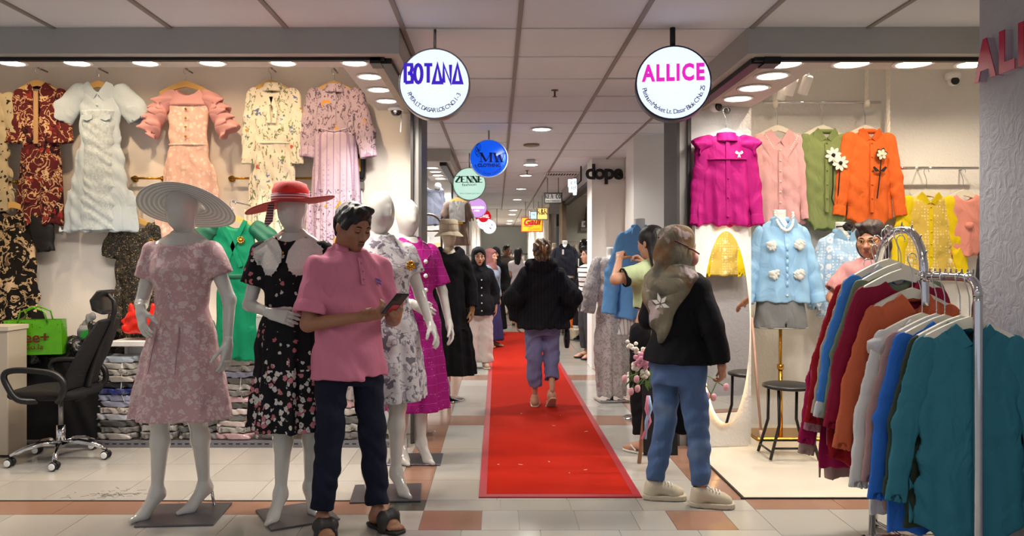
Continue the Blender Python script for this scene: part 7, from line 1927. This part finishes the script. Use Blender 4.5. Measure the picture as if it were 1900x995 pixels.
MB().tube([(-.155, -.12, .06), (-.155, .12, .06)], .008, 6).obj('stretcher', BLACKP, t); MB().tube([(.155, -.12, .06), (.155, .12, .06)], .008, 6).obj('stretcher', BLACKP, t)
# oval mirror with light behind it on a plaster panel
t = thing('lit_mirror', 'oval mirror with a glowing rim standing on a white panel', 'mirror', (P(1345, 0, 5.68).x, 5.70, 0), 7)
cz = CH - (607 - CY) / FP * 5.68; rx_, rz_ = 46 / FP * 5.68, 178 / FP * 5.68
def oval(a): return (rx_ * math.cos(a), rz_ * math.sin(a))
n = 48; el = [oval(2 * math.pi * i / n) for i in range(n)]
MB().bx(-.22, .185, .0, .06, .008, cz + rz_ + .09).obj('panel', STUCCO, t)
MB().slab([(x * 1.0, cz + z * 1.0) for x, z in el], -.028, .014).obj('mirror_glass', mat('mirror', '#eeeeee', .01, 1.0), t)
mb = MB(); mb.tube([(x * .97, -.012, cz + z * .985) for x, z in el], .012, 8, closed=True); mb.obj('light_strip', emitter('led_strip', '#ffc98a', 6.0), t)
ld = bpy.data.lights.new('mirror_glow', 'POINT'); 
bpy.data.lights.remove(ld)
# pole leaning beside the mirror
t = thing('garment_pole', 'slim pinkish wooden pole leaning beside the mirror', 'pole', (P(1411, 0, 5.85).x, 5.6, .006))
a, b = P(1413, 815, 5.7), P(1395, 590, 5.95); o = Vector(t.location)
MB().tube([a - o, b - o], .010, 8).obj('shaft', mat('pinkish_wood', '#b08a7a', .5), t); MB().tube([(a - o), (a - o) + (b - a) * .07], .013, 8).obj('ferrule', mat('pink_tape', '#c9a8a0', .6), t)
# flower stand by the scarf woman
t = thing('flower_easel', 'wooden easel with a spray of pink and white flowers', 'easel', (P(1228, 0, 5.0).x, 5.0, .0))
EW = mat('easel_wood', '#a87f63', .5); o = Vector(t.location)
for (x, yb, xt, Yb) in ((1186, 860, 1218, 5.1), (1303, 876, 1272, 4.95)):
    MB().tube([P(x, yb, floorY(yb)) - o + Vector((0, 0, .0)), P(xt, 560, 5.1) - o], .014, 4).obj('leg', EW, t)
MB().tube([(0, .45, 0.01), (.02, .12, 1.05)], .014, 4).obj('leg', EW, t)
MB().box((.0, .07, .42), (.22, .012, .62), rx=-6).obj('black_board', mat('board_black', '#141416', .7), t)
random.seed(12)
def stemv(p0, p1, r=.0035): return MB().tube([p0, (p0 + p1) / 2 + Vector((0, 0, .015)), p1], r, 5)
GL_ = mat('stem_green', '#5d7a3c', .7); WFL = mat('white_petal', '#e6e0d2', .8); PKF = mat('pink_petal', '#d691a6', .8); TUL = mat('tulip_pink', '#dba0a8', .6)
cF = P(1212, 665, 4.95) - o
for i, (x, y) in enumerate(((1168, 640), (1176, 643), (1184, 648), (1191, 653), (1197, 657))):
    for k in range(4):
        c = P(x + random.uniform(-5, 5), y + random.uniform(-6, 6), 4.93 + random.uniform(-.02, .02)) - o
        F().ell(c, (.014, .012, .013), .003).obj('blossom', WFL, t, .006)
c = P(1192, 668, 4.9) - o
for i in range(14):
    a = i * 2.4; r = .012 + .0035 * i; F().ell(c + Vector((r * math.cos(a), -.02 + .002 * i, r * math.sin(a))), (.020, .010, .018), .004, rot=(0, 0, 20 * math.cos(a))).obj('peony_petal', PKF, t, .0065)
for (x, y) in ((1196, 694), (1204, 652), (1180, 680)):
    c = P(x, y, 4.91) - o
    for i in range(5): F().ell(c + Vector((.016 * math.cos(i * 1.26), 0, .016 * math.sin(i * 1.26))), (.018, .016, .02), .004).obj('rose_petal', WFL, t, .007)
for (x, y) in ((1158, 703), (1180, 704), (1170, 727), (1182, 722), (1346, 719), (1311, 735), (1323, 738)):
    c = P(x, y, 4.86) - o; s0 = (P(1212, 690, 4.95) if x < 1250 else P(1290, 690, 4.95)) - o
    F().ell(c, (.015, .015, .024), .004).ell(c + Vector((.008, -.006, .004)), (.012, .012, .024), .004).obj('tulip', TUL, t, .006); stemv(s0, c).obj('flower_stem', GL_, t)
for i in range(16):
    c = cF + Vector((random.uniform(-.14, .03), random.uniform(-.03, .03), random.uniform(-.20, .04))); a = random.uniform(0, 6.28)
    MB().slab([(c.x, c.z), (c.x + .04 * math.cos(a) + .012, c.z + .04 * math.sin(a)), (c.x + .085 * math.cos(a), c.z + .085 * math.sin(a)), (c.x + .04 * math.cos(a) - .012, c.z + .04 * math.sin(a) - .008)], c.y, .002, bend=lambda x, z: .2 * (x - c.x)).obj('leaf', GL_, t)
for k, (mm, dx) in enumerate(((mat('pink_ribbon', '#e08aa6', .5), -.01), (mat('blue_ribbon', '#9db8dc', .5), .012))):
    p = P(1203, 735, 4.9) - o; MB().tube([p, p + Vector((dx, 0, -.08)), p + Vector((-dx, 0, -.16)), p + Vector((-.03 + dx, 0, -.27))], [.012, .014, .011, .008], 6).obj('ribbon', mm, t)
# white flowers right of her, by the mirror
t = thing('flower_spray', 'small spray of white blossoms in front of the mirror', 'flowers', P(1336, 655, 5.35))
for i in range(16): F().ell((random.gauss(0, .022), random.gauss(0, .015), random.gauss(0, .05)), (.015, .013, .014), .003).obj('blossom', WFL, t, .007)
MB().tube([(0, 0, -.05), (-.03, -.02, -.2), (-.10, -.05, -.33)], .004, 5).obj('flower_stem', GL_, t)

# veiled form and stock behind the column, seen at its edge and in the mirror
t, J8, dz8 = bust_form('bust_form', 'display form veiled in black half hidden by the stucco column', (3.03, 4.72, .006), -140, 1.50, mat('black_form', '#141416', .5), CHROME, CHROME, True)
t2 = thing('black_abaya', 'long black abaya and veil at the column edge', 'dress', (3.03, 4.72, .006), -140)
AB = cloth('black_abaya'); J8b = joints(1.72, True)
f = F().stack([(.12, 0, 0, .24, .2, .06), (.8, 0, 0, .17, .14, .03), (1.2, 0, 0, .16, .12, 0), (1.36, 0, 0, .165, .09, 0), (1.45, 0, 0, .09, .06, 0)], fold=(9, 1, 0))
for sd in (-1, 1): f.cone((sd * .15, 0, 1.36), (sd * .22, 0, 1.08), .065, .065, .03).cone((sd * .22, 0, 1.08), (sd * .23, -.03, .85), .065, .06, .02)
f.obj('gown', AB, t2, .012)
F().ell((0, .01, 1.62), (.085, .105, .13), .02).cone((0, .02, 1.5), (0, .02, 1.4), .09, .15, .04, ys=1.2).ell((0, -.10, 1.615), (.045, .05, .018), .006, carve=True).obj('veil', AB, t2, .009)
# second yellow lace shirt, opposite the mirror on the back of the column
hanger('ivory hanger on the back face of the stucco column', (2.72, 3.78, 1.86), IVORY, 180, .17, .12, group=HP_)
garment('lace_shirt', 'yellow lace shirt hung on the back of the column, seen reflected', 'shirt', (2.72, 3.80, 1.85), YLACE, shirt_st(.18, .64, .19, .2), rz=180, sleeves=LS(.18, .58, .03, .06), sleeve_m=YEL, collar='point', collar_m=YEL, fold=(.005, 26), seed=4.5, h=.011)

# ================================================================== clothes rack at the right
t = thing('clothes_rack', 'chrome clothes rack with a raised arch in the middle', 'rack', (2.0, 3.28, 0))
def RX(Y): return 2.0 - .07 * (max(0, Y - 3.3) / .72) ** 1.3
rail = [(0, -.03, .02), (0, -.03, 1.1), (0, -.03, 1.22), (0, -.015, 1.27), (0, .03, 1.295), (-.005, .12, 1.30), (-.022, .32, 1.30)]
MB().tube(curve(rail, 4), .019, 12).obj('front_rail', CHROME, t)
arch = [(-.022, .33, 1.16), (-.023, .335, 1.28), (-.025, .345, 1.38), (-.028, .375, 1.455), (-.034, .43, 1.505), (-.042, .50, 1.52), (-.051, .57, 1.505), (-.06, .64, 1.45), (-.066, .68, 1.36), (-.069, .70, 1.25), (-.07, .72, 1.0), (-.07, .72, .02)]
MB().tube(curve(arch, 4), .019, 12).obj('arch_rail', CHROME, t)
MB().tube([(-.022, .32, 1.30), (-.023, .33, 1.28)], .021, 10).obj('joint', CHROME, t)
MB().tube([(-.185, .50, .02), (-.185, .50, .95), (-.05, .55, 1.2)], .016, 10).obj('rear_post', CHROME, t)
MB().tube([(0, -.03, .03), (-.022, .33, .03), (-.07, .72, .03)], .017, 10).obj('base_tube', CHROME, t); MB().tube([(-.22, .50, .03), (.18, .50, .03)], .017, 10).obj('base_tube', CHROME, t)
for (x, y) in ((0, -.03), (-.07, .72), (-.22, .5), (.18, .5)):
    MB().sphere((x, y, .022), .022, 10, 8).obj('foot', BLACKM, t)
for i in range(9): MB().tube([(-.007 * i / 3, .0 + i * .037, 1.315), (-.007 * i / 3, .0 + i * .037, 1.335)], .004, 6).obj('stop_pin', STEEL, t)
for i in range(2, 9): MB().tube([arch[i], tuple(Vector(arch[i]) + Vector((0, (i - 5) * .012, .036)))], .004, 6).obj('stop_pin', STEEL, t)
RS = [ # depth, rail height, colour, label, rz, sleeve, long
    (3.300, 1.30, '#2f7283', 'teal satin shirt at the front of the chrome rack', -4, .64, .92, 'point'), (3.365, 1.30, '#333f31', 'dark olive blouse second from the front of the rack', 3, .62, .86, 'point'),
    (3.425, 1.30, '#2a66c0', 'bright blue shirt third from the front of the rack', 2, .66, .90, 'point'), (3.485, 1.30, '#a3817e', 'mauve shirt with a black edged collar behind the bright blue one', 3, .6, .82, 'band'),
    (3.545, 1.30, '#cfcdcc', 'white blouse with ruffled shoulders on the chrome rack', 4, .64, .86, 'point'),
    (3.640, 1.385, '#c2603f', 'coral orange shirt on the rising arch of the rack', 4, .6, .80, 'point'), (3.700, 1.47, '#8a1535', 'crimson blouse behind the coral shirt on the rack', 5, .6, .80, 'band'),
    (3.745, 1.50, '#6d7a62', 'sage green blouse at the arch peak of the rack', 5, .6, .82, 'band'), (3.795, 1.52, '#3f7fd0', 'blue shirt with white collar and cuffs on the arch', 6, .62, .84, 'point'),
    (3.845, 1.505, '#a8998a', 'beige blouse beside the white-cuffed blue shirt', 6, .6, .8, 'band'), (3.890, 1.475, '#9c1420', 'red blouse with a long hem near the arch end', 7, .62, .98, 'band'),
    (3.930, 1.43, '#b07d88', 'dusty pink shirt third from the far end of the rack', 8, .62, .84, 'point'), (3.965, 1.36, '#a01450', 'raspberry shirt second from the far end of the rack', 9, .62, .84, 'point'),
    (4.000, 1.30, '#a88a84', 'rosy beige shirt at the far end of the rack', 10, .62, .84, 'point')]
for i, (Y, zr, c, lab, rz, sl, L, col) in enumerate(RS):
    m = cloth('rack_' + c, c, .55 if i == 0 else .75, fine=300); x = RX(Y) + (.01 if i % 2 else -.005)
    drop = .215 if i < 5 else .19; x -= min(.05, .013 * i)
    hanger(f'ivory hanger carrying the {lab.split(" on ")[0].split(" at ")[0].split(" behind ")[0].split(" with ")[0].split(" from ")[0].split(" near ")[0].split(" beside ")[0]} of the chrome rack', (x, Y, zr - drop + .03 + .02), IVORY, rz, .19, drop - .03, group='ivory hangers on the chrome rack', th=.018)
    cuffs = m; coll = m
    if '#3f7fd0' == c: cuffs = coll = cloth('white_cotton_trim', '#c9cbd0', .8)
    parts = None
    if '#cfcdcc' == c:
        def parts(t, yf):
            for sx in (-1, 1):
                f = F().cone((sx * .12, 0, -.05), (sx * .235, 0, -.12), .04, .055, .02, ys=1.4, flat=True); f.disp(lambda x, y, z: .007 * np.sin(75 * z + 55 * y)); f.obj('shoulder_ruffle', MATS['rack_#cfcdcc'], t, .009)
    if '#a3817e' == c:
        def parts(t, yf): MB().tube([(-.07, -.03, .01), (-.04, -.06, -.01), (0, -.065, -.015)], .006, 6).obj('black_edge', BF, t)
    garment('rack_shirt', lab, 'shirt', (x, Y, zr - drop), m, [(.005, .075, .026), (-.05, .185 + .012 * (i > 4), .034), (-.2, .20 + .012 * (i > 4), .04), (-L * .6, .215 + .015 * (i > 4), .04), (-L, .23 + .015 * (i > 4), .038)], rz=rz, sleeves=both(.175, -.085, [(.085 + .02 * (i > 4), .0, -sl * .5), (.13 + .04 * (i > 4), -.01, -sl)], [.06, .056, .042], 2.2), cuffs_m=cuffs, collar=col if col != 'band' else None, collar_m=coll, buttons=(6, -.1, -L + .1) if i in (8, 11) else None, button_m=TRIMW, fold=(.007, 30), seed=i * 1.3, h=.009, group='shirts on the chrome rack', hemcut=.10 if i in (0, 10) else None, parts=parts, pw=2.2)
# ================================================================== displays further down the aisle
# lace dress and blue shirt forms by the white wall
t, J9, dz9 = bust_form('bust_form', 'display form in a long ivory lace dress beside the carpet', (P(1135, 0, floorY(744)).x, floorY(744), 0), 10, 1.42, MANQW, CHROME, CHROME, base_r=.15, square=True)
L9 = Vector(t.location); IL = cloth('ivory_lace', '#cfc6c2', .85, layers=(('noise', 24, .52, .60, '#8f8784', {'dist': 1.5, 'raise': .5, 'fac': .7}),), bump=(60, .6, .006))
garment('lace_dress', 'long ivory lace dress with bell sleeves on the stand', 'dress', (L9.x, L9.y, 1.41), IL, [(0, .07, .05), (-.05, .15, .08), (-.3, .15, .11), (-.5, .14, .11), (-.9, .18, .13), (-1.36, .14, .10)], rz=10, sleeves=both(.145, -.075, [(.06, 0, -.25), (.10, 0, -.48)], [.065, .08, .07], 1.3), fold=(.012, 50), h=.011, seed=1., wr=.006)
t, J10, dz10 = bust_form('bust_form', 'white necked form in the sky blue shirt by the aisle', (P(1188, 0, 6.75).x, 6.75, 0), 12, 1.66, MANQW, CHROME, CHROME, base_r=.15)
L10 = Vector(t.location); SKY = cloth('sky_blue_cotton', '#6aa4de', .8)
garment('blue_shirt', 'sky blue shirt worn open on the form by the aisle', 'shirt', (L10.x, L10.y, 1.65), SKY, [(0, .075, .06), (-.05, .165, .085), (-.2, .19, .12), (-.78, .22, .12)], rz=12, sleeves=both(.155, -.10, [(.09, 0, -.30), (.14, -.02, -.63)], [.058, .074, .06], 1.2), cuffs_m=SKY, collar='point', fold=(.008, 28), h=.0105, neck=(.075, .06), seed=2., buttons=(6, -.1, -.7), button_m=SKY)
garment('striped_tunic', 'white striped tunic hanging below the sky blue shirt', 'tunic', (L10.x, L10.y + .01, 1.05), cloth('pin_stripe', '#d2cdc8', .85, layers=(('stripe', 0, .025, .006, '#8d8a88'),)), [(0, .10, .08), (-.1, .17, .11), (-.32, .20, .12)], rz=12, fold=(.008, 40), h=.012)
# second shop on the left: overall, white cloth, brown set, arched rail
GREYD = cloth('slate_denim', '#55565f', .85)
garment('grey_overall', 'slate grey overall hanging on the second left shop wall', 'overall', P(802, 345, 10.9), GREYD, [(0, .06, .03), (-.06, .12, .05), (-.25, .13, .06), (-.45, .13, .06), (-.55, .10, .05)], sleeves=[arm(1, .11, -.07, [(.05, 0, -.25), (.06, 0, -.45)], [.05, .05, .045])], fold=(.008, 40), h=.014)
garment('white_cloth', 'white scarf draped beside the slate grey overall', 'scarf', P(787, 322, 10.85), cloth('white_scarf_cloth', '#d8d6d2', .85), [(0, .02, .02), (-.1, .05, .03), (-.25, .035, .025), (-.32, .008, .01)], fold=(.006, 60), h=.012, neck=(.005, .005))
t = thing('hat_ball', 'small white knit beret on the wall beside the overall', 'hat', P(812, 346, 10.9)); MB().sphere((0, 0, 0), (.05, .04, .05), 14, 10).obj('beret', TRIMW, t)
BR = cloth('brown_linen', '#7a6558', .85)
hanger('wooden hanger holding the brown and white outfit', P(848, 366, 9.7), WOOD, 0, .17, .12)
def _p(t, yf): 
    MB().slab([(-.09, -.27), (.10, -.27), (.095, -.04), (.03, .0), (0, -.09), (-.03, .0), (-.095, -.04)], yf(-.15) - .01, .02).obj('white_front', cloth('white_linen', '#d2cfcb', .85), t)
    F().stack([(-.56, 0.02, -.01, .145, .06, .06), (-.28, .02, -.01, .10, .05, .02)], fold=(14, 1, 0)).obj('pleated_skirt', BR, t, .012)
    MB().box((.045, yf(-.28) - .02, -.285), (.06, .01, .025)).obj('tag', mat('yellow_tag', '#d9a514', .5), t)
garment('brown_outfit', 'brown jacket, white top and pleated brown skirt set', 'outfit', P(848, 372, 9.68), BR, [(0, .06, .03), (-.05, .12, .045), (-.28, .115, .05)], sleeves=both(.11, -.06, [(.04, 0, -.13), (.055, 0, -.21)], [.055, .055, .055]), fold=(.006, 40), h=.012, parts=_p)
t = thing('arched_rail', 'bronze arched display rail in the second left shop', 'rail', P(795, 520, 9.5))
z1 = P(0, 400, 9.5).z - t.location.z
t.location.z = 0; zt = P(0, 398, 9.5).z
MB().tube([(-.16, 0, 0), (-.16, 0, zt - .16)] + [(-.16 * math.cos(a), 0, zt - .16 + .16 * math.sin(a)) for a in [i * math.pi / 12 for i in range(1, 12)]] + [(.16, 0, zt - .16), (.16, 0, 0)], .014, 8).obj('arch', mat('bronze'), t)
MB().tube([(-.16, 0, zt - .2), (.16, 0, zt - .2)], .01, 6).obj('cross_bar', mat('bronze'), t)
# shelf of small goods behind the arch
t = thing('wall_shelf', 'pale shelf with small boxes in the second left shop', 'shelf', (P(795, 0, 11.0).x, 11.1, P(0, 470, 11.0).z))
MB().bx(-.3, .3, -.1, .1, 0, .025).obj('board', WT, t)
for k, (cx_, w, h_, c) in enumerate(((-.2, .1, .14, '#c9b08a'), (-.05, .12, .2, '#d8d0c4'), (.12, .1, .12, '#b9966a'))):
    o = MB().bx(cx_ - w / 2, cx_ + w / 2, -.06, .06, .026, .026 + h_, ch=.004).obj('carton', mat('carton_' + c, c, .7)); o.location = t.location; tag(o, ['small tan carton', 'tall pale carton', 'small brown carton'][k] + ' on the second left shop shelf', 'box')
# hangers with knits along the left
t = thing('garment_rail', 'chrome garment rail along the left of the aisle', 'rail', (-.40, 10.7, 0))
MB().tube([(0, 0, .02), (0, 0, 1.42), (0, 1.6, 1.42), (0, 1.6, .02)], .014, 8).obj('frame', CHROME, t)
KC = ['#cfc8be', '#b9b3ab', '#8f8a86', '#d8d0c4', '#6f6a70']
KN = ['cream', 'stone', 'grey', 'ivory', 'plum grey']
for i in range(5):
    Y = 10.75 + i * .28
    hanger(f'pale wooden hanger on the aisle rail, {ORD[i]} from the front', (-.40, Y, 1.36), mat('pale_wood'), 55, .18, .08, group='hangers on the aisle rail')
    garment('knit_top', f'{KN[i]} knit top on the left aisle rail, {ORD[i]} from the front', 'top', (-.40, Y, 1.34), cloth('knit_' + KC[i], KC[i], .9, 120), [(0, .07, .03), (-.05, .16, .04), (-.55, .17, .04)], rz=55, sleeves=both(.15, -.07, [(.05, 0, -.25), (.06, 0, -.45)], [.055, .05, .04]), h=.016, group='knit tops on the left aisle rail')
# far racks at the end wall
t = thing('end_rail', 'long dark clothes rail in front of the end wall', 'rail', (.4, 29.5, 0)); MB().tube([(-1.0, 0, 0), (-1.0, 0, 1.55), (1.0, 0, 1.55), (1.0, 0, 0)], .02, 6).obj('frame', BLACKP, t)
random.seed(21)
EC = ['#3a3a40', '#55555c', '#8a8680', '#2c2c33', '#6b6e78', '#a39a90']; EN = ['charcoal', 'slate', 'taupe', 'black', 'steel grey', 'sand']
for i in range(12):
    garment('end_garment', f'{EN[i % 6]} garment on the end wall rail, {ORD[i]} from the left', 'garment', (-.55 + i * .14, 29.5, 1.5), cloth('end_' + EC[i % 6], EC[i % 6], .9), [(0, .04, .04), (-.05, .07, .12), (-.9 - .1 * (i % 3), .075, .14)], h=.03, group='clothes on the end wall rail', fold=(.006, 30), neck=(.02, .02))
# third shop on the right: navy suit form, peach form, black dummy
t, Ja, dza = bust_form('bust_form', 'white necked form in a navy shirt and long dark skirt', (P(1048, 0, 14.2).x, 14.2, .14), -6, 1.50, MANQW, CHROME, CHROME)
La = Vector(t.location); NAVY = cloth('navy_linen', '#2a2c38', .85)
garment('navy_shirt', 'navy shirt with a white tag on the right hand form', 'shirt', (La.x, La.y, La.z + 1.49), NAVY, [(0, .075, .06), (-.05, .17, .085), (-.25, .19, .12), (-.56, .20, .12)], rz=-6, sleeves=both(.155, -.10, [(.07, 0, -.2), (.10, -.02, -.40)], [.058, .07, .065], 1.2), cuffs_m=NAVY, collar='point', fold=(.006, 28), h=.014, neck=(.08, .07), parts=lambda t, yf: MB().box((-.03, yf(-.14) - .02, -.13), (.035, .006, .09)).obj('price_tag', TRIMW, t))
garment('dark_skirt', 'long charcoal skirt below the navy shirt', 'skirt', (La.x, La.y, La.z + .95), cloth('charcoal_skirt', '#1d1c22', .9), [(0, .13, .10), (-.2, .18, .13), (-.78, .20, .15)], fold=(.008, 34), h=.016, neck=(.01, .01))
t, Jb, dzb = bust_form('bust_form', 'cream necked form in a peach gathered top', (P(1030, 0, 15.6).x, 15.8, 0), 0, 1.62, mat('cream_form'), CHROME, CHROME)
Lb = Vector(t.location)
garment('peach_top', 'peach gathered top on the cream necked form', 'blouse', (Lb.x, Lb.y, Lb.z + 1.60), cloth('peach_cotton', '#c88a62', .85), [(0, .09, .06), (-.05, .17, .085), (-.5, .21, .12)], sleeves=both(.165, -.075, [(.07, 0, -.2), (.09, 0, -.32)], [.07, .07, .06], 1.2), fold=(.009, 46), h=.015)
t = thing('black_dummy', 'glossy black faceless dummy in a black jacket', 'mannequin', (P(1083, 0, 13.2).x, 13.2, .0), -60)
BD = mat('black_gloss', '#0c0c0e', .12, coat=.8); Jd = joints(1.72, True)
v, q = body_mesh(Jd, True, head_matrix(Jd, 1.72, 0, 0, 0, 1.05), 'egg', {'R': {'dir': (0, 0, -1), 'palm': (1, 0, 0)}, 'L': {'dir': (0, 0, -1), 'palm': (-1, 0, 0)}}, None, .014, .9, (0, 0), .008, True); obj('figure', mesh_data('figure', v, q, BD, True), t)
MB().box((0, 0, .005), (.36, .36, .01)).obj('base_plate', PLATE, t)
worn_dress('black_jacket', 'black jacket and long skirt on the glossy black dummy', tuple(t.location), -60, cloth('black_crepe'), dress_st(Jd, (.16, .13), (.20, .17), 1.0, .25, amp=.04), Jd, 1.9, slr=(.062, .062, .055), h=.015, cat='jacket', parts=lambda t: [MB().slab([(.05, 1.38), (.075, 1.38), (.07, 1.24), (.045, 1.26)], -.15, .006).obj('white_trim', TRIMW, t), MB().slab([(.03, 1.22), (.065, 1.22), (.06, 1.14), (.035, 1.15)], -.15, .006).obj('white_trim', TRIMW, t)])
t = thing('intercom_box', 'small white box fixed to the third shop wall', 'box', P(1086, 416, 14.95)); MB().box((0, -.02, 0), (.16, .05, .12), ch=.006).obj('case', TRIMW, t); MB().box((0, -.047, .0), (.08, .004, .05)).obj('label_plate', mat('grey_plastic'), t); MB().box((0, -.015, -.1), (.2, .05, .06), ch=.005).obj('lower_case', mat('grey_plastic'), t)
garment('olive_bag', 'olive sling bag hanging beside the white pillar', 'bag', P(1090, 382, 14.94), cloth('olive_canvas', '#5d563c', .9), [(0, .03, .02), (-.2, .05, .03), (-.34, .09, .04), (-.42, .07, .04)], h=.014, neck=(.01, .01))
t = thing('orange_bag', 'orange shopping bag on the floor of the third shop', 'bag', (P(1070, 0, 14.0).x, 14.0, .14)); t.location.z = P(0, 575, 14).z
t.location.z = .14
F().fn(lambda x, y, z: (np.maximum(np.abs(x) / .12, np.maximum(np.abs(y) / .06, np.abs(z - .26) / .25)) - 1) * .06, (-.12, -.06, .01), (.12, .06, .51)).wr(.01, 30, (1, 0, .4), 1).obj('bag_body', mat('orange_film', '#d8600f', .4), t, .016)
t = thing('garment_rail', 'chrome rail with pale tunics in the third right shop', 'rail', (P(1072, 0, 14.6).x, 14.75, .14)); MB().tube([(-.25, 0, 0), (-.25, 0, 1.55), (.35, 0, 1.55), (.35, 0, 0)], .014, 8).obj('frame', CHROME, t); Lr = Vector(t.location)
for i in range(4): garment('pale_tunic', f'{["cream", "sand", "white", "straw"][i]} tunic on the third right shop rail', 'tunic', (Lr.x - .15 + i * .12, 14.75, .14 + 1.5), cloth(f'tunic_{i}', ['#d0c6b2', '#b5a488', '#d6d2ca', '#b79a5a'][i], .9), [(0, .03, .04), (-.05, .045, .12), (-.9, .05, .14)], h=.02, neck=(.01, .01), group='pale tunics in the third right shop')
t = thing('sneaker', 'pale sneaker on the display platform', 'shoe', (P(1068, 0, 13.6).x, 13.6, .152)); 
F().cone((0, .06, .05), (0, -.1, .035), .045, .035, .03).cone((0, .06, .09), (0, .06, .05), .04, .045, .02).obj('upper', CANV, t, .012); MB().box((0, -.02, .003), (.085, .26, .024), ch=.006).obj('sole', TRIMW, t)
